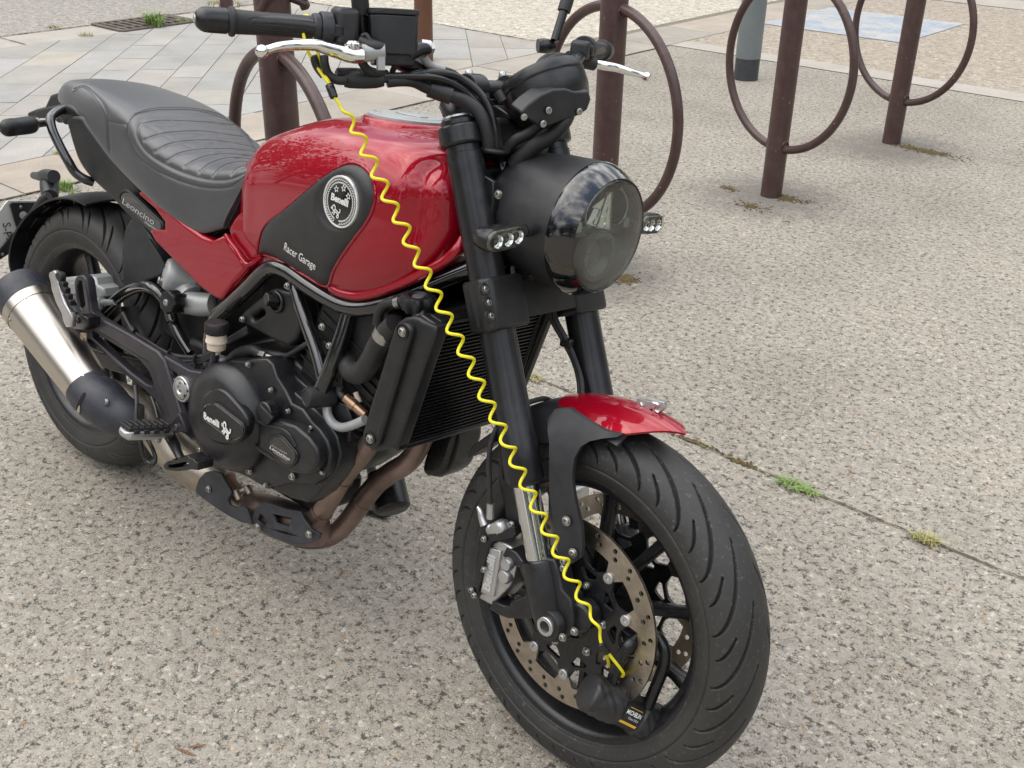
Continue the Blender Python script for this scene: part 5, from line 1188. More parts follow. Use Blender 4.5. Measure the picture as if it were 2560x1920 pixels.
# intake side cover
ic = plate('intake_cover', 'plastic', EN, PL('5', [(388, 492), (410, 455), (470, 405), (580, 318), (615, 306), (735, 338), (765, 370), (785, 470), (780, 560), (750, 640), (705, 685), (660, 672), (590, 640), (400, 532)], -.128), -.130, .045, .008, smooth=60, res=4, holes=[PL('5', pill(482, 500, 528, 468, 17), -.128)])
mb = MB(); kc = P('5', 622, 398, -.132); mb.lathe([(-.005, .020), (.003, .020), (.0045, .0185), (.0045, .0155)], kc, (0, -1, 0), 32, cap=False); mb.lathe([(0, .0145), (.018, .0125), (.0195, .011), (.0195, .0001)], kc+np.array((-.003, 0, .003)), (-.28, -1, .12), 6, cap=False); mb.build('adjuster_knob', 'satin', ic, 30)
mb = MB()
for a_, b_ in ((405, 510), (695, 295), (918, 557), (965, 680)): hexbolt(mb, P('5', a_, b_, -.134), (0, -1, 0), .0058, .006)
mb.build('cover_bolt', 'bolt', EN, 30)
mb = MB(); mb.tube(P3('5', [(540, 125, -.11), (575, 120, -.12)]), .009, 12, 0); mb.build('tank_bolt', 'alu', FR)
T3('coil_lead', 'hose', EN, P3('5', [(1020, 520, -.10), (940, 600, -.105), (880, 700, -.10), (820, 830, -.10), (780, 960, -.10)]), .0075, False)
T3('coil_lead', 'hose', EN, P3('5', [(900, 640, -.11), (960, 690, -.115), (1010, 760, -.11), (1040, 860, -.115), (1030, 950, -.12)]), .0055, False)
# radiator, hoses
RD = empty('radiator', BIKE)
tr, br = np.array((1.172, -.165, .706)), np.array((1.125, -.165, .486)); dv = (tr-br)/np.linalg.norm(tr-br); nrm = np.cross((0, 1., 0), dv); nrm = nrm if nrm[0] > 0 else -nrm
mb = MB(); YM = np.array((0, -.024, 0)); c_ = (tr+br)/2*np.array((1, 0, 1))+YM-nrm*.014; mb.box(c_, (.020, .262, .22), nrm, (0, 1, 0), dv); mb.build('radiator_core', 'dark', RD, 30)
mb = MB()
for k_ in range(31): mb.box(br*np.array((1, 0, 1))+YM+dv*(.006+k_*.0070)-nrm*.001, (.006, .262, .0022), nrm, (0, 1, 0), dv)
mb.build('core_tubes', 'satin', RD, None)
mb = MB()
for y in (-.158, .110): mb.box((tr+br)/2*np.array((1, 0, 1))+np.array((0, y, 0))-nrm*.012, (.034, .022, .235), nrm, (0, 1, 0), dv)
for t in (-.004, .226): mb.box(br*np.array((1, 0, 1))+YM+dv*t-nrm*.010, (.026, .262, .010), nrm, (0, 1, 0), dv)
mb.build('radiator_tank', 'satin', RD, 30, .003)
sh = [(1378, 575), (1400, 530), (1440, 500), (1500, 490), (1540, 500), (1560, 515), (1650, 560), (1640, 620), (1560, 850), (1480, 1090), (1400, 1330), (1330, 1345), (1280, 1362), (1230, 1355), (1185, 1310), (1172, 1240), (1230, 1040), (1310, 790)]
shr = plate('radiator_shroud', 'plastic', RD, PL('5', sh, -.175), -.176, .030, .006, smooth=60, res=4)
plate('shroud_face', 'plastic', shr, PL('5', pill(1430, 590, 1225, 1280, 58), -.186), -.187, .018, .006, smooth=60, res=4)
mb = MB(); rb_ = MB()
for a_, b_ in ((1432, 590), (1224, 1278)):
    c_ = P('5', a_, b_, -.1875); hexbolt(mb, c_, (0, -1, 0), .0072, .005); rb_.lathe([(-.001, .0125), (.002, .0125), (.002, .0105), (-.0005, .0098)], c_, (0, -1, 0), 28, cap=False)
mb.build('shroud_bolt', 'bolt', shr, 30); rb_.build('bolt_ring', 'satin', shr, 40)
plate('radiator_shroud', 'plastic', RD, [q*np.array((1, -1, 1)) for q in PL('5', sh, -.175)], .128, .02, .006, smooth=60)
mb = MB(); kc = P('5', 1530, 420, -.135); up_b = np.array((.0, -.12, 1.)); ring = []
prof = [(-.008, .023), (.004, .0265), (.012, .0265), (.017, .024), (.0175, .016), (.013, .013), (.013, .0001)]
a1, b1_, d1_ = frame_of(up_b); rings = []
for h, r_ in prof: rings.append([kc+d1_*h+(r_*(1+(.10 if r_ > .02 else 0)*math.cos(8*t)))*(math.cos(t)*a1+math.sin(t)*b1_) for t in np.linspace(0, 2*math.pi, 64, endpoint=False)])
mb.loft(rings); rc = mb.build('radiator_cap', 'plastic', RD, 50)
mb = MB(); mb.lathe([(0, .0095), (.0025, .0092), (.003, .0001)], kc+d1_*.0135, d1_, 24, cap=False); mb.build('cap_centre', 'alu', rc)
mb = MB(); mb.tube(P3('5', [(1535, 430, -.135), (1550, 480, -.14), (1560, 540, -.145)]), [.018, .014, .016], 18, 4); mb.build('filler_neck', 'satin', RD)
T3('overflow_hose', 'hose', RD, P3('5', [(1450, 395, -.14), (1390, 400, -.14), (1320, 415, -.14), (1285, 455, -.14), (1270, 540, -.135)]), .0085, False)
mb = MB(); mb.tube([P('5', 1395, 405, -.14), P('5', 1425, 398, -.14)], .0105, 20, 0); mb.build('hose_clamp', 'bolt', RD)
T3('coolant_hose', 'hose', RD, P3('5', [(1390, 545, -.15), (1335, 600, -.15), (1280, 670, -.148), (1225, 780, -.145), (1170, 850, -.14), (1110, 850, -.132), (1075, 790, -.12), (1060, 740, -.10)]), [.019, .019, .0185, .0185, .0185, .0185, .018, .018], False, 24)
mb = MB(); a_, b_ = P('5', 1335, 585, -.15), P('5', 1308, 632, -.15); mb.tube([a_, b_], .0205, 28, 0); mb.build('hose_clamp', 'bolt', RD)
T3('coolant_pipe', 'alu_paint', RD, P3('5', [(945, 1060, -.135), (950, 1120, -.138), (985, 1180, -.14), (1040, 1205, -.142), (1110, 1190, -.145), (1190, 1155, -.145)]), .0080, False)
T3('fan_shroud', 'dark', RD, [np.array((1.07, -.08, .60)), np.array((1.05, 0, .60)), np.array((1.07, .08, .60))], .05, False)
mb = MB(); mb.tube(P3('5', [(1030, 945, -.135), (1028, 980, -.135), (1055, 1015, -.136)]), .0062, 12, 5); mb.build('sensor_lead', 'hose', EN)
mb = MB(); a_, b_ = P('5', 1062, 1012, -.136), P('5', 1190, 1125, -.125); mb.tube([a_, a_*.75+b_*.25, a_*.74+b_*.26, b_*.5+a_*.5, b_*.49+a_*.51, b_], [.0085, .0085, .0105, .0105, .0085, .0085], 20, 0); mb.build('oxygen_sensor', 'sensor', EN)
mb = MB(); mb.tube([P('5', 1130, 980, -.12), P('5', 1155, 1045, -.12)], .0048, 10, 0); mb.build('lead_tag', 'cream', EN)
# horn and lower black parts left of the wheel
lw = [(1600, 1262), (1690, 1240), (1775, 1222), (1765, 1320), (1735, 1420), (1705, 1500), (1650, 1535), (1580, 1525), (1540, 1500), (1560, 1400), (1590, 1320)]
mb = MB(); mb.prism(PL('5', lw, .05), (0, .08, 0)); mb.build('left_pipe_cover', 'satin', BIKE, 60, .02, 4)
mb = MB(); oc_ = P('8', 1730, 590, .08); mb.lathe([(-.04, .036), (.035, .036), (.04, .030)], oc_, (.5, -.2, -.5), 32); mb.build('oil_filter', 'satin', EN, 40)
SS = empty('side_stand', BIKE)
mb = MB(); mb.tube([np.array((.80, .10, .28)), P('8', 1650, 690, .235)], .010, 14, 0); mb.build('stand_leg', 'satin', SS)
g_ = LM.T@GP('8', 1660, 705, .006); mb = MB(); mb.box(g_, (.07, .045, .006), (1, .3, 0), (-.3, 1, -.18)); mb.build('stand_foot', 'bracket', SS, 30, .002)
# ---------- exhaust ----------
EX = empty('exhaust', BIKE)
h1 = P3('8', [(1720, 90, -.075), (1650, 190, -.085), (1590, 300, -.088), (1500, 410, -.086), (1430, 500, -.083), (1360, 620, -.08), (1300, 715, -.078), (1240, 775, -.075), (1150, 790, -.07), (1000, 760, -.065)])
mb = MB(); mb.tube(h1, .0195, 28, 8); mb.build('header_pipe', 'header', EX, 60)
h2 = P3('8', [(1960, 200, .01), (1920, 300, .008), (1850, 400, .005), (1740, 470, .0), (1650, 540, 0), (1560, 650, 0), (1480, 760, 0), (1400, 845, -.01), (1300, 890, -.02), (1180, 890, -.04), (1050, 840, -.05)])
mb = MB(); mb.tube(h2, .0200, 28, 8); mb.build('header_pipe', 'header', EX, 60)
mb = MB()
for hh, k_ in ((h1, 4), (h1, 6), (h2, 5)):
    d_ = hh[k_+1]-hh[k_-1]; a_, b_, d_ = frame_of(d_); mb.tube([hh[k_]+.0200*(math.cos(t)*a_+math.sin(t)*b_) for t in np.linspace(0, 2*math.pi, 40, endpoint=False)], .0016, 6, 0, closed=True)
mb.build('weld_ring', 'rust', EX)
mb = MB(); mb.tube([h1[1]+(h1[0]-h1[1])*.4, h1[0], h1[0]+(h1[0]-h1[1])*.2], .026, 24, 2); mb.build('exhaust_flange', 'rust', EX)
mb = MB(); mb.tube(P3('8', [(1290, 840, -.055), (1180, 815, -.058), (1050, 770, -.06), (940, 730, -.06), (860, 690, -.06), (810, 660, -.058)]), [.028, .036, .038, .036, .030, .024], 30, 6, flat=1.1); mb.build('collector', 'header', EX, 60)
mb = MB(); mb.tube(P3('8', [(860, 690, -.06), (780, 640, -.058), (710, 580, -.058), (640, 520, -.058)]), [.023, .023, .0235, .03], 26, 6); mb.build('link_pipe', 'rust', EX, 60)
mb = MB(); mb.tube(P3('8', [(830, 665, -.058), (775, 625, -.058)]), .0275, 30, 0); mb.tube([P('8', 740, 610, -.098), P('8', 790, 580, -.09), P('8', 850, 560, -.08)], .0052, 12, 3); mb.tube([P('8', 745, 585, -.10), P('8', 770, 640, -.10)], .007, 12, 0); mb.tube([P('8', 815, 555, -.09), P('8', 840, 600, -.09)], .007, 12, 0)
mb.build('pipe_clamp', 'pale_steel', EX, 40)
mb = MB(); mb.tube(P3('8', [(-60, -30, -.14), (60, 20, -.13), (170, 90, -.11), (260, 200, -.09), (370, 330, -.075), (490, 430, -.065), (600, 490, -.06), (680, 540, -.058)]), [.036, .036, .038, .043, .047, .048, .042, .028], 34, 6); mb.build('catalyst_box', 'pale_steel', EX, 60)
s1 = [(868, 790), (858, 740), (875, 690), (925, 655), (985, 665), (1080, 700), (1165, 715), (1190, 770), (1235, 830), (1292, 860), (1285, 890), (1240, 915), (1180, 928), (1100, 920), (1000, 885), (910, 840)]
hsh = [[(905, 730), (958, 775), (930, 808), (888, 770)], [(985, 732), (1105, 758), (1090, 812), (1010, 790)], [(970, 828), (1070, 848), (1158, 878), (1060, 862)]]
plate('heat_shield', 'guard', EX, PL('8', s1, -.106), -.108, .007, .002, smooth=60, holes=[PL('8', h, -.106) for h in hsh])
s2 = [(488, 575), (508, 510), (548, 465), (600, 455), (655, 475), (680, 520), (712, 570), (720, 600), (698, 640), (708, 675), (745, 690), (790, 680), (822, 700), (835, 745), (855, 800), (780, 785), (700, 745), (600, 680), (500, 605)]
plate('heat_shield', 'guard', EX, PL('8', s2, -.112), -.114, .007, .002, smooth=60)
mb = MB()
for a_, b_ in ((573, 572), (888, 815), (1217, 862)): hexbolt(mb, P('8', a_, b_, -.115), (0, -1, 0), .0068, .005)
mb.build('shield_bolt', 'bolt', EX, 30)
# muffler
mu0, mu1 = P('4', 195, 425, -.215), P('4', 572, 952, -.205); dm = (mu1-mu0); Lm = np.linalg.norm(dm); dm /= Lm
def mtube(name, mat, t0, t1, r0, r1, parent=EX, lip=0, cap=True, seg=56):
    mb = MB(); mb.lathe([(t0, r0), (t1, r1)], mu0, dm, seg, cap=cap); return mb.build(name, mat, parent, 40)
mtube('muffler_body', 'steel_br', 0, Lm, .0595, .0465)
mb = MB(); mb.lathe([(-.002, .0605), (.020, .0600), (.0205, .0592)], mu0, dm, 56, cap=False); mb.lathe([(Lm-.018, .0478), (Lm+.001, .0472)], mu0, dm, 56, cap=False); mb.build('muffler_band', 'steel_br', EX, 40)
mb = MB(); mb.lathe([(-.001, .0590), (-.030, .0600), (-.050, .0585), (-.060, .055), (-.061, .045), (-.045, .040), (-.02, .038), (-.02, .0001)], mu0, dm, 56, cap=False); mb.build('muffler_end_cap', 'guard', EX, 50)
pc = [mu1-dm*.006, mu1+dm*.02, P('4', 660, 1040, -.20), P('4', 740, 1110, -.19), P('4', 830, 1150, -.175), P('4', 900, 1165, -.16)]
mb = MB(); mb.tube(pc, [.0475, .0485, .049, .046, .041, .034], 40, 6); mc = mb.build('muffler_front_cover', 'guard', EX, 50)
sl_ = bvh(mc)
slot = [(545, 980), (552, 990), (520, 1060), (512, 1135), (500, 1138), (490, 1110), (505, 1040)]
skin_patch('cover_slot_shade', 'opening_shade', EX, sl_, '4', slot, .0012, .002, 20, rnd=3) if False else None
M['opening_shade'] = simple('painted opening shade', (.004, .004, .004), .9)  # near-black colour stands in for the shade inside openings
skin_patch('cover_slot_shade', 'opening_shade', mc, sl_, '4', slot, .0012, .002, 20, rnd=3)  # dark patch laid on the cover, painting the slot's inner shade
skin_patch('cover_slot_edge', 'steel', mc, sl_, '4', [(515, 1060), (500, 1090), (495, 1110), (512, 1112), (520, 1085)], .0020, .001, 10, rnd=2)
hq = hit(sl_, '4', 687, 1043, .0); mb = MB(); hexbolt(mb, hq, (-.2, -1, .3), .0078, .005); mb.build('cover_bolt', 'bolt', mc, 30)
mv = MB()
for a_, b_ in ((162, 370), (62, 512), (538, 873), (455, 988)):
    v_ = LM.T@ray('4', a_, b_); 
    # point on the cone nearest the camera
    best = None
    for t in np.linspace(1.5, 3, 400):
        q = CB+v_*t; h = (q-mu0)@dm; r_ = np.linalg.norm(q-mu0-dm*h)
        if 0 <= h <= Lm and r_ <= .0610-.0130*h/Lm: best = q; nn = (q-mu0-dm*h); break
    if best is not None: mv.lathe([(0, .0042), (.0015, .0038), (.002, .0001)], best, nn, 14, cap=False)
mv.build('muffler_rivet', 'bolt', EX, 40)
plate('muffler_strap', 'steel', EX, PL('4', [(405, 545), (440, 560), (500, 590), (560, 600), (562, 718), (500, 722), (455, 640)], -.17), -.172, .004, .001)
# ---------- footrest hanger ----------
HG = empty('footrest_hanger', BIKE)
ho = [(478, 270), (490, 235), (515, 224), (540, 230), (558, 262), (575, 380), (584, 455), (620, 492), (700, 540), (850, 625), (1010, 728), (1060, 745), (1215, 835), (1300, 850), (1330, 880), (1330, 1000), (1290, 1080), (1280, 1280), (1235, 1290), (1190, 1250), (1130, 1225), (1080, 1180), (1040, 1120), (1000, 1030), (930, 965), (820, 880), (700, 760), (590, 650), (545, 620), (500, 580), (462, 540), (460, 495), (505, 470), (490, 380)]
hh = [[(500, 300), (512, 262), (528, 268), (535, 320), (548, 410), (530, 445), (512, 430), (505, 370)], [(588, 580), (640, 615), (760, 690), (900, 775), (960, 850), (988, 925), (975, 938), (940, 925), (840, 850), (720, 740), (590, 622)], [(1100, 835), (1140, 862), (1136, 905), (1112, 885)], [(1180, 1050), (1225, 1020), (1222, 1140), (1205, 1150)]]
plate('hanger_plate', 'bracket', HG, PL('4', ho, -.168), -.170, .022, .005, smooth=60, holes=[PL('4', h, -.168) for h in hh], res=4)
plate('hanger_rib', 'bracket', HG, PL('4', [(640, 500), (700, 530), (850, 612), (1020, 715), (1065, 775), (1105, 900), (1180, 1140), (1225, 1200), (1200, 1240), (1130, 1200), (1090, 1120), (1000, 860), (960, 790), (800, 690), (650, 600), (600, 540)], -.172), -.176, .016, .006, smooth=60, res=4)
mb = MB(); mb.lathe([(-.01, .026), (.004, .026), (.006, .024), (.006, .021)], P('4', 1178, 958, -.172), (0, -1, 0), 48, cap=False); mb.lathe([(0, .0205), (.006, .020), (.0085, .016), (.009, .009), (.006, .007), (.006, .0001)], P('4', 1178, 958, -.172), (0, -1, 0), 48, cap=False); mb.build('pivot_cap', 'alu', HG, 40)
mb = MB()
for k_ in range(5): a_ = k_*2*math.pi/5; c_ = P('4', 1178, 958, -.1805); mb.lathe([(0, .0028), (.0008, .0001)], c_+.0135*np.array((math.cos(a_), 0, math.sin(a_))), (0, -1, 0), 12, cap=False)
mb.build('painted_pivot_holes', 'opening_shade', HG)  # dark cones on the cap, coloured as the shade in its holes
mb = MB(); hexbolt(mb, P('4', 490, 600, -.18), (0, -1, 0), .0075, .008); mb.build('hanger_bolt', 'bolt', HG, 30)
# passenger peg, folded up
PG = empty('passenger_footpeg', BIKE)
plate('peg_body', 'alu', PG, PL('4', [(318, 228), (322, 208), (350, 194), (372, 212), (372, 245), (395, 330), (420, 400), (455, 460), (470, 500), (462, 560), (430, 560), (412, 520), (402, 470), (365, 400), (340, 325), (330, 270)], -.225), -.228, .013, .004, smooth=60, res=3)
plate('peg_rubber', 'rubber', PG, PL('4', [(368, 222), (378, 202), (398, 208), (408, 240), (402, 262), (420, 275), (418, 300), (436, 312), (432, 340), (452, 352), (450, 380), (468, 392), (466, 418), (486, 428), (505, 462), (470, 462), (445, 420), (455, 405), (432, 395), (440, 370), (415, 358), (424, 335), (400, 322), (408, 298), (388, 288), (394, 262), (376, 250)], -.232), -.238, .014, .003, smooth=60)
plate('peg_clevis', 'satin', PG, PL('4', [(452, 510), (470, 485), (520, 478), (570, 500), (575, 550), (540, 580), (480, 580), (455, 550)], -.20), -.203, .03, .004, smooth=60)
mb = MB(); mb.lathe([(0, .0062), (.003, .006), (.004, .0001)], P('4', 495, 520, -.204), (0, -1, 0), 24, cap=False); mb.build('peg_pin', 'bolt', PG)
# rider's peg sticking out sideways
RP = empty('rider_footpeg', BIKE)
rt, tp = P('4', 1100, 1195, -.195), P('4', 785, 1205, -.295); dp_ = tp-rt; Lp = np.linalg.norm(dp_); dp_ /= Lp; fx = np.cross(dp_, (0, 0, 1.)); fx /= np.linalg.norm(fx); fx = fx if fx[0] > 0 else -fx; uz = np.cross(fx, dp_); uz = uz if uz[2] > 0 else -uz
mb = MB(); rings = []
for t, w_, h_ in ((0, .014, .010), (.03, .018, .013), (Lp*.5, .0205, .013), (Lp*.9, .020, .012), (Lp-.004, .015, .009), (Lp, .010, .005)): rings.append([rt+dp_*t+fx*w_*a_+uz*(h_*b_-.010) for a_, b_ in ((-1, .6), (-1, -.4), (-.6, -1), (.6, -1), (1, -.4), (1, .6))])
mb.loft(rings); mb.build('peg_body', 'alu', RP, 30, .002)
mb = MB(); mb.box(rt+dp_*(Lp*.52)+uz*.001, (Lp*.86, .036, .008), dp_, fx, uz)
for k_ in range(7): mb.box(rt+dp_*(Lp*(.14+.125*k_))+uz*.0065, (.0052, .032, .0065), dp_, fx, uz)
for k_ in range(4):
    for sg in (-1, 1): mb.box(rt+dp_*(Lp*(.2+.2*k_))+fx*sg*.019+uz*-.003, (.012, .006, .008), dp_, fx, uz)
mb.build('peg_rubber', 'rubber', RP, 30, .0012)
plate('peg_clevis', 'bracket', RP, PL('4', [(1080, 1200), (1110, 1165), (1155, 1110), (1180, 1160), (1198, 1215), (1180, 1235), (1110, 1240), (1085, 1225)], -.195), -.198, .022, .003, smooth=60)
mb = MB(); mb.lathe([(0, .0062), (.003, .006), (.004, .0001)], P('4', 1132, 1203, -.199), (0, -1, 0), 24, cap=False); hexbolt(mb, P('4', 1022, 1280, -.215), (0, -1, .3), .008, .006, socket=False); mb.build('peg_pin', 'bolt', RP)
mb = MB(); mb.tube(P3('4', [(870, 940, -.185), (880, 1050, -.20), (875, 1140, -.21), (900, 1270, -.215), (940, 1420, -.21), (985, 1440, -.205), (1000, 1410, -.20), (960, 1300, -.20), (905, 1230, -.20)]), .0042, 10, 7); mb.tube(P3('4', [(975, 1010, -.17), (1000, 1080, -.175), (1015, 1145, -.18)]), .0042, 10, 3); mb.build('return_spring', 'satin', HG)
# brake pedal
BPd = empty('brake_pedal', BIKE)
mb = MB(); mb.tube(P3('4', [(1090, 1250, -.18), (1120, 1310, -.20), (1150, 1380, -.215), (1180, 1430, -.22)]), [.014, .012, .009, .010], 14, 6, flat=.6); mb.build('pedal_arm', 'satin', BPd)
po = [(1064, 1440), (1085, 1422), (1105, 1430), (1122, 1405), (1150, 1412), (1170, 1390), (1195, 1395), (1215, 1380), (1235, 1402), (1258, 1405), (1270, 1425), (1288, 1430), (1284, 1478), (1240, 1472), (1200, 1480), (1150, 1485), (1085, 1478), (1066, 1465)]
plate('pedal_pad', 'satin', BPd, PL('4', po, -.235), -.240, .035, .002, smooth=40, holes=[PL('4', [(1090, 1445), (1130, 1440), (1200, 1425), (1225, 1432), (1215, 1450), (1150, 1460), (1095, 1462)], -.235)])
# brake fluid reservoir of the rear brake
RS = empty('rear_fluid_reservoir', BIKE)
c_ = P('4', 1392, 640, -.165); ub = np.array((0, -.05, 1.))
mb = MB(); mb.lathe([(-.028, .008), (-.022, .0085), (-.018, .017), (-.006, .0175), (-.004, .020), (.000, .020), (.002, .0185), (.014, .0190)], c_, ub, 32); mb.build('reservoir_cup', 'cream', RS, 40)
mb = MB(); rings = []; a1, b1_, d1_ = frame_of(ub)
for h, r_ in ((.013, .0205), (.015, .0215), (.032, .0215), (.034, .020), (.0345, .015), (.0345, .001)): rings.append([c_+d1_*h+(r_+(.0006 if r_ > .02 else 0)*(1 if k_ % 2 else -1))*(math.cos(t)*a1+math.sin(t)*b1_) for k_, t in enumerate(np.linspace(0, 2*math.pi, 60, endpoint=False))])
mb.loft(rings); mb.build('reservoir_cap', 'plastic', RS, 40)
T3('reservoir_hose', 'hose', RS, P3('4', [(1390, 700, -.165), (1375, 780, -.165), (1345, 860, -.165), (1320, 920, -.16)]), .008, False)
mb = MB(); mb.tube([P('4', 1382, 680, -.165), P('4', 1382, 705, -.165)], .0095, 16, 0); mb.build('hose_clip', 'bolt', RS)
for k_, off_ in enumerate((0, 26, 52)):
    T3('wiring', 'hose', FR, P3('4', [(790+off_*.3, 470+off_, -.13), (860, 590+off_*.4, -.135), (960, 660+off_, -.14), (1080, 730+off_*.9, -.145), (1200, 755+off_*.9, -.145), (1330, 740+off_*.6, -.14), (1440, 660+off_*.4, -.13), (1600, 560+off_*.6, -.12)]), .0048, False, 12)
for a_, b_ in ((875, 600), (1095, 740), (1260, 770)):
    mb = MB(); mb.tube([P('4', a_, b_-35, -.152), P('4', a_-14, b_, -.152), P('4', a_-8, b_+55, -.152)], .0032, 8, 4); mb.build('cable_tie', 'plastic', FR)
mb = MB(); mb.tube([P('4', 838, 560, -.13), P('4', 868, 600, -.135)], .0085, 14, 0); mb.build('wire_sleeve', 'rubber', FR)
# shock absorber
SH = empty('shock_absorber', BIKE)
c_ = P('4', 1150, 235, -.09); mb = MB(); mb.lathe([(-.03, .034), (.010, .034), (.022, .033), (.028, .028), (.030, .018), (.030, .0001)], c_, (-.55, -1, .25), 40, cap=False); mb.build('shock_reservoir', 'alu_paint', SH, 50)
mb = MB(); mb.tube(P3('4', [(1160, 250, -.08), (1200, 320, -.08), (1240, 380, -.085)]), [.034, .032, .030], 28, 4); mb.tube(P3('4', [(1190, 400, -.10), (1290, 415, -.09), (1380, 415, -.08)]), [.023, .024, .023], 28, 4); mb.build('shock_head', 'alu_paint', SH, 50)
mb = MB(); mb.tube(P3('4', [(1215, 270, -.06), (1300, 330, -.05), (1390, 380, -.04)]), .036, 28, 3); mb.build('shock_spring_cup', 'satin', SH, 50)
kc = P('4', 1150, 395, -.125); kd = P('4', 1085, 400, -.150); kn = (kd-kc)/np.linalg.norm(kd-kc); rings = []; a1, b1_, d1_ = frame_of(kn); mb = MB()
for h, r_ in ((-.012, .012), (-.008, .021), (-.002, .023), (.016, .023), (.021, .020), (.022, .010), (.022, .001)): rings.append([kc+d1_*(h+.010)+r_*(1+.05*math.cos(8*t))*(math.cos(t)*a1+math.sin(t)*b1_) for t in np.linspace(0, 2*math.pi, 48, endpoint=False)])
mb.loft(rings); mb.build('preload_knob', 'satin', SH, 40)
mb = MB(); hexbolt(mb, kc+d1_*.032, d1_, .0062, .003); hexbolt(mb, P('4', 1042, 262, -.12), (-.5, -1, .2), .009, .008); mb.build('knob_screw', 'bolt', SH, 30)
mb = MB(); mb.tube([P('4', 1160, 400, -.115), P('4', 1195, 410, -.11)], .019, 24, 0); mb.build('preload_collar', 'dark', SH)
# dark hugger in front of the rear wheel
hg = PL('1', [(870, 1395), (835, 1420), (805, 1480), (795, 1560)], -.105)+PL('4', [(785, 60), (790, 200), (802, 335), (880, 300), (1020, 240), (1075, 205), (1040, 100), (1000, 20), (965, -40), (930, -90)], -.105)
plate('rear_hugger', 'plastic_grey', BIKE, hg, -.108, .20, .006, smooth=60, res=3)
mb = MB(); mb.tube(PL('4', [(965, 0), (1010, 70), (1060, 160), (1075, 200)], -.109), .0032, 8, 4); mb.build('hugger_edge', 'plastic', bpy.data.objects['rear_hugger'])
# rear calliper
RC = empty('brake_calliper', BIKE)
plate('calliper_body', 'alu_paint', RC, PL('4', [(420, 250), (440, 238), (600, 220), (640, 240), (650, 285), (695, 310), (700, 360), (660, 385), (560, 375), (480, 385), (430, 350)], -.10), -.112, .055, .007, smooth=60, res=4)
plate('calliper_step', 'alu_paint', RC, PL('4', [(470, 270), (560, 255), (620, 290), (600, 350), (480, 350)], -.11), -.120, .02, .005, smooth=60)
mb = MB(); mb.tube(P3('4', [(600, 412, -.12), (660, 408, -.12), (662, 405, -.12), (740, 398, -.12)]), [.013, .013, .0075, .007], 20, 0); mb.build('slide_pin', 'alu_paint', RC, 40)
T3('brake_hose', 'hose', RC, P3('4', [(600, 370, -.12), (620, 430, -.12), (650, 480, -.12), (700, 530, -.12)]), .0048, False)
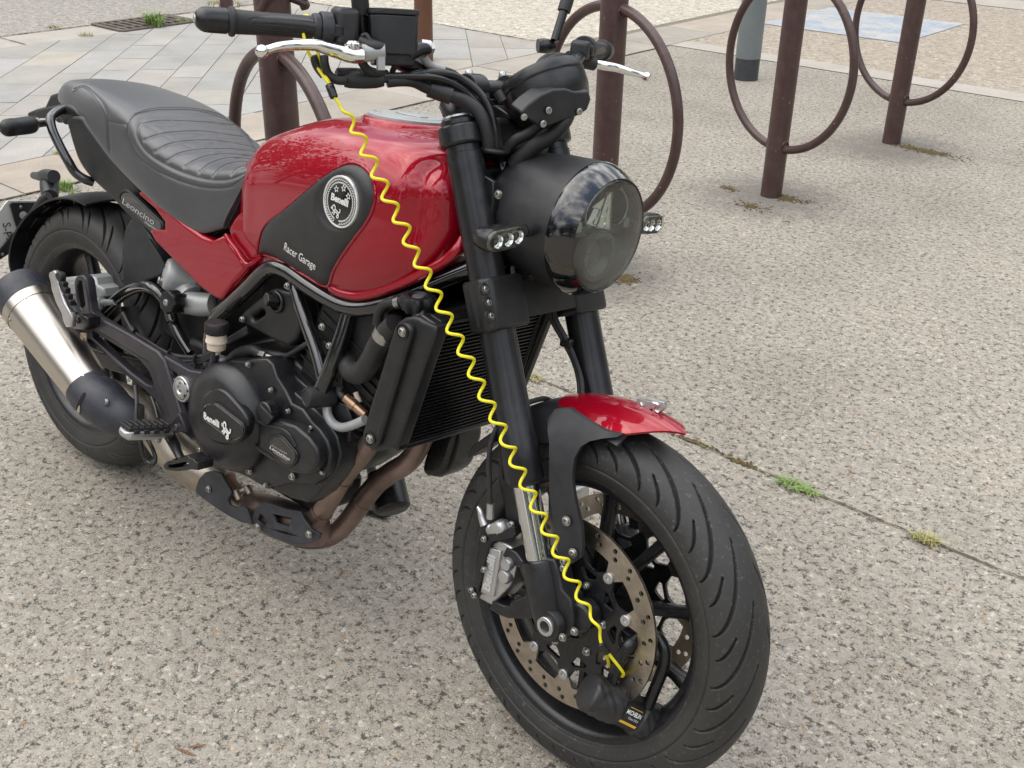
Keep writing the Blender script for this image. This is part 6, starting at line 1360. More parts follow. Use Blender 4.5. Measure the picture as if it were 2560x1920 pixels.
# ---------- handlebar and controls ----------
HB = empty('handlebar', BIKE)
barpts = [P('A', 380, 240, -.415), P('A', 1400, 320, -.31), P('9', 100, 330, -.262), P('9', 400, 440, -.215), P('9', 560, 520, -.19), P('9', 760, 625, -.14), P('9', 1000, 725, -.075)]
N_ = [S(np.linalg.inv(SRM)@(q-SQ)+SQ) for q in barpts]
def unS(q): return np.linalg.inv(SRM)@(np.array(q)-SQ)+SQ
full = barpts+[S(np.array((unS(barpts[-1])[0]+.006, 0, unS(barpts[-1])[2]-.002)))]+[S(unS(q)*np.array((1, -1, 1))) for q in barpts[::-1]]
mb = MB(); mb.tube(full, [.011]*3+[.0125, .0135, .014, .0142]+[.0142]+[.0142, .014, .0135, .0125]+[.011]*3, 24, 8); mb.build('bar', 'satin', HB, 60)
for sd in (1, -1):
    f_ = (lambda q: q) if sd == 1 else (lambda q: S(unS(q)*np.array((1, -1, 1))))
    a_, b_ = f_(P('A', 430, 245, -.408)), f_(P('A', 1400, 318, -.305)); d_ = (b_-a_)/np.linalg.norm(b_-a_); L_ = np.linalg.norm(b_-a_)
    gp_ = empty('grip', HB)
    mb = MB(); mb.lathe([(-.002, .0150), (.000, .0192), (.003, .0200), (.006, .0192), (.0075, .0162), (.02, .0158), (L_*.5, .0152), (L_-.004, .0156), (L_-.001, .0166)], a_, d_, 40, cap=False); mb.build('grip_sleeve', 'griprub', gp_, 50) if 'griprub' in M else None
    if 'griprub' not in M:
        m, nt, b = new_mat('knurled grip rubber'); M['griprub'] = m; b.inputs['Base Color'].default_value = (.022, .022, .024, 1); b.inputs['Roughness'].default_value = .52
        t = nt.nodes.new('ShaderNodeTexCoord'); wv = nt.nodes.new('ShaderNodeTexWave'); wv.inputs['Scale'].default_value = 260; wv.bands_direction = 'DIAGONAL'; nt.links.new(t.outputs['Object'], wv.inputs['Vector']); bump(nt, b, wv.outputs['Fac'], .6, .001)
        mb.build('grip_sleeve', 'griprub', gp_, 50)
    # raised bands on the grip
    mb = MB(); nv = np.cross(d_, (0, 0, 1.)); nv /= np.linalg.norm(nv); nv = nv if nv[0] > 0 else -nv; uz_ = np.cross(nv, d_); uz_ = uz_ if uz_[2] > 0 else -uz_
    for k_, (x0, x1, ang0) in enumerate(((.020, .108, 38), (.028, .100, 24), (.036, .092, 10))):
        pts = []
        for t in np.linspace(0, math.pi*2, 60, endpoint=False):
            lx = (x0+x1)/2+(x1-x0)/2*np.sign(math.cos(t))*abs(math.cos(t))**.45; an = math.radians(-8)+math.radians(ang0+6)*np.sign(math.sin(t))*abs(math.sin(t))**.45
            pts.append(a_+d_*lx*L_/.118+(nv*math.cos(an)+uz_*math.sin(an))*.0153)
        mb.tube(pts, .0009, 6, 0, closed=True)
    mb.build('grip_bands', 'rubber', gp_)
    mb = MB(); mb.lathe([(-.045, .0001), (-.045, .007), (-.043, .0105), (-.038, .0145), (-.033, .0163), (-.026, .0168), (-.004, .0168), (-.003, .0150), (0, .0150)], a_, d_, 40, cap=False); be = mb.build('bar_end', 'satin', gp_, 50)
    mb = MB(); mb.lathe([(0, .0058), (.0012, .0055), (.0012, .003), (0, .0028), (0, .0001)], a_-d_*.045, -d_, 24, cap=False); mb.build('bar_end_screw', 'bolt', be)
    # flange and switch housing
    mb = MB(); mb.lathe([(L_-.002, .0175), (L_, .0195), (L_+.006, .0195), (L_+.0065, .0175), (L_+.008, .0175), (L_+.0085, .0215), (L_+.011, .0225), (L_+.024, .0225), (L_+.026, .0205)], a_, d_, 40); sw = mb.build('switch_housing', 'plastic_grey', HB, 40)
    mb = MB(); mb.box(a_+d_*(L_+.044)+uz_*(.004 if sd == 1 else -.002), (.034, .042, .052) if sd == 1 else (.030, .034, .032), d_, nv, uz_); mb.build('switch_block', 'plastic_grey', HB, 30, .008, 4)
    mb = MB(); mb.box(a_+d_*(L_+.030)+uz_*-.001+nv*.006, (.02, .030, .018), d_, nv, uz_); mb.build('switch_button', 'plastic', HB, 30, .003)
# front brake reservoir
RV = empty('brake_master_cylinder', BIKE)
fx_ = P('9', 705, 250, -.19)-P('9', 300, 230, -.25); fx_ /= np.linalg.norm(fx_); zz = P('9', 300, 60, -.25)-P('9', 300, 440, -.25); zz -= fx_*(zz@fx_); Hh = np.linalg.norm(zz); zz /= Hh; nn_ = np.cross(fx_, zz); nn_ = nn_ if nn_[0] > 0 else -nn_
c0 = P('9', 500, 270, -.22); wv_ = np.linalg.norm(P('9', 705, 250, -.19)-P('9', 300, 230, -.25))
mb = MB(); w2 = wv_/2
for hz, gr_ in ((-.030, .93), (-.029, .96), (.022, 1.0)): pass
def rbox(mb, c_, w_, dpt, hz0, hz1, s0=1., s1=1.):
    pr_ = [(-w_, -dpt*.2), (-w_+.010, .0), (-w_*.3, .003), (w_-.004, .001), (w_, -.004), (w_, -dpt), (w_-.004, -dpt-.004), (-w_+.008, -dpt-.004), (-w_, -dpt+.006)]
    mb.loft([[c_+fx_*(a_*s)+nn_*(b_*s)+zz*h for a_, b_ in pr_] for h, s in ((hz0, s0), (hz1, s1))])
rbox(mb, c0, w2, .042, -.030, .0230, .95, 1.0); mb.build('reservoir_body', 'plastic', RV, 40, .002, 3)
mb = MB(); rbox(mb, c0+nn_*.0012, w2+.0015, .045, .0236, .0315, 1., .985); mb.build('reservoir_lid', 'plastic', RV, 40, .0015, 3)
mb = MB(); mb.box(c0-nn_*.018-zz*.036, (w2*1.7, .030, .018), fx_, nn_, zz); mb.tube([P('9', 600, 470, -.20), P('9', 700, 410, -.18), P('9', 790, 400, -.165)], [.009, .010, .009], 18, 0); mb.build('master_body', 'satin', RV, 30, .003)
mb = MB(); mb.tube([P('9', 715, 385, -.175), P('9', 790, 395, -.165)], .0095, 20, 0); mb.lathe([(0, .0105), (.004, .0105), (.0045, .008), (.008, .008)], P('9', 770, 400, -.165), P('9', 800, 400, -.16)-P('9', 715, 395, -.175), 6); mb.build('banjo_bolt', 'alu', RV, 30)
mb = MB(); mb.tube(P3('9', [(730, 470, -.17), (780, 540, -.155), (850, 575, -.14), (900, 590, -.13)]), [.0062, .0062, .0068, .006], 14, 5); mb.build('hose_fitting', 'alu_paint', RV)
T3('brake_hose', 'hose', RV, P3('9', [(900, 588, -.13), (980, 615, -.11), (1060, 690, -.08), (1120, 800, -.05), (1180, 960, -.03)]), .0055, False)
# brake lever
LV = empty('brake_lever', BIKE)
lpt = [P('A', 805, 592, -.42), P('A', 880, 570, -.411), P('A', 1000, 538, -.397), P('A', 1200, 520, -.37), P('A', 1420, 520, -.343), P('A', 1560, 560, -.325), P('A', 1700, 600, -.306), P('A', 1850, 640, -.288), P('A', 1960, 645, -.275)]
def lever(parent, pts):
    mb = MB(); mb.tube(pts, [.0065, .0058, .0062, .0070, .0080, .0088, .0098, .0105, .0100], 18, 7, flat=1.0); mb.build('lever_blade', 'chrome', parent, 60)
    mb = MB(); mb.ball(pts[0], .0088); mb.build('lever_ball', 'chrome', parent, 80)
lever(LV, lpt)
mb = MB(); pvt = P('A', 1855, 545, -.285); mb.lathe([(-.012, .009), (0, .009), (.0005, .0125), (.004, .0125), (.0055, .011), (.0055, .0095), (.008, .009), (.009, .007), (.009, .0001)], pvt, zz, 28, cap=False); mb.build('lever_pivot', 'chrome', LV, 40)
mb = MB(); mb.tube(P3('9', [(190, 430, -.27), (260, 440, -.262), (330, 430, -.255), (410, 425, -.245)]), [.010, .0115, .010, .009], 12, 3, flat=1.1); mb.box(P('9', 375, 500, -.25), (.010, .010, .028), fx_, nn_, zz); mb.build('lever_perch', 'alu_paint', LV, 30)
mb = MB(); mb.tube(P3('9', [(200, 330, -.265), (260, 370, -.26), (340, 395, -.255), (410, 400, -.245)]), [.006, .009, .009, .006], 12, 4); mb.tube(P3('9', [(215, 300, -.265), (245, 290, -.262), (275, 330, -.26), (310, 355, -.256)]), .0028, 8, 5); mb.tube(P3('9', [(230, 290, -.262), (255, 290, -.262), (290, 340, -.26), (330, 360, -.256)]), .0028, 8, 5); mb.build('switch_lead', 'rubber', RV)
T3('switch_lead', 'rubber', HB, P3('9', [(215, 520, -.26), (260, 580, -.25), (330, 610, -.24), (420, 620, -.22)]), .0062, False)
T3('switch_lead', 'rubber', HB, P3('9', [(490, 490, -.21), (505, 540, -.21), (480, 580, -.21), (470, 610, -.21)]), .0042, False)
# clutch lever and perch, left
LC = empty('clutch_lever', BIKE)
l2 = [P('2', 2100, 495, .42), P('2', 2060, 482, .411), P('2', 1990, 462, .39), P('2', 1900, 435, .365), P('2', 1840, 425, .345), P('2', 1790, 415, .33), P('2', 1760, 412, .32)]
mb = MB(); mb.tube(l2, [.0065, .0058, .0068, .0078, .0082, .0078, .0075], 16, 7); mb.build('lever_blade', 'chrome', LC, 60)
mb = MB(); mb.ball(l2[0], .0088); mb.build('lever_ball', 'chrome', LC, 80)
mb = MB(); mb.tube(P3('2', [(1765, 415, .32), (1700, 395, .30), (1640, 385, .28), (1600, 370, .26)]), [.011, .0125, .012, .012], 16, 5); mb.build('clutch_perch', 'rubber', LC, 60)
T3('clutch_cable', 'hose', LC, P3('2', [(1600, 375, .25), (1560, 360, .22), (1480, 380, .16), (1400, 430, .10), (1330, 560, .05), (1250, 760, .03), (1190, 900, .01), (1150, 980, .0)]), .0055, False)
T3('switch_lead', 'hose', LC, P3('2', [(1590, 360, .24), (1520, 350, .20), (1440, 370, .15), (1380, 450, .09), (1330, 600, .04)]), .004, False)
mb = MB(); mb.tube(P3('2', [(1400, 295, .22), (1440, 295, .23), (1480, 300, .25)]), [.012, .013, .012], 14, 3); mb.build('clutch_adjuster', 'satin', LC)
# mirrors
def mirror(pts, r, parentname='mirror'):
    mr = empty(parentname, BIKE); mb = MB(); mb.tube(pts[:2], [.0078, .0078], 16, 0); mb.build('mirror_stem', 'satin', mr)
    mb = MB(); mb.tube([pts[0]*.62+pts[1]*.38, pts[0]*.2+pts[1]*.8], r, 18, 0); mb.build('stem_boot', 'rubber', mr)
    mb = MB(); mb.lathe([(-.004, .0001), (-.004, .052), (.002, .056), (.014, .052), (.020, .035), (.022, .0001)], pts[2], (1, .1, .1), 40, cap=False); mb.build('mirror_head', 'satin', mr, 50)
    return mr
m0 = P('2', 1510, 260, .245); m1 = P('2', 1590, 0, .27); m2 = m1+(m1-m0)*1.4
mirror([m0, m1+(m1-m0)*.9, m2], .0118)
m0 = P('9', 230, 330, -.235); m1 = P('9', 200, 0, -.245); mirror([m0, m1+(m1-m0)*.7, m1+(m1-m0)*1.2], .0125)
# bar clamp, riser and cables
mb = MB()
for y in (-.045, .045):
    c_ = S((1.074+.012, y, 1.047)); mb.lathe([(-.016, .023), (.016, .023), (.018, .021)], c_, (0, 1, 0), 28); mb.box(c_-SAX*.025, (.04, .032, .05), SRM@SNR, (0, 1, 0), SRM@SAX)
mb.build('bar_clamp', 'satin', HB, 40, .002)
mb = MB()
for (a_, b_) in ((1120, 640), (1400, 650)):
    hexbolt(mb, P('9', a_, b_, -.045 if a_ < 1300 else .045), SAX, .0072, .009); 
mb.build('clamp_bolt', 'bolt', HB, 30)
mb = MB(); mb.prism([P('9', a_, b_, .03) for a_, b_ in ((1330, 680), (1360, 660), (1400, 672), (1440, 655), (1450, 700), (1400, 780), (1380, 860), (1340, 870), (1315, 830), (1345, 760))], (0, .06, 0)); mb.build('leather_strip', 'copper', HB, 30)
mb = MB(); mb.tube(P3('9', [(975, 870, -.05), (1020, 960, -.055), (1080, 980, -.05), (1160, 940, -.04), (1200, 900, -.03)]), .022, 14, 4); mb.build('ignition_switch', 'satin', BIKE)
plate_ = PL('9', [(970, 850), (1060, 800), (1180, 830), (1240, 900), (1330, 880), (1440, 950), (1560, 980), (1550, 1010), (1400, 1000), (1330, 1000), (1220, 990), (1100, 990), (1000, 1000), (980, 940)], -.03)
plate('gauge_bracket', 'satin', BIKE, plate_, -.03, .06, .003, smooth=60)
CBL = [[('9', 40, 640, -.275), ('9', 90, 672, -.265), ('9', 330, 672, -.235), ('9', 560, 640, -.20), ('9', 760, 610, -.165), ('9', 930, 618, -.135), ('9', 1060, 665, -.11), ('9', 1170, 745, -.095), ('9', 1260, 860, -.085), ('9', 1315, 1000, -.08), ('9', 1335, 1130, -.078), ('9', 1342, 1270, -.075)],
       [('9', 0, 620, -.28), ('9', 90, 630, -.265), ('9', 330, 640, -.235), ('9', 640, 640, -.19), ('9', 860, 660, -.15), ('9', 1010, 720, -.12), ('9', 1120, 800, -.10), ('9', 1210, 900, -.09), ('9', 1270, 1030, -.085), ('9', 1300, 1160, -.08), ('9', 1310, 1270, -.078)]]
CP = empty('throttle_cables', BIKE)
for c_ in CBL: T3('cable', 'cablegloss', CP, [P(*q) for q in c_], .0055, False, 14) if 'cablegloss' in M else None
M['cablegloss'] = simple('glossy cable sheath', (.012, .012, .013), .25)
for c_ in CBL: T3('cable', 'cablegloss', CP, [P(*q) for q in c_], .0056, False, 14)
T3('cable_elbow', 'rubber', CP, P3('A', [(1520, 640, -.30), (1530, 740, -.30), (1570, 850, -.295), (1660, 920, -.287), (1780, 930, -.276)]), .0062, False, 14)
T3('cable_elbow', 'rubber', CP, P3('A', [(1400, 640, -.305), (1440, 760, -.30), (1520, 870, -.295)]), .0062, False, 14)
mb = MB(); mb.tube(P3('9', [(75, 672, -.267), (120, 676, -.262), (330, 676, -.235), (400, 672, -.226)]), [.0095, .0105, .0105, .0085], 16, 3); mb.tube(P3('9', [(20, 622, -.275), (160, 622, -.25), (300, 640, -.24)]), .009, 14, 3); mb.build('cable_sleeve', 'rubber', CP)
T3('loom', 'rubber', CP, P3('9', [(430, 690, -.22), (560, 680, -.20), (660, 690, -.18), (760, 735, -.16), (960, 805, -.13), (1080, 850, -.11), (1170, 910, -.10), (1230, 1000, -.095), (1270, 1130, -.09), (1285, 1270, -.085)]), [.0075, .0075, .008, .0085, .009, .0105, .0105, .010, .010, .010], False, 18)
mb = MB(); mb.tube(P3('9', [(780, 742, -.155), (865, 772, -.143), (965, 808, -.13)]), .0125, 18, 2); mb.build('loom_sleeve', 'plastic', CP)
mb = MB(); mb.tube([P('9', 1330, 1255, -.075)+.019*np.array((math.cos(t), math.sin(t), 0)) for t in np.linspace(0, 2*math.pi, 24, endpoint=False)], .004, 8, 0, closed=True); mb.build('cable_guide', 'plastic', CP)
# printed marks on the cable
# ---------- instrument ----------
GA = empty('instrument', BIKE)
gc_ = (P('2', 1165, 520, -.05)+P('2', 1740, 560, .08))/2; gc_ = np.array((1.183, .010, 1.060))
gn = np.array((-.60, 0, .80)); gn /= np.linalg.norm(gn)
mb = MB(); mb.lathe([(.020, .0001), (.020, .058), (.024, .060), (.024, .064), (.018, .0665), (.010, .0670), (.006, .0668), (.005, .0655), (.0035, .0655), (.0025, .0668), (-.012, .0660), (-.030, .060), (-.043, .047), (-.049, .026), (-.050, .0001)], gc_, gn, 72, cap=False)
mb.build('instrument_case', 'satin', GA, 50)
mb = MB(); gx = np.cross((0, 1., 0), gn); c_ = gc_+np.array((0, .055, 0))+gx*-.004; mb.box(c_-gn*.004, (.055, .05, .040), gx, (0, 1, 0), gn); mb.build('instrument_side_pod', 'satin', GA, 30, .010, 4)
mb = MB(); gb = [(1300, 745), (1290, 720), (1340, 670), (1420, 610), (1500, 575), (1580, 570), (1640, 590), (1730, 585), (1745, 640), (1720, 710), (1650, 750), (1600, 760), (1510, 800), (1420, 830), (1380, 790)]
pf = [PP('2', a_, b_, gc_+np.array((.076, 0, -.03)), (.80, -.28, .05)) for a_, b_ in gb]; mb.prism(pf, np.array((-.03, .01, .006))); mb.build('instrument_bracket', 'plastic', GA, 50, .006, 3)
mb = MB()
for a_, b_ in ((1467, 710), (1665, 718), (1432, 797)): hexbolt(mb, PP('2', a_, b_, gc_+np.array((.078, 0, -.03)), (.80, -.28, .05)), (.8, -.3, .05), .0062, .003, flange=False)
hexbolt(mb, PP('2', 1312, 752, gc_+np.array((.078, 0, -.03)), (.80, -.28, .05)), (.8, -.5, 0), .0045, .002); mb.build('bracket_bolt', 'bolt', GA, 30)
mb = MB(); mb.tube(P3('2', [(1140, 590, -.07), (1180, 650, -.065)]), .0075, 12, 0); mb.tube(P3('2', [(1600, 400, .06), (1630, 460, .06)]), .006, 12, 0); mb.build('instrument_clip', 'plastic', GA)
T3('instrument_loom', 'rubber', GA, P3('2', [(1580, 660, .0), (1590, 730, .0), (1560, 800, -.01), (1480, 880, -.02), (1380, 940, -.03), (1310, 1000, -.035), (1240, 1060, -.04)]), [.013, .012, .011, .0115, .012, .012, .012], False, 20)
T3('instrument_loom', 'rubber', GA, P3('2', [(1420, 800, -.02), (1340, 860, -.03), (1260, 900, -.04), (1200, 960, -.045)]), .0085, False, 16)
mb = MB(); mb.box(S((1.13, 0, .975)), (.07, .13, .06), SNR, (0, 1, 0)); mb.box(S((1.15, 0, .86)), (.05, .16, .16), SNR, (0, 1, 0)); mb.build('wiring_bundle', 'dark', BIKE, 30, .012)
# ---------- headlight ----------
HL = empty('headlight', BIKE)
hc = np.array((1.345, .003, .874)); hn = np.array((math.cos(-.037), -.003, math.sin(-.037))); hn /= np.linalg.norm(hn)
mb = MB(); mb.lathe([(-.195, .0001), (-.192, .055), (-.182, .075), (-.165, .086), (-.15, .0900), (-.148, .0905), (-.10, .0985), (-.055, .1018), (-.0385, .1024)], hc, hn, 96, cap=False); mb.build('headlight_bucket', 'plastic_bucket', HL, 60) if 'plastic_bucket' in M else None
M['plastic_bucket'] = simple('fine matte black shell', (.022, .0225, .025), .42, bstr=.25, bscale=1800, dust=.04, rvar=.05)
mb.build('headlight_bucket', 'plastic_bucket', HL, 60)
mb = MB(); mb.lathe([(-.0385, .1000), (-.0380, .1027), (-.035, .1032), (-.026, .1016), (-.012, .0955), (-.002, .0895), (.002, .0870), (.0005, .0850), (-.008, .0845)], hc, hn, 96, cap=False); mb.build('headlight_rim', 'piano', HL, 70)
mb = MB(); prof = [(-.004, .0852)]+[(.013*math.sqrt(max(0, 1-(r_/.0905)**2))-.0025, r_) for r_ in (.0845, .08, .072, .06, .045, .03, .015)]+[(.0105, .0001)]
pin = [(h-.0022, max(r_-.0005, .0001)) for h, r_ in prof[::-1]]; mb.lathe(prof+pin, hc, hn, 96, cap=False); mb.build('headlight_lens', 'lens', HL, 80)
hx = np.cross(hn, (0, 0, 1.)); hx /= np.linalg.norm(hx); hz = np.cross(hx, hn)   # hx points to the rider's right (-y)
mb = MB(); mb.lathe([(-.006, .0845), (-.030, .078), (-.042, .055), (-.045, .0001)], hc, hn, 72, cap=False); refl = mb.build('headlight_bowl', 'lamp_dark', HL, 60)
def hp_(x, y, h): return hc+hx*x+hz*y+hn*h
# lower dark half-moon bezel and ribbed projector ring
mb = MB(); pcn = (-.004, -.036)
mb.lathe([(-.03, .040), (-.012, .039), (-.0115, .031), (-.018, .029), (-.028, .020), (-.030, .0001)], hp_(pcn[0], pcn[1], 0), hn, 64, cap=False); pr = mb.build('projector', 'lamp_pale', HL, 40)
mb = MB()
for k_ in range(64):
    t = 2*math.pi*k_/64; e_ = hx*math.cos(t)+hz*math.sin(t); mb.box(hp_(pcn[0], pcn[1], -.0108)+e_*.035, (.0075, .0012, .002), e_, np.cross(hn, e_), hn)
mb.build('projector_ribs', 'reflector', pr, None)
mb = MB(); mb.ball(hp_(pcn[0], pcn[1], -.026), (.022, .022, .012), hx, hz); mb.build('projector_lens', 'lens', pr, 80)
mb = MB(); mb.prism([hp_(a_, b_, -.020) for a_, b_ in ((-.075, -.006), (.075, -.006), (.078, .004), (.060, .010), (-.060, .010), (-.078, .004))], -hn*.012); mb.build('lamp_divider', 'lamp_dark', HL, 30, .002)
# upper reflector: one bright faceted wedge with two cups
mb = MB()
W_ = [(-.004, .064), (.006, .064), (.019, .010), (-.019, .004)]
for (q0, q1, q2, q3) in (((-.004, .064), (.001, .060), (.0, .034), (-.012, .034)), ((.001, .060), (.006, .064), (.0125, .036), (.0, .034)), ((-.012, .034), (.0, .034), (.0, .008), (-.019, .004)), ((.0, .034), (.0125, .036), (.019, .010), (.0, .008))):
    mb.add([hp_(*q0, -.012), hp_(*q1, -.026), hp_(*q2, -.030), hp_(*q3, -.012)], [(0, 1, 2, 3)])
mb.build('beam_wedge', 'chrome', HL, None)
mb = MB(); mb.tube([hp_(a_, b_, -.0115) for a_, b_ in W_], .0012, 6, 0, closed=True); mb.build('wedge_edge', 'reflector', HL)
mb = MB()
for zx, zy, r0 in ((.001, .018, .0085), (.001, .034, .0065)): mb.lathe([(0, r0), (-.006, r0*.6), (-.007, .0001)], hp_(zx, zy, -.014), hn, 20, cap=False)
mb.build('led_cup', 'chrome', HL, 40)
mb = MB()
for sg in (-1, 1): mb.tube([hp_(sg*a_, b_, -.011) for a_, b_ in ((.036, .012), (.050, .022), (.052, .040), (.040, .058), (.022, .070))], .0018, 8, 5); mb.prism([hp_(sg*a_, b_, -.012) for a_, b_ in ((.054, .006), (.070, .006), (.068, .020), (.056, .022))], -hn*.004)
mb.build('light_guide', 'reflector', HL)
# brackets from the fork
for sd in (-1, 1):
    mb = MB(); mb.prism([S((a_, sd*.098, b_)) for a_, b_ in ((1.165, .83), (1.20, .83), (1.205, .90), (1.20, .93), (1.155, .94))], (0, sd*-.012, 0)); mb.build('headlight_bracket', 'satin', HL, 30, .002)
mb = MB(); hexbolt(mb, P('2', 1150, 1250, -.112), (0, -1, 0), .006, .005); mb.build('bracket_bolt', 'bolt', HL, 30)
mb = MB(); mb.tube([np.array((1.24, -.05, .80)), np.array((1.25, 0, .788)), np.array((1.24, .05, .80))], .016, 14, 5); mb.build('headlight_arm', 'satin', HL)
# ---------- front turn signals ----------
def signal(cpts, stem, Xf, R, leds, hw, rr):
    sg_ = empty('turn_signal', BIKE); (x0, y0), (x1, y1) = cpts
    q3 = [PX(R, a_, b_, Xf) for a_, b_ in cpts]; d_ = (q3[1]-q3[0]); ln = np.linalg.norm(d_); d_ /= ln; up2 = np.cross((1, 0, 0), d_); up2 = up2 if up2[2] > 0 else -up2
    def cap2(h, n=14): return [q3[0]+(math.cos(a_)*d_+math.sin(a_)*up2)*h for a_ in np.linspace(math.pi/2, 3*math.pi/2, n)]+[q3[1]+(math.cos(a_)*d_+math.sin(a_)*up2)*h for a_ in np.linspace(-math.pi/2, math.pi/2, n)]
    X_ = np.array((1., 0, 0)); mb = MB(); mb.loft([[q+X_*x for q in cap2(h)] for x, h in ((-.030, hw*.5), (-.027, hw*.85), (-.015, hw*1.02), (-.001, hw*1.06), (.001, hw*1.02), (.001, hw*.90), (-.003, hw*.86))], cap=True); mb.build('signal_body', 'satin', sg_, 50)
    mb = MB(); mb.loft([[q+X_*x for q in cap2(h)] for x, h in ((-.001, hw*.86), (-.001, hw*.3))], cap=True); mb.build('signal_reflector', 'alu', sg_)
    mb = MB()
    for a_, b_ in leds: mb.lathe([(.003, rr), (-.001, rr*.86), (-.0045, rr*.45), (-.005, .0001)], PX(R, a_, b_, Xf)+X_*.0015, X_, 24, cap=False)
    mb.build('led', 'chrome', sg_, 40)
    mb = MB()
    for a_, b_ in leds: mb.ball(PX(R, a_, b_, Xf)+X_*-.0008, (.0022, .0022, .002), seg=12)
    mb.build('led_chip', 'lamp_dark', sg_, 60)
    mb = MB(); mb.loft([[q+X_*x for q in cap2(h)] for x, h in ((.001, hw*.98), (.005, hw*.97), (.0065, hw*.9), (.0065, hw*.86), (.0045, hw*.9), (.0015, hw*.93))], cap=True); mb.build('signal_lens', 'lens', sg_, 50)
    mb = MB(); mb.tube(stem, [.0085, .0080, .0080, .0095, .0105][:len(stem)], 16, 4)
    for k_ in range(7): t = .25+.08*k_; q = stem[0]*(1-t)+stem[-1]*t; mb.tube([q-(stem[-1]-stem[0])*.02, q+(stem[-1]-stem[0])*.02], .0098, 16, 0)
    mb.build('signal_stem', 'rubber', sg_)
cR = [(1112, 1550), (1252, 1518)]
signal(cR, [PX('2', 1300, 1490, 1.285), PX('2', 1340, 1480, 1.278), P('2', 1385, 1470, -.098)], 1.292, '2', [(1132, 1550), (1200, 1537), (1264, 1520)], .0158, .0098)
signal([(925, 790), (1050, 783)], [PX('H', 905, 780, 1.29), PX('H', 860, 775, 1.285), PX('H', 800, 775, 1.275)], 1.297, 'H', [(915, 800), (975, 795), (1045, 790)], .0158, .0098)

# ================= disc lock and reminder cable =================
DL = empty('disc_lock', None, tuple(LM@np.array((1.56, -.06, .19))), (-LEAN, 0, 0)); T(DL, 'black U-shaped disc lock with wrapped sleeve hanging on the front brake disc', 'lock')
def loc(q): return np.array(q)-np.array((1.56, -.06, .19))
A0, B0 = P('K', 215, 955, -.108), P('K', 1045, 1365, -.026); da = (B0-A0)/np.linalg.norm(B0-A0); La = np.linalg.norm(B0-A0)
sh_ = [P('K', 470, 880, -.084), P('K', 560, 620, -.084), P('K', 640, 430, -.084), P('K', 735, 285, -.079), P('K', 795, 225, -.066), P('K', 860, 180, -.053), P('K', 940, 150, -.047), P('K', 1050, 145, -.044), P('K', 1150, 210, -.044), P('K', 1225, 350, -.045), P('K', 1230, 500, -.045), P('K', 1180, 680, -.045), P('K', 1090, 900, -.045), P('K', 1000, 1120, -.045)]
mb = MB(); mb.tube([loc(q) for q in sh_], .0092, 24, 8); mb.build('shackle', 'satin', DL, 60)
m, nt, b = new_mat('wrinkled black wrap'); M['wrap'] = m; b.inputs['Base Color'].default_value = (.020, .020, .021, 1); b.inputs['Roughness'].default_value = .42
n = noise_node(nt, 60, 4, .5); bump(nt, b, n.outputs['Fac'], .35, .002)
def wrap(t0, t1, nm):
    mb = MB(); a1, b1_, d1_ = frame_of(da); rings = []
    for t in np.linspace(0, 1, 36):
        h = La*(t0+(t1-t0)*t); e = min(t, 1-t); r_ = .0305*(1-.22*math.exp(-e/.025))
        ring = []
        for k_ in range(56):
            a_ = 2*math.pi*k_/56; w_ = .0004*math.sin(4*a_+h*120)+.0011*abs(math.sin(3*a_+abs(math.sin(h*75))*2.2))**4-.0009*abs(math.sin(5*a_-h*190))**6; ring.append(loc(A0+d1_*h+(r_+w_)*(math.cos(a_)*a1+math.sin(a_)*b1_)))
        rings.append(ring)
    mb.loft(rings); return mb.build(nm, 'wrap', DL, 60)
wrap(-.08, .43, 'wrap_sleeve'); wrap(.70, 1.16, 'wrap_sleeve')
mb = MB(); mb.lathe([(La*.36, .0272), (La*.78, .0272)], loc(A0), da, 48); cyl = mb.build('lock_cylinder', 'label_black', DL, 50)
# label stripes and word wrapped on the cylinder
vC = LM.T@ray('K', 700, 1180); a1 = -vC-da*(-vC@da); a1 /= np.linalg.norm(a1); b1_ = np.cross(da, a1)
upd = 1 if (b1_@(LM.T@np.array((0, 0, 1.)))) > 0 else -1
def lockpt(h, s, lift=.0004):                     # h along the axis, s arc upwards from the side that faces the kerb
    a_ = s/.0272; return loc(A0)+da*h+(.0272+lift)*(math.cos(a_)*a1+upd*math.sin(a_)*b1_)
def patch(name, mat, h0, h1, s0, s1, lift=.0005):
    mb = MB(); g_ = [[lockpt(h0+(h1-h0)*i/6, s0+(s1-s0)*j/8, lift) for j in range(9)] for i in range(7)]; mb.loft(g_, closed=False, cap=False); return mb.build(name, mat, cyl, 60)
patch('amber_stripe', 'orange_label', La*.41, La*.69, -.0215, -.0165)
patch('amber_line', 'orange_label', La*.47, La*.67, .0072, .0079)
def lock_text(name, txt, h0, h1, s, hh, mat='white', **kw):
    me = text_mesh(txt, 1, 0, **kw); xs = [v.co.x for v in me.vertices]; w_ = max(xs)-min(xs); cx = (max(xs)+min(xs))/2; sg = 1 if (da@RTb) > 0 else -1
    for v in me.vertices: v.co = Vector(lockpt((h0+h1)/2+sg*(v.co.x-cx)*(h1-h0)/w_, s+v.co.y*hh, .0006))
    link_mesh(name, me, mat, cyl, None)
RTb = LM.T@RT
lock_text('label_word', 'MICHELIN', La*.44, La*.675, -.0005, .0092, shear=.25, bold=.02)
lock_text('label_subword', 'Classe S.R.A', La*.50, La*.66, -.0085, .0052)
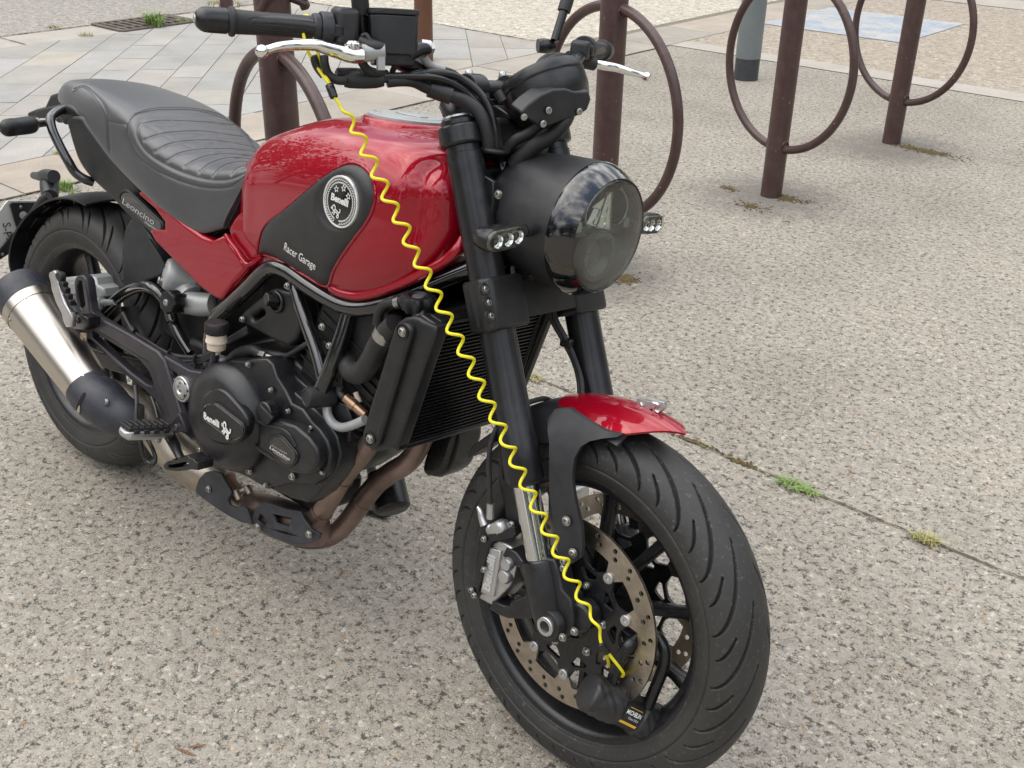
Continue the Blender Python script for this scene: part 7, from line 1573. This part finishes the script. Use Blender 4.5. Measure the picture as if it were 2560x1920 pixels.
# coiled yellow cable
YC = empty('reminder_cable', None, tuple(LM@np.array((1.2, -.2, .6))), (-LEAN, 0, 0)); T(YC, 'bright yellow coiled reminder cable looped from the right handlebar grip down to the disc lock', 'cable')
yo = np.array((1.2, -.2, .6))
ctr = [('A', 1645, 1135, -.300), ('A', 1700, 1200, -.299), ('2', 180, 740, -.292), ('2', 260, 900, -.285), ('2', 330, 1040, -.278), ('2', 400, 1190, -.27), ('2', 470, 1340, -.262), ('2', 545, 1480, -.254), ('2', 600, 1620, -.247), ('5', 1560, 180, -.24), ('5', 1705, 480, -.225), ('5', 1840, 750, -.212), ('5', 1962, 1010, -.20), ('5', 2090, 1270, -.188), ('6', 460, 1370, -.18), ('3', 565, 60, -.17), ('3', 690, 320, -.16), ('3', 815, 570, -.15), ('3', 930, 800, -.142), ('3', 1010, 930, -.137), ('3', 1028, 1000, -.133), ('3', 1035, 1045, -.132)]
cp = spline([P(*q) for q in ctr], 20); d = np.cumsum([0]+[np.linalg.norm(cp[i+1]-cp[i]) for i in range(len(cp)-1)]); A_ = np.array(cp); TT = d[-1]
NT_ = 24.6; n_ = 24*22; out = []
def cpos(s): return np.array([np.interp(s, d, A_[:, k_]) for k_ in range(3)])
# image arclength drives the pitch so that the coils spread as they hang
for i in range(n_+1):
    f_ = i/n_; s = TT*f_; c_ = cpos(s); dd = cpos(min(s+.01, TT))-cpos(max(s-.01, 0)); dd /= np.linalg.norm(dd)
    vv = (c_-CB)/np.linalg.norm(c_-CB); e1_ = np.cross(dd, vv); e1_ /= np.linalg.norm(e1_); e2_ = np.cross(dd, e1_)
    amp = .0083*min(1, f_*14, (1-f_)*9)
    ph = 2*math.pi*NT_*(f_*(1.06-.06*f_))*1.0+1.2
    out.append(c_+amp*(math.sin(ph)*e1_+math.cos(ph)*e2_*.9))
mb = MB(); mb.tube([q-yo for q in out], .0024, 10, 0); mb.build('coil', 'yellow', YC, 80)
def YT(pts, r=.0024): mb = MB(); mb.tube([q-yo for q in pts], r, 10, 7); return mb
YT(P3('A', [(1640, 1110, -.30), (1580, 970, -.302), (1500, 860, -.302), (1420, 740, -.303), (1350, 620, -.312)])+P3('A', [(1300, 470, -.325), (1270, 330, -.325)])).build('loop', 'yellow', YC, 80)
gax = P('A', 1330, 315, -.313)
YT([P('A', 1600, 985, -.300), P('A', 1530, 860, -.299), P('A', 1480, 720, -.297), P('A', 1450, 600, -.303), P('A', 1410, 440, -.309), P('A', 1382, 330, -.312), P('A', 1362, 245, -.312), P('A', 1335, 190, -.311), P('A', 1300, 182, -.308), P('A', 1275, 215, -.300)]).build('loop', 'yellow', YC, 80)
mb = MB(); a_, b_ = P('A', 1580, 970, -.301)-yo, P('A', 1640, 1130, -.300)-yo; mb.tube([a_, a_*.95+b_*.05, a_*.5+b_*.5, b_*.95+a_*.05, b_], [.005, .0062, .0062, .0058, .0035], 18, 0); mb.build('crimp_sleeve', 'shrink', YC, 50)
mb = MB(); a_, b_ = P('3', 1032, 1045, -.130)-yo, P('3', 1078, 1110, -.119)-yo; mb.tube([a_, a_*.95+b_*.05, b_*.95+a_*.05, b_], [.0035, .0055, .006, .0045], 18, 0); mb.build('crimp_sleeve', 'shrink', YC, 50)
YT([P('3', 1075, 1105, -.118), P('3', 1110, 1150, -.110), P('3', 1150, 1200, -.102), P('3', 1180, 1245, -.090), P('3', 1170, 1262, -.080), P('3', 1145, 1240, -.070), P('3', 1110, 1215, -.072), P('3', 1093, 1200, -.082), P('3', 1080, 1160, -.098), P('3', 1070, 1118, -.114)]).build('loop', 'yellow', YC, 80)
# ---------- distant trees round the square: they stand outside the frame and mirror in the paint ----------
M['foliage'] = leafmat('dark summer foliage', (.02, .045, .012), (.05, .085, .022))
mb = MB(); r3 = random.Random(3)
for k_ in range(22):
    az = math.radians(k_*16.4+r3.uniform(-4, 4)); R0 = r3.uniform(17, 25); cx, cy = CAM[0]+R0*math.cos(az), CAM[1]+R0*math.sin(az); hh = r3.uniform(6, 10.5); rw = r3.uniform(2.6, 4.2)
    mb.tube([(cx, cy, 0), (cx+.2, cy, hh*.6)], [.22, .10], 8, 0)
    for _ in range(1900):
        u_ = r3.uniform(-1, 1); t = r3.uniform(0, 6.283); rr = r3.random()**.4; lump = 1+.25*math.sin(3*t+k_)+.2*math.sin(5*u_*2+k_)
        x = cx+rw*rr*lump*math.sqrt(1-u_*u_)*math.cos(t); y = cy+rw*rr*lump*math.sqrt(1-u_*u_)*math.sin(t); z = hh*.62+hh*.40*rr*u_*lump
        s0 = r3.uniform(.14, .32); n_ = np.array((r3.gauss(0, 1), r3.gauss(0, 1), r3.gauss(0, 1))); n_ /= np.linalg.norm(n_); a_, b_, _ = frame_of(n_); c_ = np.array((x, y, z))
        mb.add([c_+a_*s0, c_+a_*s0*.3+b_*s0*.45, c_-a_*s0*.5+b_*s0*.5, c_-a_*s0, c_-a_*s0*.2-b_*s0*.55, c_+a_*s0*.5-b_*s0*.35], [tuple(range(6))])
o_ = mb.build('tree_line', 'foliage', None, None); T(o_, 'dark line of trees round the square, mirrored in the paintwork', kind='stuff')

# ---------- tidy: at most thing > part > sub-part; repeated small pieces are objects of their own ----------
def depth(o_):
    d_ = 0
    while o_.parent: d_ += 1; o_ = o_.parent
    return d_
for o_ in list(bpy.data.objects):
    while depth(o_) > 2:
        o_.parent = o_.parent.parent
SPLIT = ('bolt', 'screw', 'button', 'lug', 'rivet', 'weld_ring', 'holes', 'led', 'led_chip', 'band', 'reflector', 'clip', 'bolt_ring', 'recess', 'stars', 'cup', 'pin', 'clamp', 'switch_lead', 'bar_clamp', 'radiator_tank', 'cover_rib')
def islands(me):
    n = len(me.vertices); p_ = list(range(n))
    def f(a_):
        while p_[a_] != a_: p_[a_] = p_[p_[a_]]; a_ = p_[a_]
        return a_
    for e in me.edges:
        a_, b_ = f(e.vertices[0]), f(e.vertices[1])
        if a_ != b_: p_[a_] = b_
    g_ = {}
    for i in range(n): g_.setdefault(f(i), []).append(i)
    return list(g_.values())
for o_ in list(bpy.data.objects):
    if o_.type != 'MESH' or not o_.parent: continue
    base = o_.name.split('.')[0]
    if not any(base.endswith(k_) for k_ in SPLIT): continue
    me = o_.data; isl = islands(me)
    if len(isl) < 2: continue
    cs = [np.mean([me.vertices[i].co[:] for i in g_], axis=0) for g_ in isl]; grp = []
    for c_, g_ in zip(cs, isl):
        for q in grp:
            if np.linalg.norm(q[0]-c_) < .009: q[1].extend(g_); break
        else: grp.append([c_, list(g_)])
    if len(grp) < 2: continue
    for gi, (c_, g_) in enumerate(grp):
        idx = {v: i for i, v in enumerate(g_)}; fs = [tuple(idx[v] for v in pl.vertices) for pl in me.polygons if pl.vertices[0] in idx]
        m2 = bpy.data.meshes.new(base); m2.from_pydata([me.vertices[v].co[:] for v in g_], [], fs); mat = me.materials[0]
        n2 = link_mesh(base, m2, mat, o_.parent, 35)
        for md in o_.modifiers: bevelmod(n2, md.width, md.segments)
    bpy.data.objects.remove(o_)
for o_ in bpy.data.objects:                                      # drop empties that hold nothing
    pass
